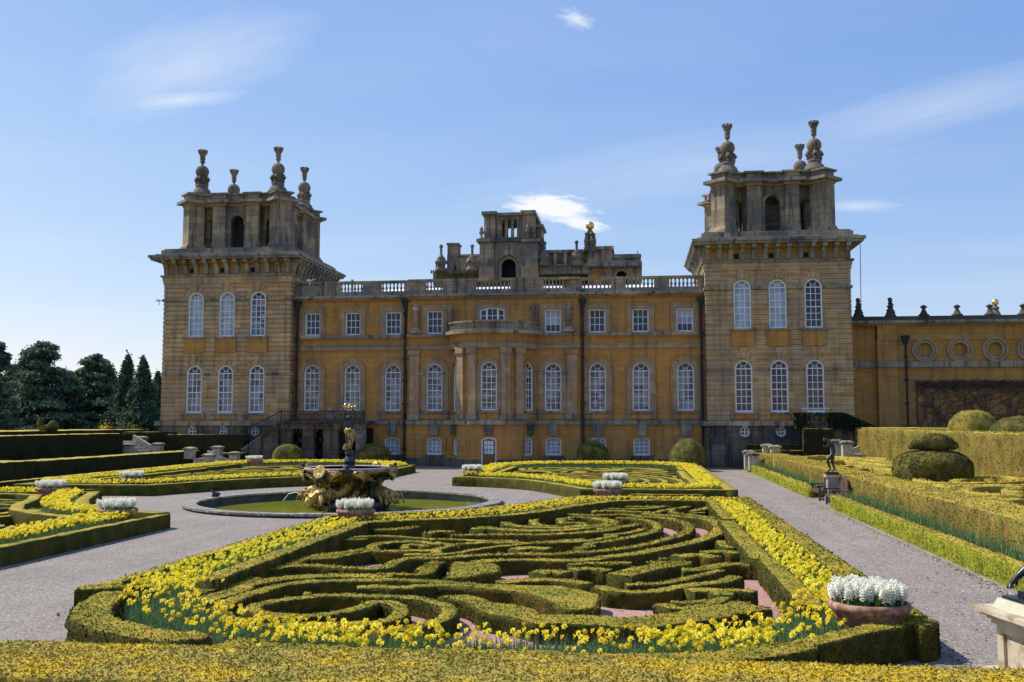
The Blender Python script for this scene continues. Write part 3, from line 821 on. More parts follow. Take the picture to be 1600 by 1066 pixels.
# rain pipes
def downpipe(x, y, ztop, label, h2=None):
    t = thing('rain_pipe', label, 'drainpipe', (x, y, 0))
    MB().tube([(x, y, 0.0), (x, y, ztop - .5)], .085, 8).part('pipe', IRON, t)
    mb = MB(); mb.frust(x, y, ztop - .55, ztop, .12, .1, .26, .18); mb.box(x - .3, x + .3, y - .2, y + .2, ztop, ztop + .12); mb.part('hopper_head', IRON, t)
    for z in np.arange(1.2, ztop - .8, 1.75):
        mb = MB(); mb.box(x - .15, x + .15, y - .12, y + .12, z, z + .16); mb.part('pipe_collar', IRON, t)
    return t
downpipe(-26.45, YF - .42, 12.75, 'black iron rain pipe in the corner beside the left tower')
downpipe(-17.75, YF - .44, 12.75, 'black iron rain pipe just left of the stone pilaster and bow')
downpipe(-3.92, YF - .44, 12.6, 'black iron rain pipe just right of the bow')
downpipe(4.98, YF - .44, 12.6, 'black iron rain pipe in the corner beside the right tower')

# ------------------------------------------------------------------ finials
def make_finial():
    # coronet, stem, ball, scrolls, base: local meshes shared by all four-corner finials
    base = MB(); base.lathe([(.74, 0), (.74, .18), (.66, .25), (.60, .42), (.48, .55), (.40, .62), (.46, .68), (.46, .8), (.36, .86)], n=20)
    scroll = []
    sm = MB()
    sm.tube([(.16, 0, .82), (.42, 0, .95), (.50, 0, 1.18), (.38, 0, 1.38), (.28, 0, 1.42)], [.10, .14, .14, .12, .08], 6)
    sm.box(.05, .36, -.08, .08, .84, 1.4)
    core = MB(); core.lathe([(.22, .82), (.2, 1.2), (.26, 1.45)], n=10)
    ball = MB(); ball.ball((0, 0, 1.82), .48, 20, 12)
    stem = MB(); stem.lathe([(.1, 2.26), (.07, 2.34), (.15, 2.5), (.2, 2.56), (.16, 2.62), (.19, 2.8), (.2, 2.86), (.17, 2.9), (.22, 3.05), (.27, 3.1), (.27, 3.16)], n=12)
    cor = MB()
    cor.lathe([(.2, 3.1), (.3, 3.24), (.28, 3.3), (.22, 3.26)], n=12)
    for k in range(8):
        a = k * PI / 4
        cor.frust(.27 * math.cos(a), .27 * math.sin(a), 3.2, 3.42, .05, .05, .08, .08)
    return dict(base=base.mesh('finial_base', FIN, True), core=core.mesh('finial_core', FIN, True), scroll=sm.mesh('scroll', FIN), ball=ball.mesh('ball', FIN, True),
                stem=stem.mesh('finial_stem', FIN), coronet=cor.mesh('coronet', FIN))
FM = make_finial()
def finial(parent, x, y, z, k=1.0):
    o = inst('finial', FM['base'], parent, (x, y, z), scale=None); o.scale = (k, k, k)
    for nm in ('core', 'ball', 'stem', 'coronet'):
        sub({'core': 'finial_core', 'ball': 'ball', 'stem': 'stem', 'coronet': 'coronet'}[nm], FM[nm], o)
    for q in range(4):
        s = sub('scroll', FM['scroll'], o); s.rotation_euler = (0, 0, q * PI / 2)
    return o

# ------------------------------------------------------------------ towers
def tower(xc, k, label, ups, lows, side):
    Y0 = 75.0; hw = 5.27; D = 10.6; yc = Y0 + D / 2
    def L(z): return 3.4 + (z - 3.4) * k
    T = thing('corner_tower', label, 'tower', (xc, yc, 0))
    x0, x1 = xc - hw, xc + hw
    zu, zl = (L(10.12), L(13.68)), (L(4.1), L(7.83))
    wins = [xc - 2.57, xc, xc + 2.57]
    # backing wall with the openings
    mb = MB(); mb.xf = Matrix.Translation((0, Y0 + .06, 0))
    wall_band(mb, x0 + .06, x1 - .06, 3.3, L(9.0), [(x, 1.28, *zl, 'arch') for x in wins], .4)
    mb.part('wall', TAN, T)
    mb = MB(); mb.xf = Matrix.Translation((0, Y0 + .06, 0))
    wall_band(mb, x0 + .06, x1 - .06, L(9.0), L(14.95), [(x, 1.28, *zu, 'arch') for x in wins], .4)
    mb.part('wall', TAN, T)
    MB().box(x0 + .06, x1 - .06, Y0 + 1.0, Y0 + D - .06, 3.3, L(14.95)).part('wall_core', TAN, T)
    for s in (x0 + .06, x1 - .075):
        MB().box(s, s + .015, Y0 + .06, Y0 + 1.0, 3.3, L(14.95)).part('side_wall', TAN, T)
    # basement
    mb = MB(); mb.xf = Matrix.Translation((0, Y0 - .1, 0))
    ocx = wins[:2] + [wins[2]]
    wall_band(mb, x0 - .1, x1 + .1, -.3, 3.1, [(x, .95, 2.05, 3.0, 'round') if False else (x, .70, 2.28, 3.0, 'arch') for x in ocx], .3)
    mb.part('basement_wall', BASEST, T)
    MB().box(x0 - .1, x1 + .1, Y0 + .4, Y0 + D, -.3, 3.1).part('basement_core', BASEST, T)
    for x in ocx:
        o = MB(); ring(o, outline(1.02, 0, 1.02, 'round'), outline(.74, .14, .88, 'round'), -.12, .02)
        oo = o.part('oculus_surround', BASEST, T, loc=None); oo.location = Vector((x, Y0 - .1, 2.15)) - W[T]
        window(T, x, Y0 - .06, 2.29, 3.03, .74, 'round', 1, 1, 'grey', name='oculus_window')
        MB().prism([(x - .16, 3.0), (x + .16, 3.0), (x + .24, 3.12), (x - .24, 3.12)], Y0 - .34, Y0 - .1).part('keystone', TRIM, T)
    b = MB(); b.box(x0 - .35, x1 + .35, Y0 - .35, Y0 + D + .3, 3.1, 3.45); b.part('base_string', TRIM, T)
    # rusticated courses: every course of blocks stands proud with a recessed joint below it
    nC = 30; zt = L(14.32); hC = (zt - 3.46) / nC
    RV = .64 + .42
    for i in range(nC):
        a = 3.46 + i * hC + .065; bz = 3.46 + (i + 1) * hC
        zm = (a + bz) / 2
        cuts = []
        for x in wins:
            for (zb, ztp) in (zl, zu):
                sp = ztp - .64
                if zb - .12 < zm < sp: cuts.append((x - .64, x + .64))
                elif sp <= zm < sp + RV: 
                    h = math.sqrt(max(0, RV ** 2 - (zm - sp) ** 2)); cuts.append((x - h, x + h))
            if L(8.80) < zm < L(9.98): cuts.append((x - .86, x + .86))
        mb = MB(); cur = x0
        segs = []
        for c0, c1 in sorted(cuts):
            if c0 > cur: segs.append((cur, c0))
            cur = max(cur, c1)
        segs.append((cur, x1))
        for s0, s1 in segs:
            if s1 - s0 > .1: MB().box(s0, s1, Y0, Y0 + .08, a, bz).part('stone_course', TAN, T)
        for sx in ((x1 - .08, x1), (x0, x0 + .08)):
            MB().box(sx[0], sx[1], Y0 + .08, Y0 + D, a, bz).part('stone_course', TAN, T)
    for x in wins:
        for (zb, ztp), bl in ((zl, lows[wins.index(x)]), (zu, ups[wins.index(x)])):
            window(T, x, Y0 + .10, zb, ztp, 1.28, 'arch', 3, 6, bl, darktop=(bl not in ('white',)) )
            sp = ztp - .64
            nv = 9
            for v in range(nv):
                t0 = PI * v / nv + .018; t1 = PI * (v + 1) / nv - .018
                ro = RV + (.55 if v == nv // 2 else 0.0); ri = .655
                poly = [(x + ri * math.cos(t), sp + ri * math.sin(t)) for t in (t0, (t0 + t1) / 2, t1)] + [(x + ro * math.cos(t), sp + ro * math.sin(t)) for t in (t1, t0)]
                MB().prism(poly[::-1], Y0 - (.08 if v == nv // 2 else -.005), Y0 + .08).part('voussoir', TAN, T)
            MB().box(x - .95, x + .95, Y0 - .26, Y0 + .02, zb - .16, zb - .03).part('sill', TRIM, T)
        MB().box(x - .84, x + .84, Y0 - .13, Y0 + .08, L(8.82), L(9.96)).part('window_apron', GOLD, T)
        for s in (-1, 1):
            MB().prism([(x + s * .88 - .1, L(3.62)), (x + s * .88 + .1, L(3.55)), (x + s * .88 + .1, L(3.95)), (x + s * .88 - .1, L(3.95))], Y0 - .2, Y0 + .01).part('sill_bracket', TRIM, T)
        MB().box(x - .78, x + .78, Y0 - .09, Y0 + .01, L(3.62), L(3.94)).part('sill_panel', GOLD, T)
    # impost strings
    for z0, z1 in ((7.05, 7.22), (12.95, 13.14)):
        cur = x0 - .1
        for x in wins + [None]:
            e = x1 + .1 if x is None else x - .68
            MB().box(cur, e, Y0 - .12, Y0 + .02, L(z0), L(z1)).part('impost_string', TRIM, T)
            if x is not None: cur = x + .68
        for sx in ((x1, x1 + .1), (x0 - .1, x0)):
            MB().box(sx[0], sx[1], Y0 + .02, Y0 + D, L(z0), L(z1)).part('impost_string', TRIM, T)
    def slab(nm, z0, z1, e, m):
        MB().box(x0 - e, x1 + e, Y0 - e, Y0 + D + e, L(z0), L(z1)).part(nm, m, T)
    slab('architrave', 14.34, 14.62, .06, TAN); slab('architrave', 14.62, 14.9, .11, TAN)
    slab('architrave_moulding', 14.9, 15.04, .24, TRIM)
    slab('frieze', 15.04, 16.2, .02, GOLD)
    slab('corona', 16.2, 16.38, .82, TRIM); slab('corona', 16.38, 16.58, .96, TRIM)
    slab('attic_course', 16.58, 16.72, .55, LEAD)
    slab('attic_course', 16.72, 17.08, .22, BELV); slab('attic_course', 17.08, 17.2, .05, TRIM)
    br = MB()
    br.prism([(-.001, 0), (.001, 0)], 0, 0.01) if False else None
    # console: curved outward to the top
    prof = [(0.02, 0), (-.12, 0), (-.2, .1), (-.24, .45), (-.42, .75), (-.72, .92), (-.76, 1.12), (.02, 1.12)]
    v = [(s * .16, y, z) for s in (-1, 1) for y, z in prof]; n = len(prof)
    br.add(v, [tuple(range(n)), tuple(range(n, 2 * n))[::-1]] + [((i + 1) % n, i, n + i, n + (i + 1) % n) for i in range(n)])
    bme = br.mesh('cornice_bracket', TRIM)
    nb_ = 13
    for i in range(nb_):
        x = x0 + .22 + (2 * hw - .44) * i / (nb_ - 1)
        inst('cornice_bracket', bme, T, (x, Y0 - .02, L(15.06)))
        if i < nb_ - 1:
            xx = x + (2 * hw - .44) / (nb_ - 1) / 2
            MB().box(xx - .25, xx + .25, Y0 - .3, Y0 - .02, L(15.95), L(16.2)).part('frieze_block', GOLD, T)
            if i in (2, 5, 8) if side < 0 else i in (2, 5, 8):
                MB().box(xx - .17, xx + .17, Y0 - .06, Y0 + .02, L(15.2), L(15.56)).part('vent_opening', DARKIN, T)
    for i in range(nb_):
        y = Y0 + .22 + (D - .44) * i / (nb_ - 1)
        for sx, r in ((x1 + .02, PI / 2), (x0 - .02, -PI / 2)):
            if (side < 0) == (sx > xc):
                inst('cornice_bracket', bme, T, (sx, y, L(15.06)), rotz=r)
    # belvedere ----------------------------------------------------
    c, d = 3.68, .92
    zb, zc, ze, zp = L(17.2), L(20.9), L(21.33), L(21.95)
    def rot(p, q):
        a = q * PI / 2; return (p[0] * math.cos(a) - p[1] * math.sin(a), p[0] * math.sin(a) + p[1] * math.cos(a))
    def plan(e, pe=.38):
        side_ = [(-c, -c - d - 1.42 * e), (-c + d + .41 * e, -c - e), (-2.0 - e, -c - e), (-2.0 - e, -c - pe - e), (-.82 + e, -c - pe - e), (-.82 + e, -c - e), (.82 - e, -c - e), (.82 - e, -c - pe - e), (2.0 + e, -c - pe - e), (2.0 + e, -c - e), (c - d - .41 * e, -c - e), (c, -c - d - 1.42 * e)]
        out_ = []
        for q in range(4): out_ += [rot(p, q) for p in side_]
        return [(xc + x, yc + y) for x, y in out_]
    MB().extr(plan(.02), zb, zb + .12).part('belvedere_floor', TRIM, T)
    for q in range(4):
        def tr(mb_):
            mb_.xf = Matrix.Translation((xc, yc, 0)) @ Matrix.Rotation(q * PI / 2, 4, 'Z'); return mb_
        # pilasters and arch wall of one side
        for s in (-1, 1):
            mb = tr(MB()); mb.box(s * 1.41 - .59, s * 1.41 + .59, -c - .36, -c + .25, zb + .1, zb + .75); mb.box(s * 1.41 - .65, s * 1.41 + .65, -c - .42, -c + .3, zb + .1, zb + .22); mb.part('pilaster_base', BELV, T)
            mb = tr(MB()); mb.box(s * 1.41 - .52, s * 1.41 + .52, -c - .30, -c + .2, zb + .75, zc); mb.part('belvedere_pilaster', BELV, T)
        mb = tr(MB()); mb.xf = mb.xf @ Matrix.Translation((0, -c + .12, 0))
        wall_band(mb, -.9, .9, zb + .1, zc, [(0, 1.12, zb + .12, zc - .75, 'arch')], .5)
        mb.part('arch_wall', BELV, T)
        mb = tr(MB()); o_ = outline(1.5, 0, (zc - .75) - (zb + 2.2) + .19, 'arch'); i_ = outline(1.14, 0, (zc - .75) - (zb + 2.2), 'arch')
        mb.xf = mb.xf @ Matrix.Translation((0, -c + .12, zb + 2.2)); ring(mb, o_, i_, -.1, .02, closed=False); mb.part('arch_moulding', BELV, T)
        for s in (-1, 1):
            mb = tr(MB()); mb.box(s * .7 - .15, s * .7 + .15, -c, -c + .2, zb + 2.15, zb + 2.4); mb.part('impost', TRIM, T)
            # oblique side bay between pilaster and corner pier
            mb = tr(MB()); mb.xf = mb.xf @ Matrix.Translation((s * 2.45, -c + .75, 0))
            wall_band(mb, -.65, .65, zb + .1, zc, [(s * .1, .72, zb + .12, zc - .95, 'arch')], .4); mb.part('side_bay_wall', BELV, T)
            mb = tr(MB()); mb.tube([(s * 2.0, -c + .35, zb + 1.05), (s * 3.0, -c + .35, zb + 1.05)], .03, 5); mb.part('railing', IRON, T)
        mb = tr(MB())
        mb.tube([(-.6, -c + .1, zb + 1.05), (.6, -c + .1, zb + 1.05)], .03, 5)
        mb.tube([(-.6, -c + .1, zb + .65), (.6, -c + .1, zb + .65)], .02, 5)
        mb.tube([(0, -c + .1, zb + .1), (0, -c + .1, zb + 1.05)], .02, 5)
        mb.part('railing', IRON, T)
        # corner pier set diagonally
        mb = MB(); mb.xf = Matrix.Translation((xc, yc, 0)) @ Matrix.Rotation(q * PI / 2, 4, 'Z') @ Matrix.Translation((-c, -c, 0)) @ Matrix.Rotation(PI / 4, 4, 'Z')
        h = d / math.sqrt(2) * 1.0; mb.box(-h, h, -h, h, zb + .5, zc); mb.part('corner_pier', BELV, T)
        mb = MB(); mb.xf = Matrix.Translation((xc, yc, 0)) @ Matrix.Rotation(q * PI / 2, 4, 'Z') @ Matrix.Translation((-c, -c, 0)) @ Matrix.Rotation(PI / 4, 4, 'Z')
        mb.box(-h - .2, h + .2, -h - .2, h + .2, zb + .08, zb + .32); mb.frust(0, 0, zb + .32, zb + .6, h + .16, h + .16, h + .03, h + .03); mb.part('pier_base', BELV, T)
        fx, fy = rot((-3.25, -3.25), q)
        finial(T, xc + fx, yc + fy, zp - .05, 1.13 * k)
    MB().box(xc - 2.2, xc + 2.2, yc - 2.2, yc + 2.2, zb + .1, zc).part('belvedere_core', BASEST, T)
    MB().extr(plan(.06), zc, zc + .2).part('belvedere_architrave', SURR, T)
    MB().extr(plan(.42), zc + .2, ze).part('belvedere_cornice', TRIM, T)
    MB().extr(plan(-.02), ze, zp - .12).part('belvedere_parapet', BELV, T)
    MB().extr(plan(.16), zp - .14, zp).part('belvedere_coping', TRIM, T)
    # low ball finials on the middle of the rear sides
    return T
TL = tower(-32.05, 1.0, 'left tower of the palace with three-bay rusticated front and open belvedere seen at an angle', ['white', 'white', 'grey'], ['grey', 'grey', 'grey'], -1)
TR = tower(10.53, 1.026, 'right tower of the palace nearest the long vine wall, with open arched belvedere', ['white', 'white', 'dark'], ['brown', 'brown', 'brown'], 1)
# lightning conductor cable and camera on the walls
t = MB(); t.tube([(16.75, 76, 16.6), (16.72, 76.2, 11.2)], .025, 4)
t.top('lightning_cable', IRON, 'thin dark cable hanging from the right tower cornice', 'cable')
for (x, y, z, lab) in ((-37.8, 75.2, 13.0, 'small white security camera on the outer corner of the left tower'), (-25.6, 75.9, 14.5, 'pair of white floodlights on the balustrade beside the left tower')):
    t = thing('security_camera', lab, 'camera', (x, y, z))
    MB().box(x - .2, x + .05, y - .15, y + .15, z, z + .16).part('camera_body', WHITE, t)
    MB().tube([(x, y, z - .3), (x, y, z + .05), (x + .45, y + .1, z + .2)], .04, 5).part('bracket', WHITE, t)

# ------------------------------------------------------------------ roof mass of the great hall, behind
YR = 98.0
def z5(x, y): return ony(660 + x * .2375, 310 + y * .2375, YR)
def rb(mb, x0, y0, x1, y1, d0=0.0, d1=4.0):
    (a, zt), (b, zb_) = z5(x0, y0), z5(x1, y1)
    mb.box(a, b, YR + d0, YR + d1, zb_, zt); return mb
H = thing('great_hall', 'weathered stone roof block of the hall rising behind the balustrade', 'building', (z5(600, 500)[0], YR + 4, 13.3))
def hb(nm, m, *r, **k):
    return rb(MB(), *r, **k).part(nm, m, H)
hb('wall', BELV, 60, 495, 400, 560, d0=.8); hb('parapet', TRIM, 60, 477, 400, 495, d0=.7)
hb('wall', BELV, 150, 365, 225, 480, d0=1.0, d1=3); hb('chimney', BELV, 150, 288, 222, 365, d0=1.2, d1=2.6); hb('chimney_cap', TRIM, 146, 282, 228, 292, d0=1.0, d1=2.8)
hb('wall', BELV, 222, 362, 400, 480, d0=1.6, d1=4); hb('parapet', TRIM, 218, 354, 400, 364, d0=1.4, d1=4)
# central tower body with its arch
(a, zt), (b, zb_) = z5(392, 305), z5(765, 560)
mb = MB(); mb.xf = Matrix.Translation((0, YR - 1.0, 0))
ac = (z5(495, 400)[0] + z5(650, 400)[0]) / 2; aw = z5(640, 400)[0] - z5(505, 400)[0]
wall_band(mb, z5(480, 400)[0], z5(668, 400)[0], zb_, zt, [(ac, aw, zb_, z5(570, 385)[1], 'arch')], 1.2)
mb.part('arch_wall', BELV, H)
mb = MB(); mb.xf = Matrix.Translation((ac, YR - 1.0, zb_ + 0.0)); hh = z5(570, 385)[1] - zb_
ring(mb, outline(aw * .98, 0, hh - .02, 'arch'), outline(aw * .7, 0, hh - aw * .15, 'arch'), .35, .7, closed=False); mb.part('inner_arch', SURR, H)
MB().box(a + .4, b - .4, YR + .8, YR + 5, zb_, zt).part('wall_core', DARKIN, H)
for x0, x1 in ((390, 482), (666, 768)):
    hb('pier', BELV, x0, 300, x1, 470, d0=-1.35, d1=4.5); hb('pier_base', SURR, x0 - 3, 465, x1 + 3, 560, d0=-1.5, d1=4.5)
for x0, x1 in ((372, 484), (664, 785)):
    hb('cornice', TRIM, x0, 287, x1, 302, d0=-1.75, d1=5)
hb('cornice', SOOT, 470, 280, 680, 298, d0=-1.3, d1=4)
hb('side_wall', BELV, 766, 300, 790, 560, d0=.5, d1=7)
# lantern with three lancets
for x0, x1, dd in ((416, 488, -1.0), (668, 742, -1.0)):
    hb('lantern_pier', BELV, x0, 122, x1, 286, d0=dd, d1=.6)
    hb('lantern_pier', BELV, x0 + 6, 122, x1 + 6, 286, d0=3.0, d1=4.4)
mb = MB(); mb.xf = Matrix.Translation((0, YR - .6, 0))
lz0, lz1 = z5(570, 262)[1], z5(570, 148)[1]
lw = z5(548, 200)[0] - z5(528, 200)[0]
wall_band(mb, z5(488, 200)[0], z5(668, 200)[0], z5(570, 286)[1], z5(570, 122)[1], [(z5(q, 200)[0], lw, lz0, lz1, 'arch') for q in (538, 577, 616)], .35)
mb.part('lancet_wall', BELV, H)
mb = MB(); mb.xf = Matrix.Translation((0, YR + 3.6, 0))
wall_band(mb, z5(488, 200)[0], z5(674, 200)[0], z5(570, 286)[1], z5(570, 122)[1], [(z5(q, 200)[0], lw * 1.5, lz0, lz1, 'arch') for q in (545, 585, 625)], .35)
mb.part('lancet_wall', BELV, H)
hb('lantern_cornice', TRIM, 402, 105, 500, 122, d0=-1.4, d1=4.8); hb('lantern_cornice', TRIM, 655, 98, 752, 120, d0=-1.4, d1=4.8); hb('lantern_cornice', TRIM, 496, 110, 660, 124, d0=-1.1, d1=4.2)
hb('lantern_cornice', TRIM, 740, 150, 785, 166, d0=1.5, d1=5.5); hb('lantern_pier', BELV, 742, 166, 770, 290, d0=2, d1=5)
def urn(x, ytop, ybot, parent, m=SOOT, wd=18, nm='urn', d0=-1.2):
    X, zt_ = z5(x, ytop); _, zb2 = z5(x, ybot); h = zt_ - zb2; r = wd * .2375 * .063
    mb = MB(); mb.lathe([(r, 0), (r, .08 * h), (r * .5, .14 * h), (r * .4, .3 * h), (r * .95, .42 * h), (r * .95, .55 * h), (r * .6, .66 * h), (r * .75, .7 * h), (r * .55, .82 * h), (r * .2, .95 * h), (.02, h)], X, YR + d0, zb2, 10)
    return mb.part(nm, m, parent, True)
for x, a_, b_ in ((403, 198, 285), (435, 192, 285), (703, 185, 280), (742, 190, 280)): urn(x, a_, b_, H, BELV, d0=-1.4)
urn(785, 245, 365, H, SOOT, 20, d0=1)
for x, a_, b_ in ((140, 320, 500), (342, 318, 495), (812, 300, 460), (1019, 293, 460)):
    X, zt_ = z5(x, a_); _, zb2 = z5(x, b_); h = zt_ - zb2
    mb = MB(); mb.lathe([(.62, 0), (.62, .12 * h), (.46, .16 * h), (.40, .26 * h), (.62, .32 * h), (.64, .40 * h), (.42, .46 * h), (.46, .5 * h), (.22, .58 * h), (.13, .66 * h), (.12, .88 * h), (.2, .9 * h), (.2, .95 * h), (.12, h)], X, YR - 1.3, zb2, 10)
    mb.part('roof_finial', FIN, H, True)
# lead roof of separate sheets
for k in range(8):
    x0 = 790 + k * 37; 
    (a, zt), (b, zb_) = z5(x0, 288), z5(x0 + 35.5, 350)
    mb = MB(); mb.add([(a, YR + 3, zb_), (b, YR + 3, zb_), (b + .35, YR + 6.5, zt), (a + .35, YR + 6.5, zt), (a, YR + 3.3, zb_ - .2), (b, YR + 3.3, zb_ - .2), (b + .35, YR + 6.8, zt - .2), (a + .35, YR + 6.8, zt - .2)],
                      [(0, 1, 2, 3), (7, 6, 5, 4), (0, 3, 7, 4), (1, 5, 6, 2), (2, 6, 7, 3), (0, 4, 5, 1)]); mb.part('lead_sheet', LEAD, H)
hb('wall', BELV, 785, 338, 1088, 470, d0=1.0, d1=8); hb('cornice', TRIM, 780, 332, 1090, 346, d0=.8, d1=8)
hb('wall', BELV, 1086, 338, 1250, 450, d0=-.2, d1=7); hb('cornice', TRIM, 1082, 322, 1258, 340, d0=-.5, d1=7)
hb('parapet', TRIM, 770, 440, 1100, 500, d0=-.6, d1=4); hb('parapet', TRIM, 1250, 418, 1440, 432, d0=-.6, d1=4)
hb('parapet', TRIM, 1250, 365, 1438, 420, d0=.3, d1=5); hb('parapet', BELV, 1252, 376, 1300, 392, d0=.1, d1=.3)
hb('parapet', BELV, 1330, 372, 1440, 388, d0=.1, d1=.3)
hb('cornice', TRIM, 1082, 432, 1445, 452, d0=-.9, d1=4)
hb('wall', GOLD, 1090, 450, 1200, 560, d0=-.2); hb('wall', BELV, 1200, 450, 1250, 560, d0=-.5)
mb = MB(); mb.xf = Matrix.Translation((0, YR - .2, 0)); (a, zt), (b, zb_) = z5(1250, 450), z5(1445, 560)
wall_band(mb, a, b, zb_, zt, [((a + b) / 2 - .6, 1.1, zb_, z5(1300, 478)[1], 'arch')], .5); mb.part('wall', BELV, H)
for q in (1142, 1312):
    mb = MB(); mb.xf = Matrix.Translation((z5(q, 500)[0], YR - .25, z5(q, 560)[1])); ring(mb, outline(1.5, 0, z5(q, 470)[1] - z5(q, 560)[1], 'arch'), outline(1.1, 0, z5(q, 480)[1] - z5(q, 560)[1], 'arch'), -.15, .02, closed=False); mb.part('arch_moulding', SURR, H)
hb('wall', BELV, 225, 395, 398, 470, d0=-.2, d1=2); hb('corbel', TRIM, 100, 470, 180, 500, d0=-.9, d1=1); hb('corbel', TRIM, 300, 462, 385, 495, d0=-.9, d1=1); hb('corbel', TRIM, 775, 425, 850, 450, d0=-.9, d1=1); hb('corbel', TRIM, 980, 425, 1060, 450, d0=-.9, d1=1)
for k in range(26):
    if 4 < k < 10: continue
    hb('parapet_block', BELV, 66 + k * 14, 482, 72 + k * 14, 500, d0=-.95, d1=-.5) if k < 24 else None
for k in range(24):
    hb('modillion', TRIM, 790 + k * 27, 452 if k > 11 else 444, 800 + k * 27, 462 if k > 11 else 452, d0=-1.1, d1=-.5)
for x0 in (96, 178, 262): hb('attic_pier', BELV, x0, 420, x0 + 34, 500, d0=-.7, d1=.9)
for x0 in (800, 866, 932, 1030, 1100, 1180): hb('attic_pier', BELV, x0, 345, x0 + 20, 440, d0=-.45, d1=1.2)
hb('hall_core', DARKIN, 780, 460, 1440, 560, d0=.6, d1=6)
hb('cross', IRON, 1414, 322, 1419, 365, d0=2, d1=2.1)
MB().tube([(-23.3, 80, 13.3), (-23.3, 80, 15.2)], .1, 8).top('flue_pipe', LEAD, 'short grey flue pipe standing on the roof right of the left tower', 'flue')
# ================================================================== LONG WING, RIGHT
YW = 78.0
def zw(y, x=1450): return ony(x, y, YW)[1]
def xw(x): return ony(x, 560, YW)[0]
WG = thing('orangery_wing', 'long golden wing with round sunk panels and bare creeper on its lower wall', 'wing', (24, YW, 0))
def wb(nm, m, x0, x1, y0, y1, z0, z1): return MB().box(x0, x1, y0, y1, z0, z1).part(nm, m, WG)
X0, X1 = 15.81, 36.0
wb('recessed_wall', GOLD, X0, xw(1370), YW + .15, YW + 1, -.3, zw(509)); wb('pilaster', GOLD, xw(1370), xw(1401), YW - .25, YW + 1, -.3, zw(509))
mb = MB(); mb.xf = Matrix.Translation((0, YW, 0))
zc_ = zw(547); rr = .93
cs = [xw(x) for x in (1445, 1500, 1555, 1610, 1665, 1720)]
wall_band(mb, xw(1401), X1, zw(567), zw(532), [(c, rr * 1.3, zc_ - rr * .65, zc_ + rr * .65, 'rect') for c in cs], .01)
mb.part('wall', GOLD, WG)
for c in cs:
    mb = MB(); mb.xf = Matrix.Translation((c, YW, zc_ - rr))
    q = [(rr * 1.02 * max(-.64, min(.64, math.cos(a) * .93)), rr + rr * 1.02 * max(-.64, min(.64, math.sin(a) * .93))) for a in [(-PI / 2 - 2 * PI * k / 40) for k in range(40)]]
    ci = lambda r, d: [(r * math.cos(a), rr + r * math.sin(a)) for a in [(-PI / 2 - 2 * PI * k / 40) for k in range(40)]]
    ring(mb, ci(rr, 0), ci(rr * .82, 0), -.16, .0); ring(mb, ci(rr * .84, 0), ci(rr * .72, 0), -.08, .0); ring(mb, ci(rr * .74, 0), ci(rr * .58, 0), -.12, .25)
    mb.part('roundel', SURR, WG)
    mb = MB(); mb.xf = Matrix.Translation((c, YW + .22, zc_)); mb.prism([(rr * .66 * math.cos(2 * PI * k / 24), rr * .66 * math.sin(2 * PI * k / 24)) for k in range(24)], 0, .1); mb.part('roundel_field', GOLD, WG)
wb('lower_wall', GOLD, xw(1401), X1, YW, YW + 1, -.3, zw(574))
wb('frieze', GOLD, xw(1401), X1, YW - .08, YW + 1, zw(532), zw(509)); wb('frieze', GOLD, xw(1370), xw(1401), YW - .33, YW + 1, zw(532), zw(509) + .01)
wb('string_course', TRIM, X0, xw(1370) - .05, YW - .05, YW + 1, zw(574), zw(565)); wb('string_course', TRIM, xw(1370) - .05, xw(1401) + .05, YW - .45, YW + 1, zw(574), zw(565)); wb('string_course', TRIM, xw(1401) + .05, X1, YW - .2, YW + 1, zw(574), zw(565))
wb('cornice', GOLD, X0, X1, YW - .3, YW + 1, zw(509), zw(506)); wb('cornice', TRIM, X0, X1, YW - .62, YW + 1, zw(506), zw(501)); wb('parapet', SOOT, X0, X1, YW - .42, YW + .4, zw(501), zw(494.5))
wb('roof', LEAD, X0, X1, YW + .4, YW + 12, zw(503), zw(501))
for x, kind in ((1341, 0), (1391, 0), (1443, 1), (1495, 1), (1546, 1), (1598, 1)):
    X = ony(x, 495, YW)[0]; zb_ = zw(494.5)
    if kind == 0:
        mb = MB(); mb.lathe([(.42, 0), (.42, .12), (.34, .18), (.34, .3), (.26, .36), (.3, .5), (.18, .62), (.24, .78), (.14, .9), (.2, 1.02), (.12, 1.1), (.18, 1.22), (.12, 1.35), (.16, 1.42), (.04, 1.46)], X, YW - .1, zb_, 8)
        for k in range(10):
            a = k * 2.4; r = .3 - k * .018; mb.ball((X + r * math.cos(a), YW - .1 + r * math.sin(a), zb_ + .35 + k * .11), .06, 5, 4)
        mb.part('crocketed_pinnacle', SOOT, WG)
    else:
        MB().lathe([(.42, 0), (.42, .1), (.3, .16), (.22, .32), (.14, .5), (.13, .58), (.24, .66), (.26, .74), (.1, .82), (.06, .86)], X, YW - .1, zb_, 10).part('vase_finial', SOOT, WG, True)
def goldball(x, y, Y, r, lab, st=0.8):
    X, Z = ony(x, y, Y)
    t = thing('gilded_ball', lab, 'gold ball', (X, Y, Z - r))
    MB().ball((X, Y, Z), r, 32, 20).part('ball', GILTB, t, True)
    return X, Z
X, Z = goldball(1555, 472.5, 92, .30, 'small gold ball on a carved finial above the long wing roof')
mb = MB(); mb.lathe([(.5, -1.4), (.45, -1.1), (.25, -.7), (.35, -.5), (.12, -.3)], X, 92, Z, 10); mb.top('ball_pedestal', FIN, 'grey carved stone stand under the small gold ball', 'pedestal')
X, Z = goldball(660 + 1103 * .2375, 310 + 181 * .2375, 98, .43, 'large gold ball held up by stone figures over the hall roof')
mb = MB()
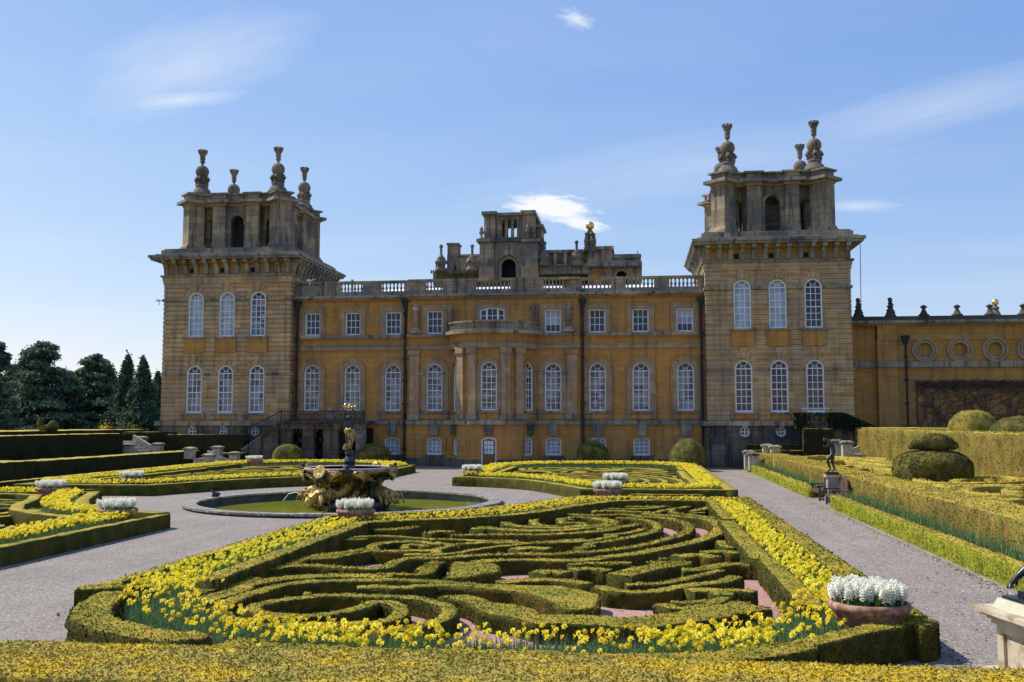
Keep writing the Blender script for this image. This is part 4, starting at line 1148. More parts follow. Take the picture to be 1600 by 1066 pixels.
for k in range(4):
    a = k * PI / 2 + .5
    mb.tube([(X + .38 * math.cos(a), 98 + .38 * math.sin(a), Z - 2.3), (X + .42 * math.cos(a), 98 + .42 * math.sin(a), Z - 1.5), (X + .33 * math.cos(a), 98 + .33 * math.sin(a), Z - .9), (X + .12 * math.cos(a), 98 + .12 * math.sin(a), Z - .45)], [.2, .26, .2, .1], 7)
    mb.ball((X + .46 * math.cos(a), 98 + .46 * math.sin(a), Z - .85), .15, 7, 5)
mb.box(X - .6, X + .6, 97.4, 98.6, Z - 2.6, Z - 2.25)
mb.top('figure_group', FIN, 'weathered stone figures crouching under the large gold ball', 'statue')
downpipe(xw(1414), YW - .3, zw(527), 'black iron rain pipe with ornate hopper on the long vine wall')

# bare creeper
rs = random.Random(3)
mb = MB()
za, zb_ = 2.2, zw(599)
for k in range(85):
    x = rs.uniform(xw(1405), 33); z = rs.uniform(1.6, 3.2); pts = []; d = rs.uniform(-.5, .5)
    for j in range(rs.randint(10, 22)):
        pts.append((x, YW - .08 - rs.random() * .08, z)); d += rs.uniform(-.5, .5); d = max(-1.4, min(1.4, d))
        x += math.sin(d) * .3; z += math.cos(d) * .3
        if z > zb_ - .05: z = zb_ - rs.random() * .25; d = rs.choice((-1.4, 1.4))
        if x < xw(1428): x = xw(1428) + .1
    if len(pts) > 2: mb.tube(pts, [rs.uniform(.012, .035)] * len(pts), 4)
for k in range(4200):
    x = rs.uniform(xw(1428), 33); z = zb_ + .15 - abs(rs.gauss(0, .35)) if rs.random() < .55 else rs.uniform(1.8, zb_)
    a = rs.uniform(0, PI * 2); l = rs.uniform(.12, .45)
    mb.tube([(x, YW - .06, z), (x + l * math.cos(a), YW - .1 - rs.random() * .2, z + l * math.sin(a) * .7)], .012, 3)
mb.top('wall_creeper', TWIG, 'bare brown creeper spreading over the lower wall of the long wing', 'creeper', kind='stuff')

# ------------------------------------------------------------------ figures grown from a skeleton
SKR = 1.38
def skin(name, pts, edges, rad, m, lvl=2):
    me = bpy.data.meshes.new(name + '_skeleton')
    me.from_pydata([tuple(p) for p in pts], edges, [])
    o = bpy.data.objects.new('skeleton', me); COL.objects.link(o)
    md = o.modifiers.new('Skin', 'SKIN'); md.use_smooth_shade = True; md.branch_smoothing = 0.6
    sv = me.skin_vertices[0].data
    for i, r in enumerate(rad):
        sv[i].radius = (r * SKR, r * SKR)
    sv[0].use_root = True
    ss = o.modifiers.new('Sub', 'SUBSURF'); ss.levels = lvl; ss.render_levels = lvl
    bpy.context.view_layer.update()
    dg = bpy.context.evaluated_depsgraph_get()
    r = bpy.data.meshes.new_from_object(o.evaluated_get(dg))
    bpy.data.objects.remove(o)
    r.name = name; r.materials.clear(); r.materials.append(m)
    return r
def chain(n0, n): return [(n0 + i, n0 + i + 1) for i in range(n - 1)]
def body(name, J, m, hscale=1.0, lvl=2):
    """J: joint -> point; grows torso, limbs and head as one surface"""
    order = ['pelvis', 'waist', 'chest', 'neck', 'head', 'crown', 'lsh', 'lel', 'lwr', 'lha', 'rsh', 'rel', 'rwr', 'rha', 'lhip', 'lkn', 'lan', 'lto', 'rhip', 'rkn', 'ran', 'rto']
    R = dict(pelvis=.15, waist=.115, chest=.15, neck=.055, head=.095, crown=.075, lsh=.065, lel=.045, lwr=.032, lha=.035, lhip=.095, lkn=.062, lan=.038, lto=.035)
    for k in list(R):
        if k[0] == 'l': R['r' + k[1:]] = R[k]
    E = [('pelvis', 'waist'), ('waist', 'chest'), ('chest', 'neck'), ('neck', 'head'), ('head', 'crown'), ('chest', 'lsh'), ('lsh', 'lel'), ('lel', 'lwr'), ('lwr', 'lha'), ('chest', 'rsh'), ('rsh', 'rel'), ('rel', 'rwr'), ('rwr', 'rha'),
         ('pelvis', 'lhip'), ('lhip', 'lkn'), ('lkn', 'lan'), ('lan', 'lto'), ('pelvis', 'rhip'), ('rhip', 'rkn'), ('rkn', 'ran'), ('ran', 'rto')]
    names = [n for n in order if n in J]
    ix = {n: i for i, n in enumerate(names)}
    return skin(name, [J[n] for n in names], [(ix[a], ix[b]) for a, b in E if a in ix and b in ix], [R[n] * hscale for n in names], m, lvl)

# stone statues on the attic wall
Jst = dict(pelvis=(0, 0, 1.05), waist=(0, 0, 1.25), chest=(0, -.02, 1.45), neck=(0, -.02, 1.66), head=(.02, -.04, 1.80), crown=(.02, -.04, 1.9),
           lsh=(-.21, 0, 1.54), lel=(-.30, -.06, 1.27), lwr=(-.12, -.2, 1.2), lha=(0, -.22, 1.2), rsh=(.21, 0, 1.54), rel=(.32, -.02, 1.3), rwr=(.24, -.18, 1.5), rha=(.2, -.22, 1.6),
           lhip=(-.1, 0, .98), lkn=(-.1, -.05, .55), lan=(-.07, 0, .12), lto=(-.08, -.14, .05), rhip=(.1, 0, .98), rkn=(.09, -.02, .55), ran=(.08, .02, .12), rto=(.1, -.12, .05))
stme = body('statue', Jst, BELV, 1.15)
def drape(z0, z1, r0, r1, n=26, m=FIN, seed=0, name='drapery', dx=0.0, fold=.12):
    mb = MB(); prof = 14; v = []; f = []
    for i in range(prof):
        t = i / (prof - 1); z = z0 + (z1 - z0) * t; r = r0 + (r1 - r0) * t + .05 * math.sin(t * 5 + seed)
        for k in range(n):
            a = 2 * PI * k / n; rr_ = r * (1 + fold * math.sin(a * 7 + t * 2.2 + seed) + fold * .5 * math.sin(a * 12 - t * 3))
            v.append((rr_ * math.cos(a) + dx * math.sin(t * PI), rr_ * math.sin(a) * .8, z))
    for i in range(prof - 1):
        for k in range(n): f.append((i * n + k, i * n + (k + 1) % n, (i + 1) * n + (k + 1) % n, (i + 1) * n + k))
    f.append(tuple(range(n))[::-1]); f.append(tuple((prof - 1) * n + k for k in range(n)))
    mb.add(v, f); return mb.mesh(name, m, True)
dr_me = drape(.42, 1.35, .17, .2, seed=1, m=BELV)
plm = MB(); plm.box(-.4, .4, -.3, .25, 0, .22); plm.frust(0, 0, .22, .42, .36, .26, .22, .2); plinme = plm.mesh('corbel', TRIM)
for i, (x, lab) in enumerate(((650, 'stone statue against the attic wall, leftmost of the four, beside the rain pipe'), (703, 'stone statue against the attic wall above the left end of the round bow'),
                              (834, 'stone statue against the attic wall above the right end of the round bow'), (889, 'stone statue against the attic wall, rightmost of the four'))):
    X, _ = ony(x, 500, YC - .35)
    t = thing('statue', lab, 'statue', (X, YC - .38, 10.18), 'stone statues on the attic wall')
    a = inst('figure', stme, t, (X, YC - .38, 10.62)); a.scale = (.98 if i % 2 else -.98, 1, .98)
    inst('drapery', dr_me, t, (X, YC - .38, 10.60)); inst('corbel', plinme, t, (X, YC - .38, 10.2))

# ------------------------------------------------------------------ stair and porch left of the bow
PO = thing('porch', 'creeper-grown stone porch with iron-railed landing and stair beside the left tower', 'porch', (-24.5, 74.5, 0))
def pb(nm, m, x0, x1, y0, y1, z0, z1): return MB().box(x0, x1, y0, y1, z0, z1).part(nm, m, PO)
px0, px1 = ony(440, 660, 73.2)[0], ony(569, 660, 73.2)[0]
pb('landing', BASEST, px0 - .2, px1 + .1, 73.0, 75.95, 3.25, 3.45)
pb('lintel', TRIM, px0, px1, 73.1, 73.6, 2.85, 3.25)
for a, b, m in ((440, 455, BASEST), (472, 490, BASEST), (505, 528, BASEST), (556, 569, TRIM)):
    pb('pier', m, ony(a, 700, 73.2)[0], ony(b, 700, 73.2)[0], 73.15, 73.75, -.2, 2.85)
pb('back_wall', DARKIN, px0, px1, 75.7, 75.85, -.2, 2.9)
pb('end_wall', BASEST, px0 - .25, px0, 73.6, 75.9, -.2, 3.25)
xs_ = ony(378, 680, 73.2)[0]
MB().prism([(xs_, -.2), (xs_, 1.2), (px0 - .25, 3.25), (px0 - .25, -.2)], 73.1, 74.85).part('stair_wall', BASEST, PO)
nst = 13
for k in range(nst):
    x1_ = px0 - .25 - k * (px0 - .25 - xs_) / nst
    pb('step', TRIM, x1_ - .3, x1_, 73.3, 74.8, 3.25 - (k + 1) * .155, 3.40 - (k + 1) * .155)
mb = MB()
zt = ony(500, 642.5, 73.1)[1]
mb.tube([(px0, 73.1, zt), (px1, 73.1, zt)], .035, 5); mb.tube([(px0, 73.1, 3.55), (px1, 73.1, 3.55)], .02, 4)
n = int((px1 - px0) / .13)
for k in range(n + 1):
    x = px0 + (px1 - px0) * k / n; mb.tube([(x, 73.1, 3.45), (x, 73.1, zt)], .014, 4)
xe = ony(366, 679, 73.1)[0]; ze = ony(366, 679, 73.1)[1]
mb.tube([(px0, 73.1, zt), (xe, 73.1, ze)], .035, 5)
for k in range(38):
    t_ = k / 38; x = px0 + (xe - px0) * t_; z = zt + (ze - zt) * t_; mb.tube([(x, 73.1, z - .95), (x, 73.1, z)], .014, 4)
for x in (px0, px1): mb.tube([(x, 73.1, 3.4), (x, 73.1, zt + .1)], .05, 6)
mb.part('railing', IRON, PO)
for k, x in enumerate((ony(553, 650, 73.4)[0], ony(564, 650, 73.4)[0])):
    pass
mb = MB()
for k in range(900):
    x = rs.uniform(px0 - 1.5, px1); z = rs.choice([rs.gauss(3.25, .25), rs.uniform(.2, 3.3)]); 
    if x < px0: z = min(z, 3.2 + (x - px0) * .55) - rs.random() * .2
    a = rs.uniform(0, PI * 2); l = rs.uniform(.15, .6)
    mb.tube([(x, 73.0, z), (x + l * .6 * math.cos(a), 72.9 - rs.random() * .15, z + l * math.sin(a))], .016, 3)
mb.top('porch_creeper', TWIG, 'bare brown creeper hanging over the porch piers and stair wall', 'creeper', kind='stuff')
mb = MB(); mb.lathe([(.16, 0), (.2, .05), (.1, .12), (.22, .35), (.26, .5), (.2, .62), (.05, .72)], 0, 0, 0, 10)
X = ony(517, 645, 74.2)[0]
mb.xf = None; mb.v = [(x + X, y + 74.2, z + 3.45 + .35) for x, y, z in mb.v]
mb.box(X - .3, X + .3, 73.95, 74.45, 3.45, 3.8)
mb.top('garden_urn', LEAD, 'grey urn standing on the railed landing between two windows', 'urn')

# right stair under ivy
PR = thing('garden_stair', 'ivy covered outside stair running down from the right tower window', 'stair', (14.5, 74, 0))
a_, b_ = ony(1253, 650, 73.4)[0], ony(1295, 650, 73.4)[0]; e_ = ony(1372, 670, 73.4)[0]
MB().box(a_, b_, 73.2, 74.9, -.2, 3.3).part('landing', BASEST, PR)
MB().prism([(b_, -.2), (b_, 3.3), (e_, 2.6), (e_, -.2)][::-1], 73.2, 74.9).part('stair_wall', BASEST, PR)
mb = MB(); zt = 4.35
mb.tube([(a_, 73.3, zt), (b_, 73.3, zt)], .03, 5)
for k in range(15): x = a_ + (b_ - a_) * k / 14; mb.tube([(x, 73.3, 3.3), (x, 73.3, zt)], .014, 4)
mb.part('railing', WHITE, PR)

# ------------------------------------------------------------------ leaf scatter
def leaves_mesh(name, P, size, mats, mi=None, up=0.0, aspect=1.6, rng=RNG):
    n = len(P)
    d = rng.normal(size=(n, 3)); d[:, 2] += up; d /= np.linalg.norm(d, axis=1)[:, None]
    e = rng.normal(size=(n, 3)); e -= (e * d).sum(1)[:, None] * d; e /= np.linalg.norm(e, axis=1)[:, None]
    f = np.cross(d, e)
    s = size * rng.uniform(.6, 1.3, n)
    a = e * (s * aspect * .5)[:, None]; b = f * (s * .5)[:, None]
    V = np.stack([P - a, P - b, P + a, P + b], 1).reshape(-1, 3)
    Q = np.arange(4 * n).reshape(-1, 4)
    return V, Q
def add_leaf_object(name, P, size, m, parent=None, up=0.0, **k):
    V, Q = leaves_mesh(name, P, size, (m,), up=up)
    me = fastmesh(name, V, Q, mats=(m,))
    o = bpy.data.objects.new(name, me)
    link(o, parent)
    return o
ip = []
for k in range(9000):
    x = rs.uniform(a_ - .6, e_ + .5); top_ = 4.0 if x < b_ + 1.0 else 4.0 - (x - b_ - 1.0) * .46
    if x < a_: top_ = 4.0
    if a_ + .25 < x < b_ - .1 and rs.random() < .9: continue
    z = top_ - abs(rs.gauss(0, .45)); ip.append((x, 73.1 - rs.random() * .35 + rs.random() * .3, max(1.5, z)))
o = add_leaf_object('ivy', np.array(ip), .14, IVY); tag(o, 'dark green ivy heaped over the stair railing at the right tower', 'ivy', kind='stuff')

# ================================================================== GROUND
def disc_sheet(name, z, m, hole, x0, x1, y0, y1, kind='structure'):
    cx, cy, r = hole; n = 64
    mb = MB(); 
    ci = [(cx + r * math.cos(2 * PI * k / n), cy + r * math.sin(2 * PI * k / n)) for k in range(n)]
    sq = []
    for k in range(n):
        a = 2 * PI * k / n; c, s = math.cos(a), math.sin(a); t = 8.0 / max(abs(c), abs(s)); sq.append((cx + c * t, cy + s * t))
    v = [(x, y, z) for x, y in ci] + [(x, y, z) for x, y in sq]
    mb.add(v, [(k, n + k, n + (k + 1) % n, (k + 1) % n) for k in range(n)])
    for a, b, c, d in ((x0, cx - 8, y0, y1), (cx + 8, x1, y0, y1), (cx - 8, cx + 8, y0, cy - 8), (cx - 8, cx + 8, cy + 8, y1)):
        mb.add([(a, c, z), (b, c, z), (b, d, z), (a, d, z)], [(0, 1, 2, 3)])
    return mb.top(name, m, kind=kind)
PCX, PCY, PR_ = -12.0, 40.7, 6.1
disc_sheet('gravel_path', 0.0, GRAVEL, (PCX, PCY, PR_), -33.6, 9.3, 4.0, 76.5)
mb = MB(); mb.add([(-900, -300, -.6), (900, -300, -.6), (900, 1800, -.6), (-900, 1800, -.6)], [(0, 1, 2, 3)]); mb.top('ground', LAWN, kind='structure')
mb = MB(); mb.box(9.2, 17.0, 4, 76, -.5, .52); mb.top('right_terrace', SOIL, kind='structure')
mb = MB(); mb.box(16.6, 60, 4, 78, -.5, 2.45); mb.top('upper_right_terrace', LAWN, kind='structure')
mb = MB(); mb.box(-37, -33.5, 4, 76, -.5, .72); mb.top('left_terrace', SOIL, kind='structure')
mb = MB(); mb.box(-90, -38.2, 4, 120, -.5, 1.9); mb.top('upper_left_terrace', LAWN, kind='structure')
mb = MB(); a0 = ony(1120, 727, 74.5)[0]; mb.box(a0, 7.4, 73.6, 75, -.1, .03); mb.top('grass_strip', BOXG, kind='structure')

# ================================================================== POOL AND FOUNTAIN
pool = thing('fountain_pool', 'round stone-rimmed pool of green water in the gravel', 'pool', (PCX, PCY, 0))
mb = MB(); n = 72
mb.xf = Matrix.Translation((PCX, PCY, 0))
prof = [(PR_ + .28, -.02), (PR_ + .30, .06), (PR_ - .06, .07), (PR_ - .06, .03), (PR_ - .02, .0), (PR_ - .02, -.6)]
v = []; f = []
for r, z in prof:
    for k in range(n):
        a = 2 * PI * k / n; v.append((r * math.cos(a), r * math.sin(a), z))
for i in range(len(prof) - 1):
    for k in range(n): f.append((i * n + k, i * n + (k + 1) % n, (i + 1) * n + (k + 1) % n, (i + 1) * n + k))
mb.add(v, f); mb.part('pool_wall', ALGAE, pool)
for k in range(40):                          # coping stones with open joints
    a0, a1 = 2 * PI * k / 40 + .004, 2 * PI * (k + 1) / 40 - .004
    o_, i_ = PR_ + .42 + rs.uniform(-.01, .01), PR_ - .14
    P4 = [(PCX + r * math.cos(a), PCY + r * math.sin(a)) for r, a in ((o_, a0), (o_, (a0 + a1) / 2), (o_, a1), (i_, a1), (i_, (a0 + a1) / 2), (i_, a0))]
    MB().extr(P4, .07 + rs.uniform(0, .006), .15 + rs.uniform(-.006, .008)).part('coping_stone', RIM, pool)
mb = MB(); mb.extr([(PCX + (PR_ - .01) * math.cos(2 * PI * k / n), PCY + (PR_ - .01) * math.sin(2 * PI * k / n)) for k in range(n)], -.5, -.24)
mb.top('pool_water', WATER, kind='structure')
fx, fy = -11.9, 40.8
FT = thing('fountain', 'gilded and black bronze fountain with sea creatures carrying a wide marble bowl', 'fountain', (fx, fy, 0))
mb = MB(); mb.lathe([(.5, -.1), (.62, .2), (.45, .5), (.38, .8), (.55, 1.05), (1.1, 1.2), (1.6, 1.27), (1.82, 1.36), (1.88, 1.42), (1.88, 1.5), (1.80, 1.52), (1.76, 1.46), (.3, 1.44)], fx, fy, 0, 48)
mb.part('bowl', MARBLE, FT, True)
mb = MB(); mb.lathe([(.02, 1.475), (1.74, 1.475)], fx, fy, 0, 40); mb.part('bowl_water', WATER, FT)
core = MB()
for k in range(10):
    a = 2 * PI * k / 10
    pts = [(fx + r * math.cos(a + w), fy + r * math.sin(a + w), z) for r, w, z in ((.5, 0, .05), (.85, .1, .2), (.95, .25, .5), (.62, .3, .75), (.7, .1, 1.0), (1.1, 0, 1.18), (1.45, -.1, 1.26))]
    core.tube(pts, [.16, .2, .17, .14, .15, .12, .07], 7)
o = core.part('scrollwork', GILT, FT, True); o['kind'] = 'stuff'
def unit(ang, seed):
    ca, sa = math.cos(ang), math.sin(ang)
    def T(p): return (p[0] * ca - p[1] * sa, p[0] * sa + p[1] * ca, p[2])
    loc = (fx, fy, 0)
    # dolphin-like sea beast
    pts = [(1.55, .05, .45), (1.95, .02, .42), (2.3, -.02, .30), (2.5, -.03, .2), (1.15, .25, .42), (.85, .55, .62), (1.0, .8, .95), (1.25, .85, 1.15), (1.35, .95, 1.3),
           (2.1, .22, .25), (2.25, .35, .05), (2.05, -.22, .25), (2.2, -.35, .02), (1.5, .1, .75), (1.4, .15, .95), (2.52, .05, .42)]
    ed = [(0, 1), (1, 2), (2, 3), (0, 4), (4, 5), (5, 6), (6, 7), (7, 8), (1, 9), (9, 10), (1, 11), (11, 12), (0, 13), (13, 14), (2, 15)]
    ra = [.27, .27, .2, .11, .22, .17, .12, .09, .05, .1, .04, .1, .04, .09, .03, .06]
    o = inst('sea_beast', skin('sea_beast', [T(p) for p in pts], ed, ra, GILT), FT, loc)
    # fins, tail leaves and wing of separate gilt feathers
    mb_ = MB(); mb_.xf = Matrix.Rotation(ang, 4, 'Z')
    rs_ = random.Random(seed)
    for k in range(7):
        t = k / 6; a0 = -.3 + t * 1.5
        p0 = (1.05, .45, .95); p1 = (1.05 + .85 * math.cos(a0) * .75, .45 + .9 * math.sin(a0 + .3), 1.0 + .28 * math.sin(t * 2.4))
        mid = tuple((p0[i] + p1[i]) / 2 + (0, 0, .1)[i] for i in range(3))
        mb_.tube([p0, mid, p1], [.04, .085, .02], 5)
    for k in range(7):
        t = k / 6; a0 = .3 - t * 1.5
        p0 = (1.05, -.45, .95); p1 = (1.05 + .85 * math.cos(a0) * .75, -.45 + .9 * math.sin(a0 - .3), 1.0 + .28 * math.sin(t * 2.4))
        mid = tuple((p0[i] + p1[i]) / 2 + (0, 0, .1)[i] for i in range(3))
        mb_.tube([p0, mid, p1], [.04, .085, .02], 5)
    for k in range(14):
        a0 = rs_.uniform(-1.0, 1.0); r0 = rs_.uniform(1.3, 2.2)
        mb_.tube([(r0, a0 * .2, .15 + rs_.random() * .2), (r0 + .2, a0 * .45, .3 + rs_.random() * .2), (r0 + .35, a0 * .5, .05)], [.03, .07, .01], 5)
    o = bpy.data.objects.new('wing', mb_.mesh('wing', GILT, True)); COL.objects.link(o); o.parent = FT; o['kind'] = 'stuff'
    # dark triton leaning out under the rim
    J = dict(pelvis=(1.25, 0, .62), waist=(1.34, 0, .82), chest=(1.5, 0, 1.0), neck=(1.62, 0, 1.16), head=(1.72, 0, 1.27), crown=(1.76, 0, 1.34),
             lsh=(1.5, .2, 1.08), lel=(1.75, .36, 1.12), lwr=(1.95, .28, 1.32), lha=(2.0, .22, 1.4), rsh=(1.5, -.2, 1.08), rel=(1.62, -.4, .95), rwr=(1.5, -.45, .8), rha=(1.45, -.42, .72),
             lhip=(1.2, .1, .55), lkn=(1.35, .16, .25), lan=(1.5, .2, 0), rhip=(1.2, -.1, .55), rkn=(1.35, -.16, .25), ran=(1.5, -.2, 0))
    inst('triton', body('triton', {k: T(p) for k, p in J.items()}, BRONZE, 1.12), FT, loc)
    mb_ = MB(); mb_.xf = Matrix.Rotation(ang, 4, 'Z') @ Matrix.Translation((2.08, .15, 1.38)) @ Matrix.Rotation(1.2, 4, 'Y')
    mb_.lathe([(.02, -.08), (.2, -.04), (.3, .04), (.26, .05), (.02, -.02)], n=14)
    o = bpy.data.objects.new('shell', mb_.mesh('shell', GILT, True)); COL.objects.link(o); o.parent = FT
    # small bronze figure on the bowl rim, between the tritons
    a2 = ang + .62; c2, s2 = math.cos(a2), math.sin(a2)
    def T2(p): return (p[0] * c2 - p[1] * s2, p[0] * s2 + p[1] * c2, p[2])
    J = dict(pelvis=(1.86, 0, 1.2), waist=(1.88, 0, 1.32), chest=(1.9, 0, 1.44), neck=(1.9, 0, 1.54), head=(1.9, 0, 1.63), crown=(1.9, 0, 1.69), lsh=(1.9, .1, 1.47), lel=(1.95, .24, 1.42), lwr=(1.95, .34, 1.5),
             rsh=(1.9, -.1, 1.47), rel=(1.95, -.24, 1.42), rwr=(1.95, -.34, 1.5), lhip=(1.84, .05, 1.12), lkn=(1.7, .1, .95), rhip=(1.84, -.05, 1.12), rkn=(1.7, -.1, .95))
    inst('rim_figure', body('rim_figure', {k: T2(p) for k, p in J.items()}, BRONZE, .72), FT, loc)
    mb_ = MB(); mb_.xf = Matrix.Rotation(a2, 4, 'Z')
    for s in (-1, 1):
        for k in range(6):
            t = k / 5
            mb_.tube([(1.86, s * .1, 1.34), (1.9, s * (.4 + .15 * t), 1.36 - .16 * t), (1.8, s * (.95 - .25 * t), 1.45 - .5 * t)], [.03, .07, .015], 5)
    o = bpy.data.objects.new('rim_wing', mb_.mesh('rim_wing', GILT, True)); COL.objects.link(o); o.parent = FT; o['kind'] = 'stuff'
for k in range(4): unit(math.radians(-22 - 90 * k), k)
mb = MB()
for k in range(46):
    a = rs.uniform(0, 2 * PI); r = rs.uniform(.7, 1.9) * (1 + .12 * math.cos(4 * (a + .38))); s = rs.uniform(.14, .3)
    mb.ball((fx + r * math.cos(a), fy + r * math.sin(a), -.02), s, 6, 4, .7)
o = mb.part('rock_base', ROCK, FT); o['kind'] = 'stuff'
# crowning figure
mb = MB(); mb.lathe([(.30, 1.45), (.22, 1.6), (.26, 1.75), (.17, 1.95), (.21, 2.1), (.15, 2.2)], fx, fy, 0, 9); mb.part('rock_pedestal', ROCK, FT)
J = dict(pelvis=(0, 0, 2.98), waist=(.0, 0, 3.13), chest=(-.02, -.02, 3.3), neck=(-.02, -.02, 3.46), head=(-.03, -.05, 3.58), crown=(-.03, -.05, 3.66), lsh=(-.2, 0, 3.4), lel=(-.27, 0, 3.62), lwr=(-.22, -.02, 3.86), lha=(-.16, -.02, 3.93),
         rsh=(.17, 0, 3.4), rel=(.25, 0, 3.62), rwr=(.17, -.02, 3.84), rha=(.1, -.02, 3.93), lhip=(-.08, 0, 2.9), lkn=(-.1, -.06, 2.55), lan=(-.13, 0, 2.2), rhip=(.08, 0, 2.9), rkn=(.05, 0, 2.55), ran=(-.02, 0, 2.2))
inst('crowning_figure', body('crowning_figure', J, BRONZE, 1.0), FT, (fx, fy, 0))
mb = MB(); n = 28; v = []; f = []
zs = [(2.18, .17, -.12), (2.26, .22, -.12), (2.4, .2, -.08), (2.6, .18, .02), (2.8, .22, .03), (3.0, .25, 0), (3.08, .24, -.02), (3.13, .18, -.03)]
for i, (z, r, dx) in enumerate(zs):
    for k in range(n):
        a = 2 * PI * k / n; q = r * .84 * (1 + .17 * math.sin(a * 7 + z * 3) + .06 * math.sin(a * 13 - z * 4)); v.append((fx + dx + q * math.cos(a), fy + q * math.sin(a) * .85, z + .03 * math.sin(a * 5 + 1)))
for i in range(len(zs) - 1):
    for k in range(n): f.append((i * n + k, i * n + (k + 1) % n, (i + 1) * n + (k + 1) % n, (i + 1) * n + k))
f.append(tuple(range(n))[::-1]); f.append(tuple((len(zs) - 1) * n + k for k in range(n)))
mb.add(v, f); mb.part('drapery', GILT, FT, True)
mb = MB(); mb.lathe([(.1, 3.9), (.17, 3.95), (.18, 4.0), (.16, 4.0), (.1, 3.94)], fx - .02, fy, 0, 14)
for k in range(9):
    a = 2 * PI * k / 9; mb.tube([(fx - .02 + .16 * math.cos(a), fy + .16 * math.sin(a), 3.97), (fx - .02 + .25 * math.cos(a), fy + .25 * math.sin(a), 4.06), (fx - .02 + .2 * math.cos(a), fy + .2 * math.sin(a), 4.13)], [.04, .045, .02], 5)
mb.part('crown', GILTB, FT, True)
mb = MB()
for (a, r0) in ((math.radians(-202), 2.5),):
    p = [(fx + r * math.cos(a), fy + r * math.sin(a), z) for r, z in ((2.5, .28), (2.9, .36), (3.3, .28), (3.6, -.02))]
    mb.tube(p, [.012, .012, .014, .02], 4)
o = mb.top('water_jet', WHITE, 'thin arc of water from the leftmost sea beast of the fountain', 'water jet')
# duck on the rim
dx, dy = -19.4, 41.0
dxp = onz(283, 778, .375)
sk = skin('duck', [(0, 0, .12), (.14, 0, .13), (.28, 0, .18), (-.12, 0, .14), (-.16, 0, .25), (-.18, 0, .33), (-.26, 0, .32)], [(0, 1), (1, 2), (0, 3), (3, 4), (4, 5), (5, 6)], [.1, .09, .03, .07, .035, .045, .02], BRONZE)
o = inst('duck', sk, None, (PCX - PR_ - .02, PCY + 1.0, .15)); o.scale = (.8,) * 3
tag(o, 'small dark duck sitting on the left end of the pool rim', 'duck')
# ================================================================== HEDGES
def smooth_path(pts, step, closed=False):
    P = [np.array(p, float) for p in pts]
    out = []
    n = len(P)
    for i in range(n - 1):
        p0 = P[max(i - 1, 0)]; p1 = P[i]; p2 = P[i + 1]; p3 = P[min(i + 2, n - 1)]
        k = max(1, int(np.linalg.norm(p2 - p1) / step))
        for j in range(k):
            t = j / k
            out.append(.5 * ((2 * p1) + (-p0 + p2) * t + (2 * p0 - 5 * p1 + 4 * p2 - p3) * t * t + (-p0 + 3 * p1 - 3 * p2 + p3) * t ** 3))
    out.append(P[-1])
    return np.array(out)
def straight_path(pts, step):
    out = []
    for a, b in zip(pts[:-1], pts[1:]):
        a, b = np.array(a, float), np.array(b, float); k = max(1, int(np.linalg.norm(b - a) / step))
        for j in range(k): out.append(a + (b - a) * j / k)
    out.append(np.array(pts[-1], float)); return np.array(out)
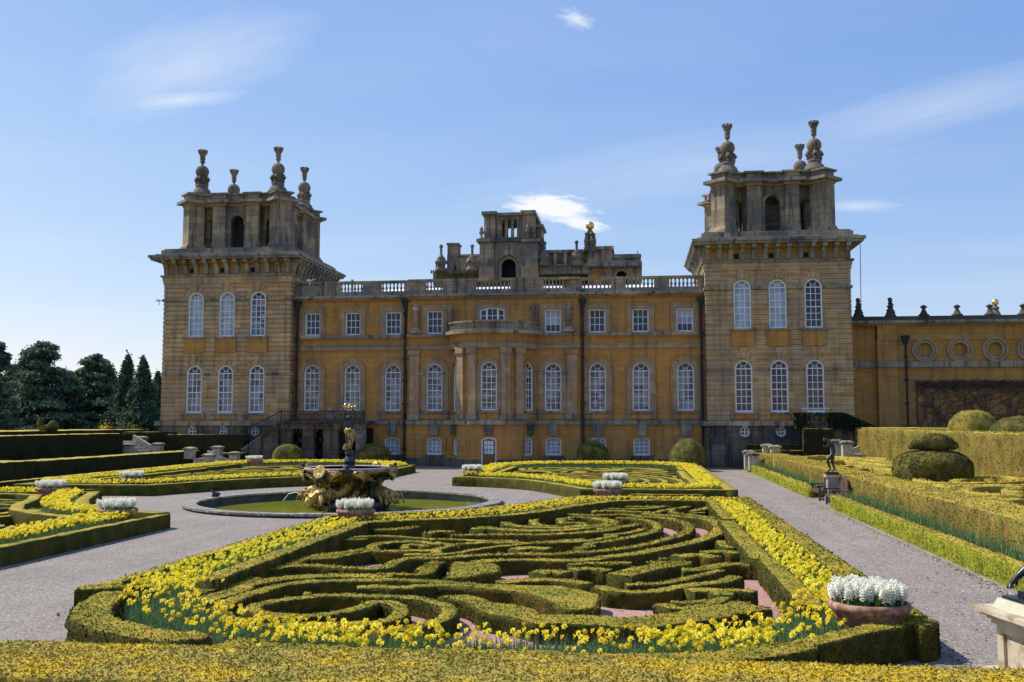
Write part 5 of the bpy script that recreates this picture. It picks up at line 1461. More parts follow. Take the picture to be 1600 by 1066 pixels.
class HB:
    """gathers clipped hedges into one mesh: leaf-rough skin plus loose leaves"""
    def __init__(s): s.V = []; s.Q = []; s.T = []; s.n = 0; s.qm = []; s.tm = []
    def addq(s, V, Q, T=None, mi=0):
        s.V.append(V); s.Q.append(Q + s.n); s.qm.append(np.full(len(Q), mi))
        if T is not None and len(T): s.T.append(T + s.n); s.tm.append(np.full(len(T), mi))
        s.n += len(V)
    def ribbon(s, pts, w, z0=0.0, z1=.5, step=.12, amp=.028, leaf=0.0, lsz=.03, sharp=False, nv=4, nw=None, topmat=None):
        c = straight_path(pts, step) if sharp else smooth_path(pts, step)
        if len(c) < 2: return
        d = np.gradient(c, axis=0); d /= np.maximum(1e-9, np.linalg.norm(d, axis=1))[:, None]
        nrm = np.stack([-d[:, 1], d[:, 0]], 1)
        h = w / 2
        nw = nw or max(2, int(w / max(step, .1)))
        zs = np.linspace(z0, z1 - .03, nv)
        sec = [(-h, z) for z in zs] + [(-h + .03, z1)] + [(-h + .03 + (w - .06) * k / nw, z1 + .0) for k in range(1, nw)] + [(h - .03, z1)] + [(h, z) for z in zs[::-1]]
        sec = np.array(sec); m = len(sec); L = len(c)
        V = np.zeros((L, m, 3)); V[:, :, :2] = c[:, None, :] + nrm[:, None, :] * sec[None, :, 0:1]; V[:, :, 2] = sec[None, :, 1]
        flat = V.reshape(-1, 3)
        lat = np.repeat(nrm[:, None, :], m, 1).reshape(-1, 2) * np.tile(np.sign(sec[:, 0]), L)[:, None]
        side = np.tile((np.arange(m) < nv) | (np.arange(m) >= m - nv), L).astype(float)
        n1 = vnoise(flat, 1.6, 1) * .35 + vnoise(flat, 8.0, 2) * .45 + vnoise(flat, 21.0, 3) * .6
        flat[:, :2] += lat * (n1 * amp * (.4 + side))[:, None]
        n2 = vnoise(flat, 1.2, 5) * .35 + vnoise(flat, 9.0, 6) * .45 + vnoise(flat, 24.0, 7) * .5
        flat[:, 2] += n2 * amp * (1 - side) * .8
        i = np.arange(L - 1)[:, None] * m; j = np.arange(m - 1)[None, :]
        a = (i + j).ravel(); Q = np.stack([a, a + 1, a + m + 1, a + m], 1)
        T = []
        for base, fl in ((0, 1), ((L - 1) * m, 0)):
            for k in range(1, m - 1):
                T.append((base, base + k + 1, base + k) if fl else (base, base + k, base + k + 1))
        s.addq(flat, Q, np.array(T))
        if topmat is not None:
            jm = np.tile(np.arange(m - 1), L - 1); s.qm[-1] = np.where((jm >= nv) & (jm < m - nv - 1), topmat, 0)
        if leaf:
            F4 = flat[Q]; A = np.linalg.norm(np.cross(F4[:, 1] - F4[:, 0], F4[:, 3] - F4[:, 0]), axis=1)
            k = int(A.sum() * leaf)
            if k:
                idx = RNG.choice(len(Q), k, p=A / A.sum()); r = RNG.random((k, 2, 1)); f = F4[idx]
                P = (f[:, 0] * (1 - r[:, 0]) + f[:, 1] * r[:, 0]) * (1 - r[:, 1]) + (f[:, 3] * (1 - r[:, 0]) + f[:, 2] * r[:, 0]) * r[:, 1]
                P[:, 2] += RNG.uniform(-.3, .5, k) * lsz; P += RNG.normal(size=P.shape) * lsz * .3
                VV, QQ = leaves_mesh('x', P, lsz, None, up=.9)
                mi = s.qm[-1][idx]
                s.V.append(VV); s.Q.append(QQ + s.n); s.qm.append(mi); s.n += len(VV)
    def blob(s, poly, z0=0.0, z1=.5, step=.15, amp=.028, leaf=0.0, lsz=.03):
        poly = list(poly)
        ar = sum(poly[i][0] * poly[(i + 1) % len(poly)][1] - poly[(i + 1) % len(poly)][0] * poly[i][1] for i in range(len(poly)))
        if ar < 0: poly = poly[::-1]
        c = straight_path(poly + [poly[0]], step)[:-1]
        n = len(c)
        # light corner rounding
        c = (np.roll(c, 1, 0) + 2 * c + np.roll(c, -1, 0)) / 4
        d = np.roll(c, -1, 0) - np.roll(c, 1, 0); d /= np.maximum(1e-9, np.linalg.norm(d, axis=1))[:, None]
        nr = np.stack([d[:, 1], -d[:, 0]], 1)
        rows = [(0, z0), (0, z0 + (z1 - z0) * .4), (0, z0 + (z1 - z0) * .75), (0, z1 - .03), (-.04, z1)]
        V = []
        for off, z in rows:
            V.append(np.concatenate([c + nr * off, np.full((n, 1), z)], 1))
        flat = np.concatenate(V)
        n1 = vnoise(flat, 1.6, 1) * .35 + vnoise(flat, 8.0, 2) * .45 + vnoise(flat, 21.0, 3) * .6
        flat[:, :2] += np.tile(nr, (5, 1)) * (n1 * amp)[:, None]
        Q = []
        for r in range(4):
            a = r * n + np.arange(n); b = r * n + (np.arange(n) + 1) % n; Q.append(np.stack([a, b, b + n, a + n], 1))
        top = flat[4 * n:]
        T = np.array(tessellate_polygon([[Vector((p[0], p[1], 0)) for p in top]]), dtype=int) + 4 * n
        f = flat[T]; nz = np.cross(f[:, 1, :2] - f[:, 0, :2], f[:, 2, :2] - f[:, 0, :2]); T[nz < 0] = T[nz < 0][:, ::-1]
        # refine the top so that it undulates
        for _ in range(2):
            M = {}; newT = []; fl = list(map(tuple, flat))
            def mid(a, b):
                k = (min(a, b), max(a, b))
                if k not in M: M[k] = len(fl); fl.append(tuple((fl[a][i] + fl[b][i]) / 2 for i in range(3)))
                return M[k]
            for a, b, c2 in T:
                if max(np.linalg.norm(np.array(fl[a]) - fl[b]), np.linalg.norm(np.array(fl[b]) - fl[c2]), np.linalg.norm(np.array(fl[a]) - fl[c2])) < .1 and False:
                    newT.append((a, b, c2)); continue
                x, y, z = mid(a, b), mid(b, c2), mid(c2, a); newT += [(a, x, z), (x, b, y), (z, y, c2), (x, y, z)]
            flat = np.array(fl); T = np.array(newT)
        n2 = vnoise(flat, 1.5, 5) * .6 + vnoise(flat, 8.0, 6) * .5
        flat[4 * n:, 2] += n2[4 * n:] * amp * .8
        s.addq(flat, np.concatenate(Q), T); s.tm[-1][:] = 1
        if leaf:
            f = flat[np.concatenate([T, np.concatenate(Q)[:, :3], np.concatenate(Q)[:, [0, 2, 3]]])]
            A = .5 * np.linalg.norm(np.cross(f[:, 1] - f[:, 0], f[:, 2] - f[:, 0]), axis=1); k = int(A.sum() * leaf)
            idx = RNG.choice(len(f), k, p=A / A.sum()); r = RNG.random((k, 2, 1)); r = np.where(r.sum(1, keepdims=True) > 1, 1 - r, r)
            g = f[idx]; P = g[:, 0] + (g[:, 1] - g[:, 0]) * r[:, 0] + (g[:, 2] - g[:, 0]) * r[:, 1]
            P += RNG.normal(size=P.shape) * lsz * .3
            VV, QQ = leaves_mesh('x', P, lsz, None, up=.9); s.V.append(VV); s.Q.append(QQ + s.n); s.qm.append((P[:, 2] > z1 - .06).astype(int)); s.n += len(VV)
    def mesh(s, name, mats):
        return fastmesh(name, np.concatenate(s.V), np.concatenate(s.Q), np.concatenate(s.T) if s.T else None, mats, np.concatenate(s.qm), np.concatenate(s.tm) if s.tm else None)
    def part(s, name, mats, parent):
        o = bpy.data.objects.new(name, s.mesh(name, mats)); return link(o, parent)
    def top(s, name, mats, label, cat, group=None):
        V = np.concatenate(s.V); c = np.array([(V[:, 0].min() + V[:, 0].max()) / 2, (V[:, 1].min() + V[:, 1].max()) / 2, V[:, 2].min()])
        s.V = [V - c]
        o = bpy.data.objects.new(name, s.mesh(name, mats)); o.location = c; COL.objects.link(o); return tag(o, label, cat, group)

# tracing frames: a crop of the photograph -> points on the plane of the hedge tops
RG = {'A': (120, 860, .1875), 'B': (380, 790, .1875), 'C': (380, 880, .225), 'D': (660, 770, .1875), 'E': (680, 870, .175), 'F': (920, 770, .1875), 'G': (920, 870, .2), 'K': (1360, 640, .15)}
SCZ = .31
def tr(reg, pts, z=SCZ):
    a, b, s = RG[reg]
    return [onz(a + x * s, b + y * s, z) for x, y in pts]
rib = []   # (points, width)
def R_(w, *segs):
    p = []
    for reg, pts in segs: p += tr(reg, pts)
    rib.append((p, w))
# border curve on the near left and the concave corner on the near right
near_left = tr('A', [(330, 350), (230, 400), (140, 470), (120, 545), (230, 605), (400, 655), (600, 700), (850, 722), (1050, 700)], .5)
R_(.42, ('B', [(60, 545), (200, 530), (400, 502), (600, 500), (800, 510), (1000, 521), (1170, 516), (1270, 470), (1400, 438), (1600, 437)]))
R_(.55, ('B', [(380, 485), (470, 445), (560, 425), (700, 405), (860, 385), (1030, 362)]))
R_(.50, ('B', [(560, 440), (720, 430), (850, 400), (1030, 375)]))
R_(.32, ('B', [(1040, 280), (920, 282), (820, 284), (880, 268), (1050, 258), (1250, 254), (1450, 272), (1600, 284)]))
R_(.40, ('B', [(1100, 375), (1075, 340), (1150, 312), (1300, 300), (1480, 302), (1620, 325)]))
R_(.40, ('B', [(1075, 345), (1110, 372), (1300, 375), (1450, 372), (1600, 368)]))
R_(.30, ('B', [(1350, 355), (1360, 325), (1480, 325), (1520, 340)]))
R_(.36, ('B', [(1340, 405), (1450, 405), (1600, 402)]), ('D', [(120, 470), (230, 440), (200, 420), (100, 415)]))
R_(.55, ('B', [(1060, 186), (1160, 196), (1300, 195), (1450, 172), (1600, 160)]))
R_(.35, ('B', [(1180, 175), (1190, 150), (1300, 140), (1600, 135)]))
R_(.42, ('B', [(1520, 565), (1570, 490), (1640, 470)]))
R_(.62, ('A', [(900, 470), (1000, 420), (1150, 380), (1350, 320)]), ('C', [(0, 150), (150, 120), (350, 96), (600, 84), (850, 84), (1010, 96)]))
R_(.42, ('A', [(820, 395), (1000, 350), (1200, 300), (1400, 262)]), ('C', [(0, 118), (100, 100)]))
R_(.38, ('C', [(930, 72), (1100, 78), (1250, 72), (1300, 40), (1330, 0)]))
R_(.42, ('C', [(410, 388), (200, 372)]), ('A', [(1400, 590), (1250, 560), (1170, 510), (1250, 440), (1400, 375)]), ('C', [(100, 200), (250, 158), (450, 132), (700, 122), (1000, 118), (1300, 128), (1600, 150)]))
R_(.38, ('C', [(860, 285), (790, 310), (620, 345), (450, 362), (300, 358), (150, 345), (70, 318), (110, 282), (250, 250), (420, 232), (600, 215), (850, 222), (1080, 228), (1250, 245), (1390, 285), (1430, 330), (1380, 385), (1250, 425), (1080, 455), (930, 475)]))
R_(.38, ('C', [(860, 290), (900, 268), (1000, 265), (1080, 295), (1090, 345), (1020, 390), (900, 410), (700, 415), (450, 420), (250, 432), (100, 430)]))
R_(.42, ('C', [(790, 168), (950, 165), (1100, 172), (1250, 160), (1400, 155), (1600, 162)]))
R_(.22, ('C', [(420, 212), (475, 208)]))
R_(.45, ('D', [(0, 245), (150, 235), (350, 215), (560, 200), (750, 190), (930, 190)]))
R_(.50, ('D', [(900, 182), (760, 188), (640, 208), (560, 240), (460, 252)]))
R_(.55, ('D', [(450, 300), (520, 285), (640, 300), (850, 312), (1100, 308), (1350, 288), (1600, 258)]), ('F', [(0, 285), (130, 265), (200, 240), (150, 222), (40, 212)]))
R_(.42, ('D', [(940, 195), (800, 198), (700, 225), (710, 262), (830, 282), (1000, 292), (1200, 290), (1400, 270)]))
R_(.42, ('D', [(1000, 185), (935, 215), (930, 250), (1000, 270), (1180, 278), (1370, 262)]))
R_(.34, ('D', [(1200, 240), (1150, 215), (1300, 200), (1500, 215), (1590, 238), (1500, 262), (1380, 268)]))
R_(.30, ('D', [(1370, 258), (1270, 250), (1170, 255), (1160, 235), (1250, 222)]))
R_(.40, ('D', [(990, 180), (1150, 176), (1350, 185), (1500, 190)]), ('F', [(100, 185), (300, 182), (450, 197), (600, 205), (720, 225), (810, 260), (830, 300), (780, 345), (650, 385), (450, 435), (200, 475), (0, 492)]), ('D', [(1350, 490), (1100, 507), (800, 508), (500, 518), (250, 535), (0, 545)]))
R_(.38, ('F', [(230, 208), (380, 218), (500, 238), (570, 275), (540, 320), (400, 362), (200, 398), (0, 425)]), ('D', [(1400, 448), (1290, 465)]))
R_(.50, ('F', [(450, 172), (650, 190), (850, 205), (1000, 225), (1075, 262), (1080, 310), (1000, 370), (820, 425), (600, 470), (350, 515), (100, 540)]), ('D', [(1500, 545), (1300, 562), (1000, 560), (700, 562), (430, 582)]))
R_(.40, ('D', [(40, 335), (150, 318), (260, 322)]))
R_(.45, ('D', [(240, 355), (450, 350), (700, 348), (1000, 348), (1250, 335), (1400, 328), (1600, 300)]), ('F', [(100, 300), (260, 285), (400, 265)]))
R_(.34, ('D', [(290, 425), (500, 412), (700, 412), (900, 418), (1150, 410), (1400, 392), (1600, 358)]), ('F', [(150, 350), (300, 335), (450, 300)]))
R_(.34, ('D', [(0, 518), (150, 512), (300, 500), (450, 470), (600, 448), (760, 436), (900, 420), (1100, 402), (1350, 385)]))
R_(.30, ('D', [(0, 378), (250, 385), (500, 395), (800, 395)]))
R_(.50, ('D', [(760, 465), (900, 452), (1060, 462)]))
R_(.40, ('D', [(0, 640), (60, 600), (110, 580)]))
R_(.60, ('D', [(960, 665), (1060, 650), (1200, 662)]))
R_(.48, ('D', [(640, 745), (850, 728), (1050, 722), (1250, 738), (1370, 760)]))
R_(.34, ('D', [(1240, 600), (1400, 582), (1600, 590)]), ('F', [(150, 580), (350, 582)]))
R_(.50, ('D', [(1250, 640), (1400, 632), (1550, 645)]))
R_(.60, ('F', [(740, 530), (900, 515), (1070, 535)])); R_(.50, ('F', [(960, 492), (1120, 482), (1240, 500)])); R_(.34, ('F', [(1100, 400), (1120, 440), (1190, 460)])); R_(.28, ('F', [(1170, 402), (1230, 402)]))
R_(.22, ('F', [(590, 545), (660, 542)])); R_(.3, ('F', [(480, 580), (860, 585)]))
R_(.75, ('G', [(240, 140), (420, 95), (600, 62), (720, 45)])); R_(.30, ('G', [(700, 50), (800, 48)]))
R_(.50, ('G', [(730, 100), (880, 98), (1000, 72), (1130, 55), (1280, 62)]))
R_(.34, ('G', [(290, 212), (450, 208), (620, 195), (780, 160), (900, 132), (1030, 100)]))
R_(.42, ('G', [(80, 232), (200, 262), (400, 272), (580, 258), (760, 228), (900, 210), (1050, 195), (1150, 155)]))
R_(.34, ('G', [(1040, 200), (1100, 165), (1160, 160)]))
R_(.50, ('G', [(780, 262), (900, 255), (1000, 262), (1060, 300)])); R_(.42, ('G', [(1060, 252), (1180, 258), (1300, 268)]))
R_(.34, ('G', [(560, 365), (700, 400), (850, 390), (980, 355), (1060, 315)])); R_(.30, ('G', [(640, 345), (800, 350), (940, 335)]))
R_(.95, ('E', [(880, 560), (1150, 560), (1500, 575)]), ('G', [(300, 520), (550, 500), (800, 465), (1050, 420), (1300, 385)]))
R_(.40, ('G', [(1100, 350), (1250, 365)]))
# finer scrolls towards the far end
for w, pts in ((.35, [(250, 82), (420, 68), (700, 68), (970, 74)]), (.35, [(150, 125), (300, 130), (500, 125), (700, 102), (850, 85)]), (.35, [(30, 155), (200, 152), (400, 160), (560, 165)]),
               (.35, [(560, 158), (640, 140), (760, 122), (890, 98)]), (.32, [(700, 135), (700, 165), (850, 182), (1080, 215)]), (.4, [(870, 152), (960, 132), (1010, 118)]), (.3, [(870, 165), (970, 165)]),
               (.3, [(360, 100), (520, 92), (750, 92), (930, 80)]), (.3, [(980, 70), (975, 90)]), (.3, [(300, 112), (520, 112), (650, 105)])):
    R_(w, ('F', pts))
blobs = [tr('D', [(250, 575), (430, 572), (640, 600), (645, 655), (520, 672), (400, 695), (190, 715)]),
         tr('E', [(0, 240), (300, 240), (560, 250), (800, 255), (1100, 252), (1250, 285), (1480, 330), (1440, 465), (1250, 480), (1130, 470), (1080, 420), (900, 345), (700, 305), (300, 282), (0, 272)]),
         tr('E', [(0, 345), (200, 340), (380, 352), (520, 405), (700, 412), (880, 465), (960, 500), (900, 600), (800, 570), (650, 535), (500, 520), (420, 500), (300, 410), (150, 372)])]
# ground frame of the traced quarter: ends of the bed
inner_far = [(-6.9, 29.2), (-5.4, 30.0), (-4.0, 31.2), (-2.9, 33.0), (-2.0, 35.2), (-.9, 37.2), (.2, 37.75), (2.7, 37.8)]
outer_far = [(-9.5, 30.6), (-8.2, 31.0), (-6.6, 31.9), (-5.2, 33.2), (-4.0, 35.2), (-2.9, 37.6), (-2.2, 39.2)]
near_edge = [onz(x, y, .5) for x, y in ((352, 1003), (480, 1014), (640, 1020), (800, 1025), (960, 1029), (1100, 1028), (1190, 1018), (1250, 1006))]
near_bite = [onz(x, y, .5) for x, y in ((1235, 1010), (1300, 994), (1360, 981), (1420, 970), (1455, 968))]
strips = {   # daffodil borders: centre line and width
    'left': ([(-8.78, 17.4), (-8.78, 20), (-8.78, 24), (-8.7, 29.3)], 1.05),
    'right': ([(3.33, 17.0), (3.33, 22), (3.33, 30), (3.33, 38.4)], .78),
    'near': ([(-8.45, 17.4), (-7.9, 16.1), (-7.1, 15.05), (-6.0, 14.15), (-4.5, 13.6), (-2.5, 13.45), (-.5, 13.55), (1.0, 14.0), (2.1, 14.9), (2.95, 16.3), (3.35, 17.5)], 1.22),
    'far': ([(-8.3, 29.8), (-6.7, 30.5), (-5.2, 31.8), (-4.0, 33.5), (-3.0, 35.6), (-1.9, 37.9), (-.6, 38.5), (1.5, 38.5), (3.3, 38.5)], .85)}
def bed(name, label, mx, my, lod, gap=False):
    def X(p): return (mx - p[0] if mx is not None else p[0], my - p[1] if my is not None else p[1])
    def XX(l): return [X(p) for p in l]
    t = thing('box_parterre', label, 'parterre', (*X((-2.5, 26)), 0))
    st = {0: .07, 1: .25, 2: .3}[lod]; am = {0: .032, 1: .025, 2: .03}[lod]
    def dens(p): 
        if lod: return 0
        y = sum(q[1] for q in p) / len(p); return 900 if y < 18 else 620 if y < 23 else 360 if y < 29 else 180
    def lsz(p):
        y = sum(q[1] for q in p) / len(p); return .024 if y < 20 else .03 if y < 27 else .04
    for p, w in rib:
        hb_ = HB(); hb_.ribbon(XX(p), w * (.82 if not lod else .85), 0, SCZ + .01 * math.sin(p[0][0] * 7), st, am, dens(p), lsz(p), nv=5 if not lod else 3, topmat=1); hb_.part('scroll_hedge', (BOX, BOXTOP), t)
    for p in blobs:
        hb_ = HB(); hb_.blob(XX(p), 0, SCZ, st * 1.5, am, dens(p), lsz(p)); hb_.part('broad_hedge', (BOX, BOXTOP), t)
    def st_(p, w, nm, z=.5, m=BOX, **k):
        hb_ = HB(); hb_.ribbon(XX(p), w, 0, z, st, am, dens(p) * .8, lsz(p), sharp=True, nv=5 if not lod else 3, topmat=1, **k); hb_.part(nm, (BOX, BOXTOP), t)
    st_([(-7.87, 17.9), (-7.87, 28.4), (-6.9, 29.2)], .46, 'inner_hedge')
    st_(inner_far, .46, 'inner_hedge')
    st_([(2.76, 16.5), (2.76, 22.05)], .42, 'inner_hedge'); st_([(2.66, 22.2), (2.66, 30.6)], .50, 'inner_hedge', .47); st_([(2.76, 30.7), (2.80, 37.9)], .5, 'inner_hedge')
    st_([(4.02, 15.5), (4.02, 39.45)], .56, 'border_hedge'); st_([(-9.56, 16.8), (-9.5, 30.7)], .34, 'border_hedge', .46)
    st_([(-2.4, 39.2), (4.3, 39.2)], .5, 'border_hedge'); st_(outer_far, .5, 'border_hedge')
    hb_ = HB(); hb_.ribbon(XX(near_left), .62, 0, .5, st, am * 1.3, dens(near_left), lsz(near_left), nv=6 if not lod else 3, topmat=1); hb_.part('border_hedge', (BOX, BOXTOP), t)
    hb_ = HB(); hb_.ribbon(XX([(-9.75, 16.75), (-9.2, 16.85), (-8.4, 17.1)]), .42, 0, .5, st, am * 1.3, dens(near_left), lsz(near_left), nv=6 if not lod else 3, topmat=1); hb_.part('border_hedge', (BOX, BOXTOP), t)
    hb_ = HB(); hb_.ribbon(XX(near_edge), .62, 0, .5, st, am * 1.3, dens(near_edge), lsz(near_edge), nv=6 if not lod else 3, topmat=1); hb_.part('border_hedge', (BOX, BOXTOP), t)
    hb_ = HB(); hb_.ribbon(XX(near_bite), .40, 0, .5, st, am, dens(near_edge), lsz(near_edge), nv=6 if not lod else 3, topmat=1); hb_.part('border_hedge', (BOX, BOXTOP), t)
    # corner under the pot
    hb_ = HB(); hb_.blob(XX([(3.95, 14.95), (4.3, 15.2), (4.3, 16.6), (3.8, 16.7)]), 0, .49, .12, am, dens([(0, 15)]) if not lod else 0, .024); hb_.part('corner_hedge', (BOX, BOXTOP), t)
    # bed floor
    fl = [(-8.0, 15.6), (-6.5, 13.4), (-4.8, 12.8), (1.5, 12.9), (2.9, 15.6), (4.1, 15.8), (4.1, 39.2), (-2.3, 39.2), (-4.8, 33.7), (-6.6, 31.8), (-9.5, 30.6), (-9.4, 17)]
    fl = XX(fl); 
    if (mx is None) != (my is None): fl = fl[::-1]
    mb = MB(); mb.add([(x, y, .012) for x, y in fl], [tuple(range(len(fl)))]); o = mb.part('bed_gravel', PINK, t)
    pin = MB()
    for nm, (p, w) in strips.items():
        c = smooth_path(XX(p), .5); d = np.gradient(c, axis=0); d /= np.linalg.norm(d, axis=1)[:, None]; nr = np.stack([-d[:, 1], d[:, 0]], 1) * w * .6
        vs = [(*(a + b), .02) for a, b in zip(c, nr)] + [(*(a - b), .02) for a, b in zip(c, nr)]; L = len(c)
        pin.add(vs, [(i, i + L, i + L + 1, i + 1) for i in range(L - 1)])
    pin.part('flower_bed_soil', SOIL, t)
    return t, XX
MYV = 83.0; MXV = -24.5
bed('front', 'nearest scrollwork of clipped box hedges on pink gravel, filling the foreground', None, None, 0)
_, XB = bed('back', 'far scrollwork of clipped box hedges in front of the palace door, right of the pool', None, MYV, 1)
_, XL_ = bed('left', 'scrollwork of clipped box hedges cut by the left edge of the photo, near the pool', MXV, None, 2)
_, XLB = bed('leftback', 'far scrollwork of clipped box hedges behind the fountain on the left', MXV, MYV, 1)

def hedge(name, label, mats, cat='hedge', group=None, ribs=(), **k):
    h = HB()
    for (p, w, z0, z1, step, amp, leaf, lsz) in ribs: h.ribbon(p, w, z0, z1, step, amp, leaf, lsz, sharp=True, nv=max(4, int((z1 - z0) / .25)), topmat=1 if len(mats) > 1 else None, **k)
    return h.top(name, mats, label, cat, group)
# big hedge at the very front
hedge('clipped_hedge', 'broad golden green hedge top running across the whole bottom edge of the photo', (FRONTH,), ribs=[([(-9, 9.35), (7.5, 9.35)], 1.34, 0, 1.1, .05, .03, 2600, .02)])
# low bright green edging along the right path (gap for the benches)
hedge('edging_hedge', 'low bright green hedge edging the right path, nearer than the benches', (BOXG, YEWTOP), ribs=[([(7.79, 14), (7.79, 40.9)], .38, 0, .5, .1, .035, 500, .03)])
hedge('edging_hedge', 'low bright green hedge edging the right path, beyond the benches', (BOXG, YEWTOP), ribs=[([(7.81, 46.5), (7.81, 72.4)], .38, 0, .5, .16, .035, 100, .05)])
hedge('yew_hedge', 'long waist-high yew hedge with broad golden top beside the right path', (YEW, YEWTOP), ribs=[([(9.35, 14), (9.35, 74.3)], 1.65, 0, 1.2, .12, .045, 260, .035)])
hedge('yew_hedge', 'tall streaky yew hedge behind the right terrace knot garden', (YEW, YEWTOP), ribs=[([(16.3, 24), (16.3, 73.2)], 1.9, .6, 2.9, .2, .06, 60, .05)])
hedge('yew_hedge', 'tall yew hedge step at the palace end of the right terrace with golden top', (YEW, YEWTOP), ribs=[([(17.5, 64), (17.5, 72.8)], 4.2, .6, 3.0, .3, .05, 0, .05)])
hedge('yew_hedge', 'dark tall yew block between the ivy stair and the bronze faun', (YEWSHADE, YEWTOP), ribs=[([(ony(1253, 690, 73)[0], 73.0), (ony(1299, 690, 73)[0], 73.0)], 1.6, .3, 2.92, .3, .05, 0, .05)])
hedge('yew_hedge', 'dark low yew hedge across the right terrace below the round windows', (YEWSHADE, YEWTOP), ribs=[([(ony(1168, 700, 73.4)[0], 73.6), (ony(1254, 700, 73.4)[0], 73.6)], .9, 0, 1.78, .3, .04, 0, .05)])
hedge('box_hedge', 'low box hedge behind the stone piers at the far end of the right path', (YEWSHADE, YEWTOP), ribs=[([(ony(1163, 700, 72.4)[0], 72.7), (ony(1300, 700, 72.4)[0], 72.7)], .5, 0, 1.38, .3, .04, 0, .05)])
# left mirror terraces
hedge('edging_hedge', 'low dark hedge along the foot of the left terrace with a thin lit top', (YEWSHADE, YEWTOP), ribs=[([(-30.45, 18), (-30.45, 72)], .5, 0, .5, .2, .03, 0, .05)])
hedge('yew_hedge', 'long dark waist-high hedge on the left with broad golden top', (YEWSHADE, YEWTOP), ribs=[([(-34.1, 20), (-34.1, 52)], 2.1, 0, 1.24, .25, .04, 0, .05), ([(-33.9, 52), (-33.9, 73.4)], 1.6, 0, 1.2, .25, .04, 0, .05)])
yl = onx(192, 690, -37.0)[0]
hedge('yew_hedge', 'tall black-looking hedge wall on the upper left terrace', (YEWSHADE, YEWTOP), ribs=[([(-38.0, 20), (-38.0, yl)], 2.0, .5, 2.55, .3, .04, 0, .05)])
hedge('yew_hedge', 'far left clipped hedge with a thin golden top, in front of the cedars', (YEWSHADE, YEWTOP), ribs=[([(-44, 60), (-44, 80)], 6.0, 1.5, 2.75, .4, .04, 0, .05)])
hedge('yew_hedge', 'dark hedge block behind the upper left garden stair', (YEWSHADE, YEWTOP), ribs=[([(ony(194, 690, 75)[0] , 75.2), (ony(277, 690, 75)[0], 75.2)], .9, .3, 2.6, .3, .04, 0, .05)])
hedge('yew_hedge', 'dark hedge in front of the round basement windows of the left tower', (YEWSHADE, YEWTOP), ribs=[([(ony(266, 690, 74)[0], 74.0), (ony(385, 690, 74)[0], 74.0)], 1.1, 0, 2.42, .3, .04, 0, .05)])
hedge('yew_hedge', 'lower dark hedge between the left garden stair and the porch wall', (YEWSHADE, YEWTOP), ribs=[([(ony(347, 715, 73)[0], 72.9), (ony(386, 715, 73)[0], 72.9)], .8, 0, 1.05, .3, .04, 0, .05)])

# knot garden on the right terrace, traced from the photograph on the plane of its hedge tops
KG = thing('knot_garden', 'golden knot of low clipped hedges on the right terrace', 'knot garden', (13, 50, .72))
kz = 1.15
def K(w, reg, pts):
    h = HB(); h.ribbon(tr(reg, pts, kz) if reg else [onz(x, y, kz) for x, y in pts], w * .72, .5, kz, .18, .03, 60, .05); h.part('knot_hedge', (YEWTOP,), KG)
K(.6, 'K', [(300, 700), (600, 690), (1000, 690), (1300, 688), (1520, 700), (1590, 725), (1450, 748), (1150, 758), (800, 760), (620, 752), (500, 725), (620, 705), (900, 700)])
K(.6, 'K', [(880, 735), (1000, 718), (1200, 718), (1230, 722)])
K(.6, 'K', [(1600, 800), (1350, 792), (1100, 798), (980, 825), (1080, 865), (1300, 880), (1600, 885)])
K(.6, 'K', [(1600, 825), (1500, 822), (1430, 832), (1500, 850), (1600, 858)])
K(.6, 'K', [(620, 770), (850, 790), (1050, 785), (1300, 782), (1600, 780)]); K(.7, 'K', [(1250, 905), (1400, 930), (1600, 925)])
K(.7, 'K', [(560, 770), (800, 800), (900, 810)])
for w, pts in ((.9, [(1200, 708), (1260, 706), (1330, 707), (1390, 713)]), (.8, [(1215, 716), (1290, 712), (1370, 718), (1395, 722)]), (.8, [(1260, 724), (1320, 719), (1395, 727)]), (.8, [(1230, 702), (1290, 699), (1350, 702), (1400, 708)]),
               (.8, [(1310, 735), (1350, 731), (1400, 733)]), (.9, [(1330, 744), (1370, 740), (1400, 740)]), (1.0, [(1240, 712), (1255, 714)]), (.7, [(1310, 705), (1330, 712), (1390, 716)]), (.8, [(1280, 730), (1330, 727), (1395, 730)])):
    K(w, None, pts)

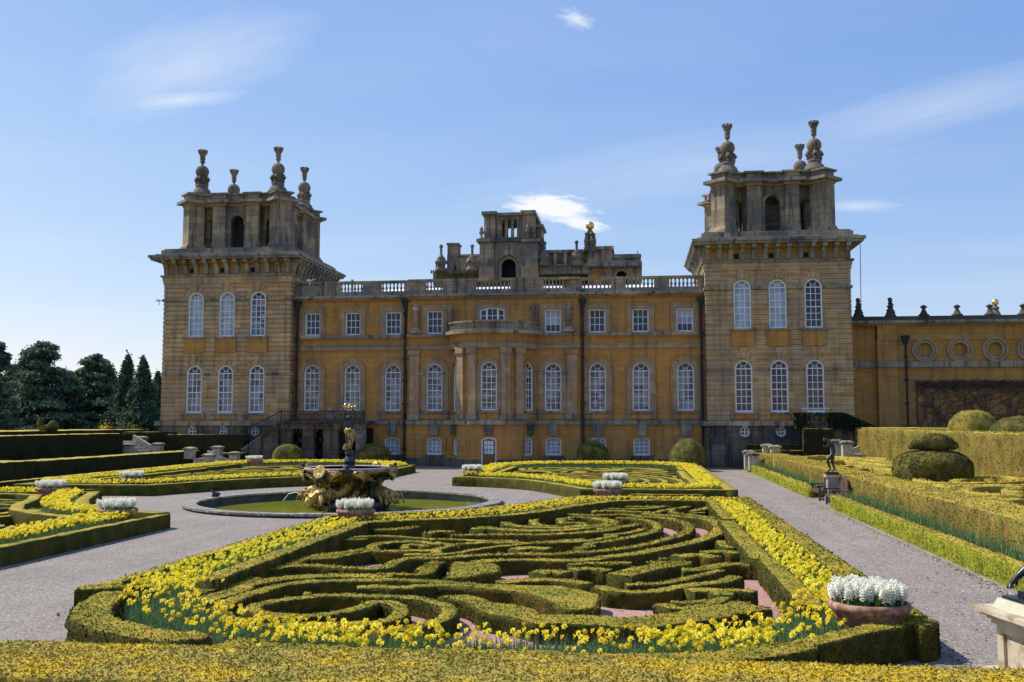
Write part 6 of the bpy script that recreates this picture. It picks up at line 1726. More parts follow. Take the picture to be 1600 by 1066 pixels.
# ------------------------------------------------------------------ topiary
def clipped(name, lobes, label, m=TOPI, n=36, k=18, amp=.03, leaf=120, lsz=.05, z0=None):
    """lobes: (cx, cy, cz, rx, ry, rz, squareness)"""
    Vs, Qs, nn = [], [], 0
    for (cx, cy, cz, rx, ry, rz, sq) in lobes:
        th = np.linspace(0, 2 * PI, n, endpoint=False); ph = np.linspace(-PI / 2 if z0 is None else math.asin(max(-1, min(0, (z0 - cz) / rz))), PI / 2, k)
        T, P = np.meshgrid(th, ph)
        def pw(v): return np.sign(v) * np.abs(v) ** sq
        V = np.stack([cx + rx * pw(np.cos(T)) * pw(np.cos(P)), cy + ry * pw(np.sin(T)) * pw(np.cos(P)), cz + rz * pw(np.sin(P))], -1).reshape(-1, 3)
        d = V - np.array([cx, cy, cz]); d /= np.maximum(1e-6, np.linalg.norm(d, axis=1))[:, None]
        V = V + d * ((vnoise(V, 1.2, 9) * 1.3 + vnoise(V, 4, 3) * .8 + vnoise(V, 12, 4) * .4) * amp)[:, None]
        i = np.arange(k - 1)[:, None] * n; j = np.arange(n)[None, :]; a = (i + j).ravel(); b = (i + (j + 1) % n).ravel()
        Q = np.stack([a, b, b + n, a + n], 1)
        Vs.append(V); Qs.append(Q + nn); nn += len(V)
        if leaf:
            F4 = V[Q]; A = np.linalg.norm(np.cross(F4[:, 1] - F4[:, 0], F4[:, 3] - F4[:, 0]), axis=1); kk = int(A.sum() * leaf)
            idx = RNG.choice(len(Q), kk, p=A / A.sum()); r = RNG.random((kk, 2, 1)); f = F4[idx]
            Pp = (f[:, 0] * (1 - r[:, 0]) + f[:, 1] * r[:, 0]) * (1 - r[:, 1]) + (f[:, 3] * (1 - r[:, 0]) + f[:, 2] * r[:, 0]) * r[:, 1]
            VV, QQ = leaves_mesh('x', Pp, lsz, None); Vs.append(VV); Qs.append(QQ + nn); nn += len(VV)
    V = np.concatenate(Vs); c = np.array([V[:, 0].mean(), V[:, 1].mean(), V[:, 2].min()])
    me = fastmesh(name, V - c, np.concatenate(Qs), mats=(m,), smooth=True)
    o = bpy.data.objects.new(name, me); o.location = c; COL.objects.link(o)
    return o
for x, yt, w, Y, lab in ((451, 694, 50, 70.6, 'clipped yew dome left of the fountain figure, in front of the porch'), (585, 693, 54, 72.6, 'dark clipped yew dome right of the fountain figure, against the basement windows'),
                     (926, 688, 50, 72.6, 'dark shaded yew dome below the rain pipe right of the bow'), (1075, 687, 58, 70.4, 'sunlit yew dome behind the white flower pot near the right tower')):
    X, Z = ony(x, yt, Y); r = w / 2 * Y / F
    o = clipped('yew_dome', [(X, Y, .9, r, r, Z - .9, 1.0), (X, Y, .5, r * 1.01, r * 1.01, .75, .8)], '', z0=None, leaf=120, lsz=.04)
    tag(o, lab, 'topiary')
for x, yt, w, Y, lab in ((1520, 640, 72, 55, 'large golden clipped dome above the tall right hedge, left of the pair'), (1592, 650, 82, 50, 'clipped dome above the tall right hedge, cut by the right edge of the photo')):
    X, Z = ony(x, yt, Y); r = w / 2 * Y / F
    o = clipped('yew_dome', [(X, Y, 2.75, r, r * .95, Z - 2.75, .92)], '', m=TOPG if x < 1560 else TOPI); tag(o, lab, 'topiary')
X, Z = ony(1460, 703, 42.3)
o = clipped('topiary_mound', [(X, 42.6, 1.35, 1.52, 1.2, Z - 1.35, .8), (X, 42.6, 1.0, 1.46, 1.15, .5, .7)], '', amp=.05, leaf=300); tag(o, 'broad dark clipped mound on the right terrace carrying an animal shape', 'topiary')
o = clipped('animal_topiary', [(X + .05, 42.5, Z + .28, .78, .42, .38, .9), (X - .62, 42.4, Z + .2, .28, .24, .2, .9), (X - .85, 42.4, Z + .1, .16, .14, .1, .9), (X - .42, 42.3, Z + .42, .1, .08, .12, 1), (X - .62, 42.6, Z + .42, .09, .08, .1, 1), (X + .8, 42.5, Z + .18, .2, .16, .16, 1)], '', n=20, k=12, leaf=300, lsz=.04)
tag(o, 'clipped yew shaped like a small crouching animal lying on the dark mound', 'topiary')
Xl, Zl = ony(83, 660, 66)
o = clipped('bird_topiary', [(Xl, 66, Zl - .3, .42, .4, .42, 1), (Xl - .62, 66, Zl - .42, .45, .3, .26, .9), (Xl - 1.0, 66, Zl - .15, .16, .2, .42, 1)], '', n=18, k=12, leaf=100); tag(o, 'golden clipped yew with round head and upturned tail on the far left hedge', 'topiary')

# ================================================================== FLOWERS
def daff_template(leafy=True, open_=1.0):
    V = []; Fq = []; Ft = []; mq = []; mt = []
    rs_ = random.Random(5)
    def blade(x, y, a, h, lean, w):
        b = len(V); dx, dy = math.cos(a), math.sin(a); px, py = -dy * w, dx * w
        V.extend([(x - px, y - py, 0), (x + px, y + py, 0), (x + dx * lean * .4 + px, y + dy * lean * .4 + py, h * .6), (x + dx * lean * .4 - px, y + dy * lean * .4 - py, h * .6), (x + dx * lean, y + dy * lean, h)])
        Fq.append((b, b + 1, b + 2, b + 3)); mq.append(0); Ft.append((b + 3, b + 2, b + 4)); mt.append(0)
    for k in range(4): blade(rs_.uniform(-.03, .03), rs_.uniform(-.03, .03), k * 1.6 + .3, rs_.uniform(.22, .33), rs_.uniform(.03, .10), .007)
    blade(0, 0, 0, .38, .0, .004)
    # flower: six petals around a trumpet, facing +x slightly down
    c = np.array([.03, 0, .40]); ax = np.array([.78, 0, .62]); ax /= np.linalg.norm(ax)
    e1 = np.array([0, 1, 0]); e2 = np.cross(ax, e1)
    for k in range(6):
        a = k * PI / 3; u_ = e1 * math.cos(a) + e2 * math.sin(a); v_ = -e1 * math.sin(a) + e2 * math.cos(a)
        b = len(V)
        V.extend([tuple(c), tuple(c + u_ * .021 + v_ * .015), tuple(c + u_ * .037 * open_ - ax * .004), tuple(c + u_ * .021 - v_ * .015)])
        Fq.append((b, b + 1, b + 2, b + 3)); mq.append(1)
    b = len(V)
    for t in (0.0, .024):
        r = .008 if t == 0 else .012
        for k in range(5): a = 2 * PI * k / 5; V.append(tuple(c + ax * t + (e1 * math.cos(a) + e2 * math.sin(a)) * r))
    for k in range(5): Fq.append((b + k, b + (k + 1) % 5, b + 5 + (k + 1) % 5, b + 5 + k)); mq.append(1)
    return np.array(V), np.array(Fq), np.array(Ft), np.array(mq), np.array(mt)
def scatter(template, P, rot, sc, extra=None):
    V, Q, T, mq, mt = template
    n = len(P); c, s = np.cos(rot), np.sin(rot)
    W_ = np.empty((n, len(V), 3))
    W_[:, :, 0] = (V[None, :, 0] * c[:, None] - V[None, :, 1] * s[:, None]) * sc[:, None] + P[:, 0:1]
    W_[:, :, 1] = (V[None, :, 0] * s[:, None] + V[None, :, 1] * c[:, None]) * sc[:, None] + P[:, 1:2]
    W_[:, :, 2] = V[None, :, 2] * sc[:, None] + P[:, 2:3]
    off = (np.arange(n) * len(V))[:, None, None]
    return W_.reshape(-1, 3), (Q[None] + off).reshape(-1, 4), (T[None] + off).reshape(-1, 3) if len(T) else None, np.tile(mq, n), np.tile(mt, n)
def strip_points(pts, w, dens):
    c = smooth_path(pts, .2); seg = np.linalg.norm(np.diff(c, axis=0), axis=1); L = seg.sum(); n = int(L * w * dens)
    cum = np.concatenate([[0], np.cumsum(seg)]); t = RNG.random(n) * L; i = np.clip(np.searchsorted(cum, t) - 1, 0, len(seg) - 1); f = (t - cum[i]) / seg[i]
    p = c[i] + (c[i + 1] - c[i]) * f[:, None]; d = (c[i + 1] - c[i]) / seg[i][:, None]; nr = np.stack([-d[:, 1], d[:, 0]], 1)
    p = p + nr * (RNG.uniform(-.5, .5, n) * w)[:, None]
    return np.concatenate([p, np.full((n, 1), .02)], 1)
DT = daff_template()
leaf_T = (DT[0][:25], DT[1][:5], DT[2][:5], DT[3][:5], DT[4][:5])
def clumps(P):
    # fresh bright clumps where the photograph has them, thinner and browner flowers elsewhere
    c = np.zeros(len(P))
    for cx, cy, r in ((-8.3, 17.6, .9), (-4.3, 13.6, .75), (-3.4, 13.6, .5), (1.3, 14.0, .8), (.7, 13.9, .6), (-8.6, 22, 2.2), (-8.6, 25.5, 1.5)):
        c = np.maximum(c, np.exp(-((P[:, 0] - cx) ** 2 + (P[:, 1] - cy) ** 2) / r ** 2))
    return c
near_P = []; far = []
pieces_V = []; pieces_Q = []; pieces_T = []; qmm = []; tmm = []; NV = 0
def add_piece(r, remap=None):
    global NV
    V, Q, T, a, b = r
    pieces_V.append(V); pieces_Q.append(Q + NV); qmm.append(a if remap is None else remap[a])
    if T is not None: pieces_T.append(T + NV); tmm.append(b if remap is None else remap[b])
    NV += len(V)
def rots(n): return RNG.normal(-2.2, 1.1, n)
for nm, (p, w) in strips.items():
    base = {'left': 76, 'right': 98, 'near': 38, 'far': 72}[nm]
    P = strip_points(p, w, base)
    if nm == 'near':
        P = P[~((P[:, 0] > -9) & (P[:, 1] < 12.9))]
        extra = []
        for cx, cy, r, k in ((-8.25, 17.5, .55, 70), (-4.5, 13.45, .5, 60), (-3.8, 13.4, .4, 40), (-3.0, 13.4, .35, 20), (1.4, 13.9, .55, 75), (.6, 13.6, .4, 36)):
            q = RNG.normal(size=(k, 3)) * np.array([r * .6, .3, 0]) + np.array([cx, cy, .02]); q[:, 2] = .02; extra.append(q)
        E = np.concatenate(extra); near_bright = E
    if nm == 'near': near_P.append(P)
    else: add_piece(scatter(DT, P, rots(len(P)), RNG.uniform(1.0, 1.38, len(P))), np.array([0, 2 if nm != 'far' else 1]))
    L = strip_points(p, w, 210 if nm == 'near' else 150)
    add_piece(scatter(leaf_T, L, RNG.uniform(0, 6.28, len(L)), RNG.uniform(.95, 1.45, len(L))))
NP = np.concatenate(near_P)
# the 300 nearest daffodils are single plants
allnear = np.concatenate([near_bright, NP]); flag = np.concatenate([np.ones(len(near_bright)), np.zeros(len(NP))])
od = np.argsort(allnear[:, 1] + RNG.normal(0, .25, len(allnear)))
sel, rest = od[:300], od[300:]
V, Q, T, mq, mt = DT
dm1 = fastmesh('daffodil', V * 1.25, Q, T, (BLADE, PETAL), mq, mt)
dm2 = fastmesh('daffodil', V * 1.36, Q, T, (BLADE, PETALB), mq, mt)
for i in sel:
    br_ = flag[i] > 0
    o = inst('daffodil', dm2 if br_ else dm1, None, tuple(allnear[i]), rotz=float(RNG.normal(-2.0, 1.0)), scale=float(RNG.uniform(.85, 1.2)))
    tag(o, 'bright fresh yellow daffodil in a dense clump along the nearest border' if br_ else 'orange-yellow fading daffodil in the thin nearest border behind the front hedge', 'daffodil', 'fresh daffodils in the nearest border' if br_ else 'fading daffodils in the nearest border')
R2 = allnear[rest]; fl_ = flag[rest] > 0
for msk, rm in ((fl_, np.array([0, 2])), (~fl_, np.array([0, 1]))):
    if msk.any(): add_piece(scatter(DT, R2[msk], rots(msk.sum()), RNG.uniform(1.15, 1.45, msk.sum())), rm)
for XF in (XB, XL_, XLB):
    for nm, (p, w) in strips.items():
        k = 75 if XF is XL_ else 70
        P = strip_points(XF(p), w * 1.05, k); P = P[(P[:, 0] < 6)]
        add_piece(scatter(DT, P, rots(len(P)), RNG.uniform(1.3, 1.7, len(P))), np.array([0, 2]))
# leaves only, between edging and tall hedge on the right
P = strip_points([(8.25, 15), (8.25, 41)], .46, 90); add_piece(scatter(leaf_T, P, RNG.uniform(0, 6.28, len(P)), RNG.uniform(1.7, 2.3, len(P))))
P = strip_points([(8.25, 46.5), (8.25, 72)], .46, 50); add_piece(scatter(leaf_T, P, RNG.uniform(0, 6.28, len(P)), RNG.uniform(1.8, 2.4, len(P))))
me = fastmesh('daffodils', np.concatenate(pieces_V), np.concatenate(pieces_Q), np.concatenate(pieces_T), (BLADE, PETAL, PETALB), np.concatenate(qmm), np.concatenate(tmm))
o = bpy.data.objects.new('daffodils', me); COL.objects.link(o); tag(o, 'yellow daffodils and their blue-green leaves filling all the flower borders', 'daffodils', kind='stuff')

# ------------------------------------------------------------------ pots of white hyacinths
pot = MB(); pot.lathe([(.34, 0), (.36, .02), (.40, .2), (.49, .5), (.53, .58), (.55, .6), (.585, .62), (.60, .67), (.585, .72), (.54, .735), (.52, .70), (.50, .62), (.02, .6)], n=40)
for k in range(6):
    a = k * PI / 3 + .2
    pot.tube([(.45 * math.cos(a), .45 * math.sin(a), .40), (.475 * math.cos(a + .12), .475 * math.sin(a + .12), .48), (.50 * math.cos(a + .24), .50 * math.sin(a + .24), .52), (.485 * math.cos(a + .36), .485 * math.sin(a + .36), .46)], .016, 5)
potme = pot.mesh('flower_pot', TERRA, True)
def spike_mesh(nf):
    rs_ = random.Random(nf); mb = MB()
    V = []; F_ = []
    for k in range(nf):
        z = .22 + .13 * k / nf; a = k * 2.4; r = .028 * (1.0 - .35 * (k / nf)) + .004
        c = Vector((r * math.cos(a), r * math.sin(a), z)); s = .029
        out_ = Vector((math.cos(a), math.sin(a), 1.1)).normalized(); t = out_.cross(Vector((0, 0, 1))).normalized(); u_ = t.cross(out_)
        for q in range(3):
            b = q * 2.1 + a; e = t * math.cos(b) + u_ * math.sin(b); g = out_.cross(e)
            n0 = len(V); V += [c, c + e * s + g * s * .5, c + e * s * 1.5 + out_ * .008, c + e * s - g * s * .5]; F_.append((n0, n0 + 1, n0 + 2, n0 + 3))
    n0 = len(V); V += [Vector((-.006, 0, 0)), Vector((.006, 0, 0)), Vector((.006, 0, .34)), Vector((-.006, 0, .34))]; F_.append((n0, n0 + 1, n0 + 2, n0 + 3))
    return [tuple(v) for v in V], F_
def leaf_clump(n, R):
    rs_ = random.Random(n); V = []; F_ = []
    for k in range(n):
        a = rs_.uniform(0, 6.28); r = R * math.sqrt(rs_.random()); x, y = r * math.cos(a), r * math.sin(a); b = rs_.uniform(0, 6.28) if r < R * .7 else a + rs_.uniform(-.6, .6)
        h = rs_.uniform(.18, .29); w = .013; l = rs_.uniform(.02, .09); dx, dy = math.cos(b), math.sin(b); n0 = len(V)
        V += [(x - dy * w, y + dx * w, 0), (x + dy * w, y - dx * w, 0), (x + dx * l * .4 + dy * w, y + dy * l * .4 - dx * w, h * .6), (x + dx * l * .4 - dy * w, y + dy * l * .4 + dx * w, h * .6), (x + dx * l, y + dy * l, h)]
        F_ += [(n0, n0 + 1, n0 + 2, n0 + 3), (n0 + 3, n0 + 2, n0 + 4)]
    return V, F_
sv_, sf_ = spike_mesh(26); mb = MB(); mb.add(sv_, sf_); spk = mb.mesh('flower_spike', HYA)
lv_, lf_ = leaf_clump(420, .47); mb = MB(); mb.add(lv_, lf_); lfm = mb.mesh('leaves', HYALEAF)
rs_ = random.Random(9); mb = MB()
sv2, sf2 = spike_mesh(13)
spots = []
for k in range(150):
    a = rs_.uniform(0, 6.28); r = .50 * math.sqrt(rs_.random()); spots.append((r * math.cos(a), r * math.sin(a), rs_.uniform(-.05, .04), rs_.uniform(0, 6.28), r))
for x, y, z, q, r in spots:
    t_ = Matrix.Translation((x, y, z)) @ Matrix.Rotation(r * .45, 4, Vector((-y, x, 0.001)).normalized()) @ Matrix.Rotation(q, 4, 'Z') @ Matrix.Scale(1.15, 4)
    mb.xf = t_; mb.add(sv2, sf2)
farh = mb.mesh('flower_spikes', HYA)
POTS = [(556, 796, 'on the corner hedge just in front of the fountain'), (739, 735, 'nearest the palace door, left tip of the far bed'), (950, 764, 'nearer of the middle pair by the path corner'), (962, 750, 'farther of the middle pair by the path corner'),
        (1358, 940, 'large in the right foreground'), (184, 795, 'on the left hedge tip beside the pool'), (81, 762, 'far left behind the daffodils'), (207, 746, 'in the left far border beside the long hedge'),
        (398, 719, 'small and far, before the porch wall'), (1083, 718, 'small and far, before the sunlit yew dome')]
for i, (px, py, where) in enumerate(POTS):
    x, y = onz(px, py, .72)
    t = thing('flower_pot', 'round terracotta pot ' + where, 'flower pot', (x, y, 0.0))
    o = inst('pot_bowl', potme, t, (x, y, 0.0)); o.rotation_euler = (0, 0, i * .7)
    f = thing('hyacinths', 'white hyacinths filling the terracotta pot ' + where, 'white flowers', (x, y, .6))
    a = inst('leaves', lfm, f, (x, y, .6)); a['kind'] = 'stuff'
    if px == 1358:
        for (sx, sy, sz, q, r) in spots + [(-s[1] * .9, s[0] * .95, s[2], s[3] + 1, s[4]) for s in spots[:55]]:
            o = inst('flower_spike', spk, f, (x + sx, y + sy, .6 + sz)); o.rotation_euler = (-sy * .45, sx * .45, q); o.scale = (1.12,) * 3
    else:
        a = inst('flower_spikes', farh, f, (x, y, .6)); a['kind'] = 'stuff'

# stray stones and leaf litter along the path edges
rs_ = random.Random(21); LP = []
for k in range(5200):
    e = rs_.choice((4.45, 7.45, 4.45, 7.45, None, -9.95, -14.7))
    if e is None: x = rs_.uniform(4.4, 7.5); y = 12 + 30 * rs_.random() ** 1.5
    else: x = e + abs(rs_.gauss(0, .16)) * (1 if e in (4.45, -14.7) else -1); y = 12 + 32 * rs_.random() ** 1.4
    if e in (-9.95,) and (y < 16.5 or y > 31): continue
    if e == -14.7 and y > 30: continue
    LP.append((x, y, .006 + .004 * rs_.random()))
LP = np.array(LP); n_ = len(LP); h_ = n_ // 2
o = add_leaf_object('leaf_litter', LP[:h_], .035, BARK, None, up=3.0); tag(o, 'brown leaf litter and crumbs along the gravel path edges', 'leaf litter', kind='stuff')
o = add_leaf_object('loose_stones', LP[h_:], .03, PALE, None, up=2.0); tag(o, 'pale loose stones along the gravel path edges', 'stones', kind='stuff')

# ================================================================== GARDEN PIERS AND STEPS
def pier(px, py0, py1, Y, lab, w=.62, cap=True):
    X, Z1 = ony(px, py0, Y); _, Z0 = ony(px, py1, Y); Z0 -= .5
    t = thing('garden_pier', lab, 'stone pier', (X, Y, Z0))
    MB().box(X - w / 2, X + w / 2, Y - w / 2, Y + w / 2, Z0, Z1 - .22).part('shaft', PALE, t)
    mb = MB(); mb.box(X - w * .6, X + w * .6, Y - w * .6, Y + w * .6, Z1 - .22, Z1 - .14); mb.box(X - w * .68, X + w * .68, Y - w * .68, Y + w * .68, Z1 - .14, Z1 - .06); mb.frust(X, Y, Z1 - .06, Z1 + .02, w * .6, w * .6, w * .3, w * .3)
    mb.part('cap', TRIM, t)
    return X, Z0, Z1
PIERS = [(340, 697, 711, 71.8, 'left lower stair, taller upper pier'), (366.5, 706, 723, 71.4, 'left lower stair, lower pier beside the flowers'), (297, 699, 706, 69.5, 'left lower stair, pier half hidden by the long hedge'), (327, 709, 721, 68.6, 'left lower stair, pier at the end of the long hedge'),
         (221, 682, 698, 72.8, 'left upper stair, highest pier'), (247.5, 692, 706, 72.2, 'left upper stair, pier at the foot of the parapet'), (201, 693, 707, 69.6, 'left upper stair, pier at the end of the dark hedge'),
         (1170, 704, 721, 69.5, 'right path end, leftmost pier'), (1177, 707, 723, 68.6, 'right path end, pier touching the yew hedge'), (1198.5, 694, 706, 72.2, 'right terrace, left of the two behind the hedge'), (1211, 696, 706, 71.4, 'right terrace, right of the two behind the hedge'),
         (1306, 687, 704, 68, 'right terrace, pier beside the bronze faun'), (1323, 689, 706, 67, 'right terrace, pier at the corner of the tall hedge')]
for a in PIERS: pier(a[0], a[1], a[2], a[3], 'pale capped stone pier: ' + a[4])
def steps(lab, xa, za, xb, zb, y0, y1, n):
    t = thing('garden_steps', lab, 'steps', ((xa + xb) / 2, (y0 + y1) / 2, 0))
    for k in range(n):
        x0 = xa + (xb - xa) * k / n; x1 = xa + (xb - xa) * (k + 1) / n; z = za + (zb - za) * (k + 1) / n
        MB().box(min(x0, x1), max(x0, x1), y0, y1, z - (zb - za) / n - .3, z).part('step', PALE, t)
    MB().prism([(xa, za), (xa, za + .45), (xb, zb + .5), (xb, zb)][:: 1 if xb < xa else -1], y1, y1 + .3).part('parapet', PALE, t)
xb_ = ony(366, 710, 71.4)[0]; xa_ = ony(340, 700, 71.8)[0]
steps('short flight of pale steps up from the left garden floor', xb_, 0, xa_ - .6, .75, 69, 71.3, 4)
xb_ = ony(247, 700, 72.2)[0]; xa_ = ony(221, 690, 72.8)[0]
steps('upper flight of pale steps on the left between dark hedges', xb_, .9, xa_ - .3, 1.9, 69.8, 72.0, 5)
xb_ = ony(1306, 700, 68)[0]; steps('pale steps beside the tall right hedge', xb_ - .1, .72, xb_ + 1.6, 1.3, 66.8, 68.4, 3)

# ================================================================== BENCHES AND FAUN
def bench(x, y, lab):
    # faces the path (towards -x); runs along y
    t = thing('garden_bench', lab, 'bench', (x, y, 0)); hl = .85
    for s in (-1, 1):
        for dx in (-.32, .22):
            MB().box(x + dx - .035, x + dx + .035, y + s * hl - .035, y + s * hl + .035, 0, .62 if dx < 0 else .95).part('leg', WOOD, t)
        MB().box(x - .42, x + .25, y + s * hl - .05, y + s * hl + .05, .62, .66).part('armrest', WOOD, t)
        MB().ball((x - .42, y + s * hl, .62), .06, 8, 6).part('arm_scroll', WOOD, t)
    for k in range(5):
        MB().box(x - .36 + k * .11, x - .27 + k * .11, y - hl, y + hl, .42, .45).part('seat_slat', WOOD, t)
    MB().box(x - .38, x - .35, y - hl, y + hl, .33, .41).part('front_rail', WOOD, t)
    pts = [(x + .22, y - hl + 2 * hl * k / 14, .80 + .36 * math.sin(PI * k / 14)) for k in range(15)]
    MB().tube(pts, .05, 6).part('arched_top_rail', WOOD, t)
    for k in range(13):
        yy_ = y - hl + .1 + (2 * hl - .2) * k / 12; h = .80 + .36 * math.sin(PI * (yy_ - y + hl) / (2 * hl))
        MB().box(x + .2, x + .225, yy_ - .055, yy_ + .055, .47, h).part('back_slat', WOOD, t)
bench(8.15, 42.1, 'weathered oak bench with arched back, nearer of the two beside the bronze faun')
bench(8.15, 45.3, 'weathered oak bench with arched back, farther of the two beside the bronze faun')
fx2, fy2 = 8.22, 43.7
ped = thing('statue_pedestal', 'slim grey and white pedestal between two oak benches', 'pedestal', (fx2, fy2, 0))
zt_ = ony(1292, 742, fy2)[1]
MB().box(fx2 - .28, fx2 + .28, fy2 - .28, fy2 + .28, 0, .25).part('base', LEAD, ped); MB().box(fx2 - .22, fx2 + .22, fy2 - .22, fy2 + .22, .25, zt_ - .1).part('shaft', LEAD, ped)
MB().box(fx2 - .3, fx2 + .3, fy2 - .3, fy2 + .3, zt_ - .1, zt_).part('cap', PALE, ped)
J = dict(pelvis=(.06, 0, .72), waist=(.07, 0, .86), chest=(.0, 0, 1.06), neck=(-.13, 0, 1.17), head=(-.24, 0, 1.17), crown=(-.30, 0, 1.16), lsh=(-.02, -.14, 1.12), lel=(.06, -.2, .92), lwr=(.02, -.2, .74), lha=(0, -.18, .68),
         rsh=(-.02, .14, 1.12), rel=(-.08, .2, .94), rwr=(-.2, .16, .9), rha=(-.26, .12, .94), lhip=(.05, -.07, .68), lkn=(-.18, -.09, .42), lan=(-.06, -.08, .1), lto=(-.18, -.1, .04), rhip=(.07, .07, .68), rkn=(.02, .08, .38), ran=(.12, .08, .06), rto=(.0, .1, .03))
fa = thing('faun_statue', 'dark bronze faun bending forward on the pedestal between the benches', 'statue', (fx2, fy2, zt_))
inst('figure', body('faun', J, BRONZE, .66), fa, (fx2, fy2, zt_ + .12)); 
bpy.data.objects[-1] if False else None
mb = MB(); mb.box(fx2 - .26, fx2 + .24, fy2 - .2, fy2 + .2, zt_, zt_ + .12); mb.part('plinth', BRONZE, fa)
fa.children[0].scale = (1.16, 1.16, 1.16)

# pedestal with the sculpture cut by the right edge
PX, PY = 5.43, 13.55
PD = thing('stone_pedestal', 'cream moulded stone pedestal cut by the right edge of the photo', 'pedestal', (PX, PY, 0))
rz = math.radians(-78)
CREAM = M_two('cream limestone', (0.50, 0.42, 0.29), (0.66, 0.58, 0.44), 2.5, 0.85, (25, 0.006, 0.6), c=(0.36, 0.26, 0.16), scale2=5)
GREENST = M_two('algae tinted limestone', (0.44, 0.45, 0.30), (0.55, 0.53, 0.40), 3.0, 0.85, (25, 0.006, 0.5))
def rp(nm, m, *boxes):
    mb = MB(); mb.xf = Matrix.Translation((PX, PY, 0)) @ Matrix.Rotation(rz, 4, 'Z')
    for b in boxes: mb.box(*b)
    return mb.part(nm, m, PD)
rp('base', CREAM, (-.78, .78, -.78, .78, 0, .18)); rp('shaft', CREAM, (-.60, .60, -.60, .60, .18, .78))
for bx_ in ((-.60, -.46, -.64, -.60, .18, .76), (.46, .60, -.64, -.60, .18, .76), (-.46, .46, -.64, -.60, .66, .76)): rp('panel_frame', CREAM, bx_)
rp('panel', CREAM, (-.38, .38, -.625, -.60, .18, .60))
rp('necking', CREAM, (-.66, .66, -.68, .66, .76, .82))
rp('cornice', CREAM, (-.70, .70, -.72, .70, .82, .87)); rp('cornice', CREAM, (-.76, .76, -.78, .76, .87, .91)); rp('cornice', CREAM, (-.85, .85, -.85, .85, .91, .97))
mb = MB(); mb.xf = Matrix.Translation((PX, PY, 0)) @ Matrix.Rotation(rz, 4, 'Z'); mb.frust(0, 0, .97, 1.09, .66, .66, .61, .61); mb.part('cap_block', GREENST, PD)
SC = thing('bronze_sculpture', 'dark bronze sculpture on the cream pedestal, only its reaching limb in view', 'sculpture', (PX, PY, 1.09))
mb = MB(); mb.xf = Matrix.Translation((PX, PY, 0)) @ Matrix.Rotation(rz, 4, 'Z'); mb.box(-.57, .57, -.57, .57, 1.09, 1.13); mb.part('slab', BRONZE, SC)
mb = MB(); mb.xf = Matrix.Translation((PX, PY, 0)) @ Matrix.Rotation(rz, 4, 'Z'); mb.box(-.46, .5, -.42, .5, 1.13, 1.205); mb.part('plinth', BRONZE, SC)
p0x, p0y = onz(1577, 920, 1.22)
def sp3(px, py, dy=0.0):
    q = ony(px, py, p0y + dy); return (q[0], p0y + dy, q[1])
pw = [sp3(1584, 906), sp3(1592, 899), sp3(1603, 890), sp3(1630, 872), sp3(1680, 850), sp3(1740, 870), sp3(1579, 915), sp3(1573, 919.5, .03), sp3(1577, 920, -.05), sp3(1584, 919, -.06), sp3(1589, 911, -.03), sp3(1588, 916, -.05), sp3(1720, 905)]
pe = [(0, 1), (1, 2), (2, 3), (3, 4), (4, 5), (0, 6), (6, 7), (6, 8), (6, 9), (0, 10), (10, 11), (5, 12)]
pr = [.030, .034, .045, .075, .13, .14, .024, .009, .009, .009, .010, .007, .10]
inst('body', skin('beast', pw, pe, pr, BRONZE), SC, (0, 0, 0))

# ================================================================== TREES
def cedar(px, ytop, wpx, Y, lab, seed, m=CEDAR, kind='cedar', nb=34, nl=9000, lean=0.0):
    nb = int(nb * 2.0); nl = int(nl * 2.8)
    rs_ = random.Random(seed); rg = np.random.default_rng(seed)
    X, Zt = ony(px, ytop, Y); R = wpx / 2 * Y / F; z0 = -.6
    t = thing(kind + '_tree', lab, 'tree', (X, Y, z0))
    H = Zt - z0
    mb = MB(); mb.tube([(X, Y, z0), (X + .1, Y, z0 + H * .35), (X - .15 + lean, Y, z0 + H * .7), (X + lean, Y, Zt - .3)], [.035 * H, .028 * H, .014 * H, .03], 8)
    P = []
    for k in range(nb):
        f = rs_.uniform(.05, 1.0) if k > 3 else (.99, .96, .92, .88)[k]; z = z0 + H * f; a = rs_.uniform(0, 6.28)
        if kind == 'cedar':
            rr_ = R * (1.05 - f ** 1.7 * .86) * rs_.uniform(.6, 1.12)
        else:
            rr_ = R * (1.03 - f ** 1.15) * rs_.uniform(.7, 1.2) + .08
        droop = rr_ * (.05 if kind == 'cedar' else -.25)
        ex, ey, ez = X + lean * f + rr_ * math.cos(a), Y + rr_ * math.sin(a), z + droop + rs_.uniform(-.2, .5)
        mb.tube([(X + lean * f, Y, z), ((X + ex) / 2, (Y + ey) / 2, (z + ez) / 2 + .3), (ex, ey, ez)], [.10 * (1.2 - f), .07 * (1.2 - f), .02], 5)
        n = int(nl / nb * (rr_ / R + .35))
        tt = rg.random(n) ** .6
        px_ = X + lean * f + (ex - X - lean * f) * tt; py_ = Y + (ey - Y) * tt; pz_ = z + (ez - z) * tt + .3 * np.sin(tt * PI)
        sp_ = rr_ * .24 * (1.15 - tt * .75) + .12
        q = rg.normal(size=(n, 3)); P.append(np.stack([px_ + q[:, 0] * sp_, py_ + q[:, 1] * sp_, pz_ + q[:, 2] * (.16 if kind == 'cedar' else .3) * (1 + .03 * H) - np.abs(q[:, 0]) * .12], 1))
    mb.part('trunk', BARK, t)
    P = np.concatenate(P); o = add_leaf_object('crown', P, .33 if kind == 'cedar' else .3, m, t, up=.9)
    return t
cedar(-6, 542, 100, 132, 'dark cedar cut by the left edge of the photo', 1, nl=9000)
cedar(66, 540, 165, 150, 'largest spreading cedar on the left with a leaning top', 2, nb=60, nl=20000)
cedar(150, 558, 130, 156, 'cedar with flat layered boughs between the largest cedar and the firs', 3, nb=44, nl=13000)
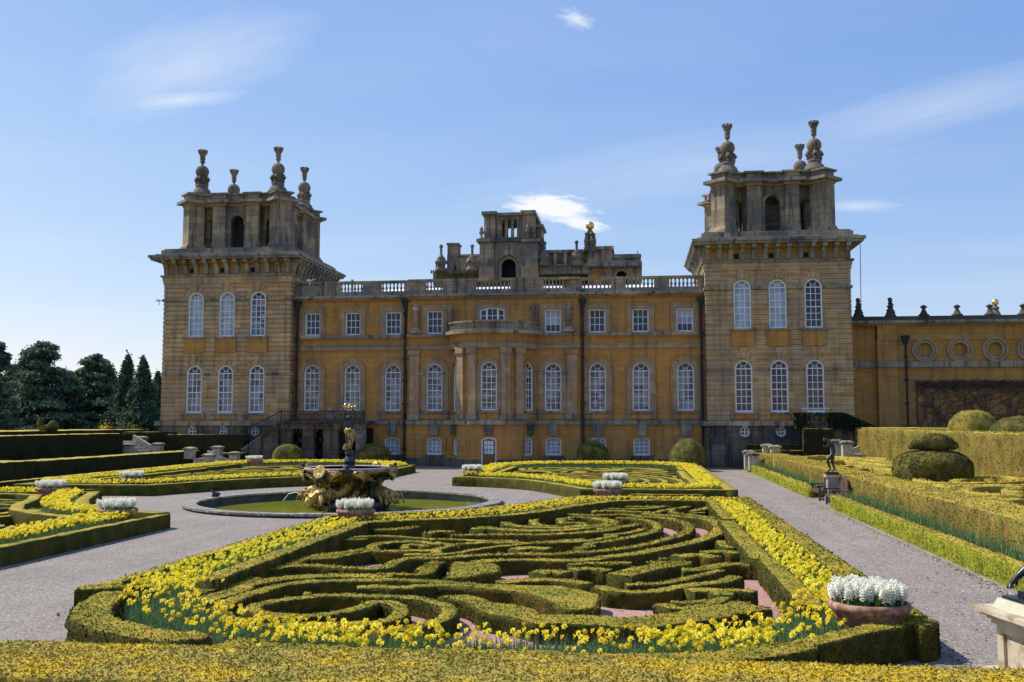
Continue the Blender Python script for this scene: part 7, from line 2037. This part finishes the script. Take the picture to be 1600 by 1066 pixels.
cedar(200, 563, 74, 150, 'pointed fir, left of the two beside the left tower', 4, CONIF, 'fir', nb=54, nl=8000)
cedar(224, 568, 84, 146, 'pointed fir, right of the two beside the left tower', 5, CONIF, 'fir', nb=60, nl=10000)
cedar(247, 590, 90, 165, 'dark fir mostly hidden behind the left tower corner', 6, CONIF, 'fir', nb=44, nl=7000)
cedar(108, 584, 150, 175, 'lower dark cedar standing behind the largest one', 7, CEDAR, 'cedar', nb=40, nl=9000)
cedar(24, 578, 110, 178, 'lower dark cedar in the gap at the far left', 8, CEDAR, 'cedar', nb=40, nl=8000)
cedar(182, 592, 110, 180, 'low dark cedar in the gap left of the firs', 9, CEDAR, 'cedar', nb=34, nl=7000)
def bush(px, yt, w, Y, lab, m, n=2500, sz=.14):
    X, Z = ony(px, yt, Y); R = w / 2 * Y / F; z0 = -.6
    t = thing('bush', lab, 'bush', (X, Y, z0)); rg = np.random.default_rng(int(px)); P = []
    mb = MB()
    for k in range(9):
        a = k * .7; r = R * .6 * rg.random(); c = np.array([X + r * math.cos(a), Y + r * math.sin(a), z0 + (Z - z0) * rg.uniform(.4, .82)]); P.append(rg.normal(size=(n // 9, 3)) * np.array([R * .35, R * .35, (Z - z0) * .13]) + c)
        mb.tube([(X, Y, z0), tuple(c)], [.06, .02], 4)
    mb.part('stems', BARK, t); add_leaf_object('foliage', np.concatenate(P), sz, m, t)
bush(163, 663, 24, 100, 'bright yellow forsythia bush beyond the upper left hedge', FORS, 1600, .12)
bush(172, 661, 13, 112, 'small tree with pinkish red young leaves behind the yellow bush', MAGEN, 1000, .12)
bush(205, 662, 40, 108, 'pale budding shrub left of the tower base', BROADL, 1600, .14)
# distant wood closing the view on the left
rg = np.random.default_rng(77); P = []
for k in range(60):
    x = rg.uniform(-190, -60); y = 230 + rg.uniform(-10, 30); h = rg.uniform(5, 8.5)
    P.append(rg.normal(size=(260, 3)) * np.array([3.0, 3.0, h * .28]) + np.array([x, y, h * .45]))
o = add_leaf_object('far_wood', np.concatenate(P), .8, CONIF); tag(o, 'low dark wood far behind the cedars', 'wood', kind='stuff')
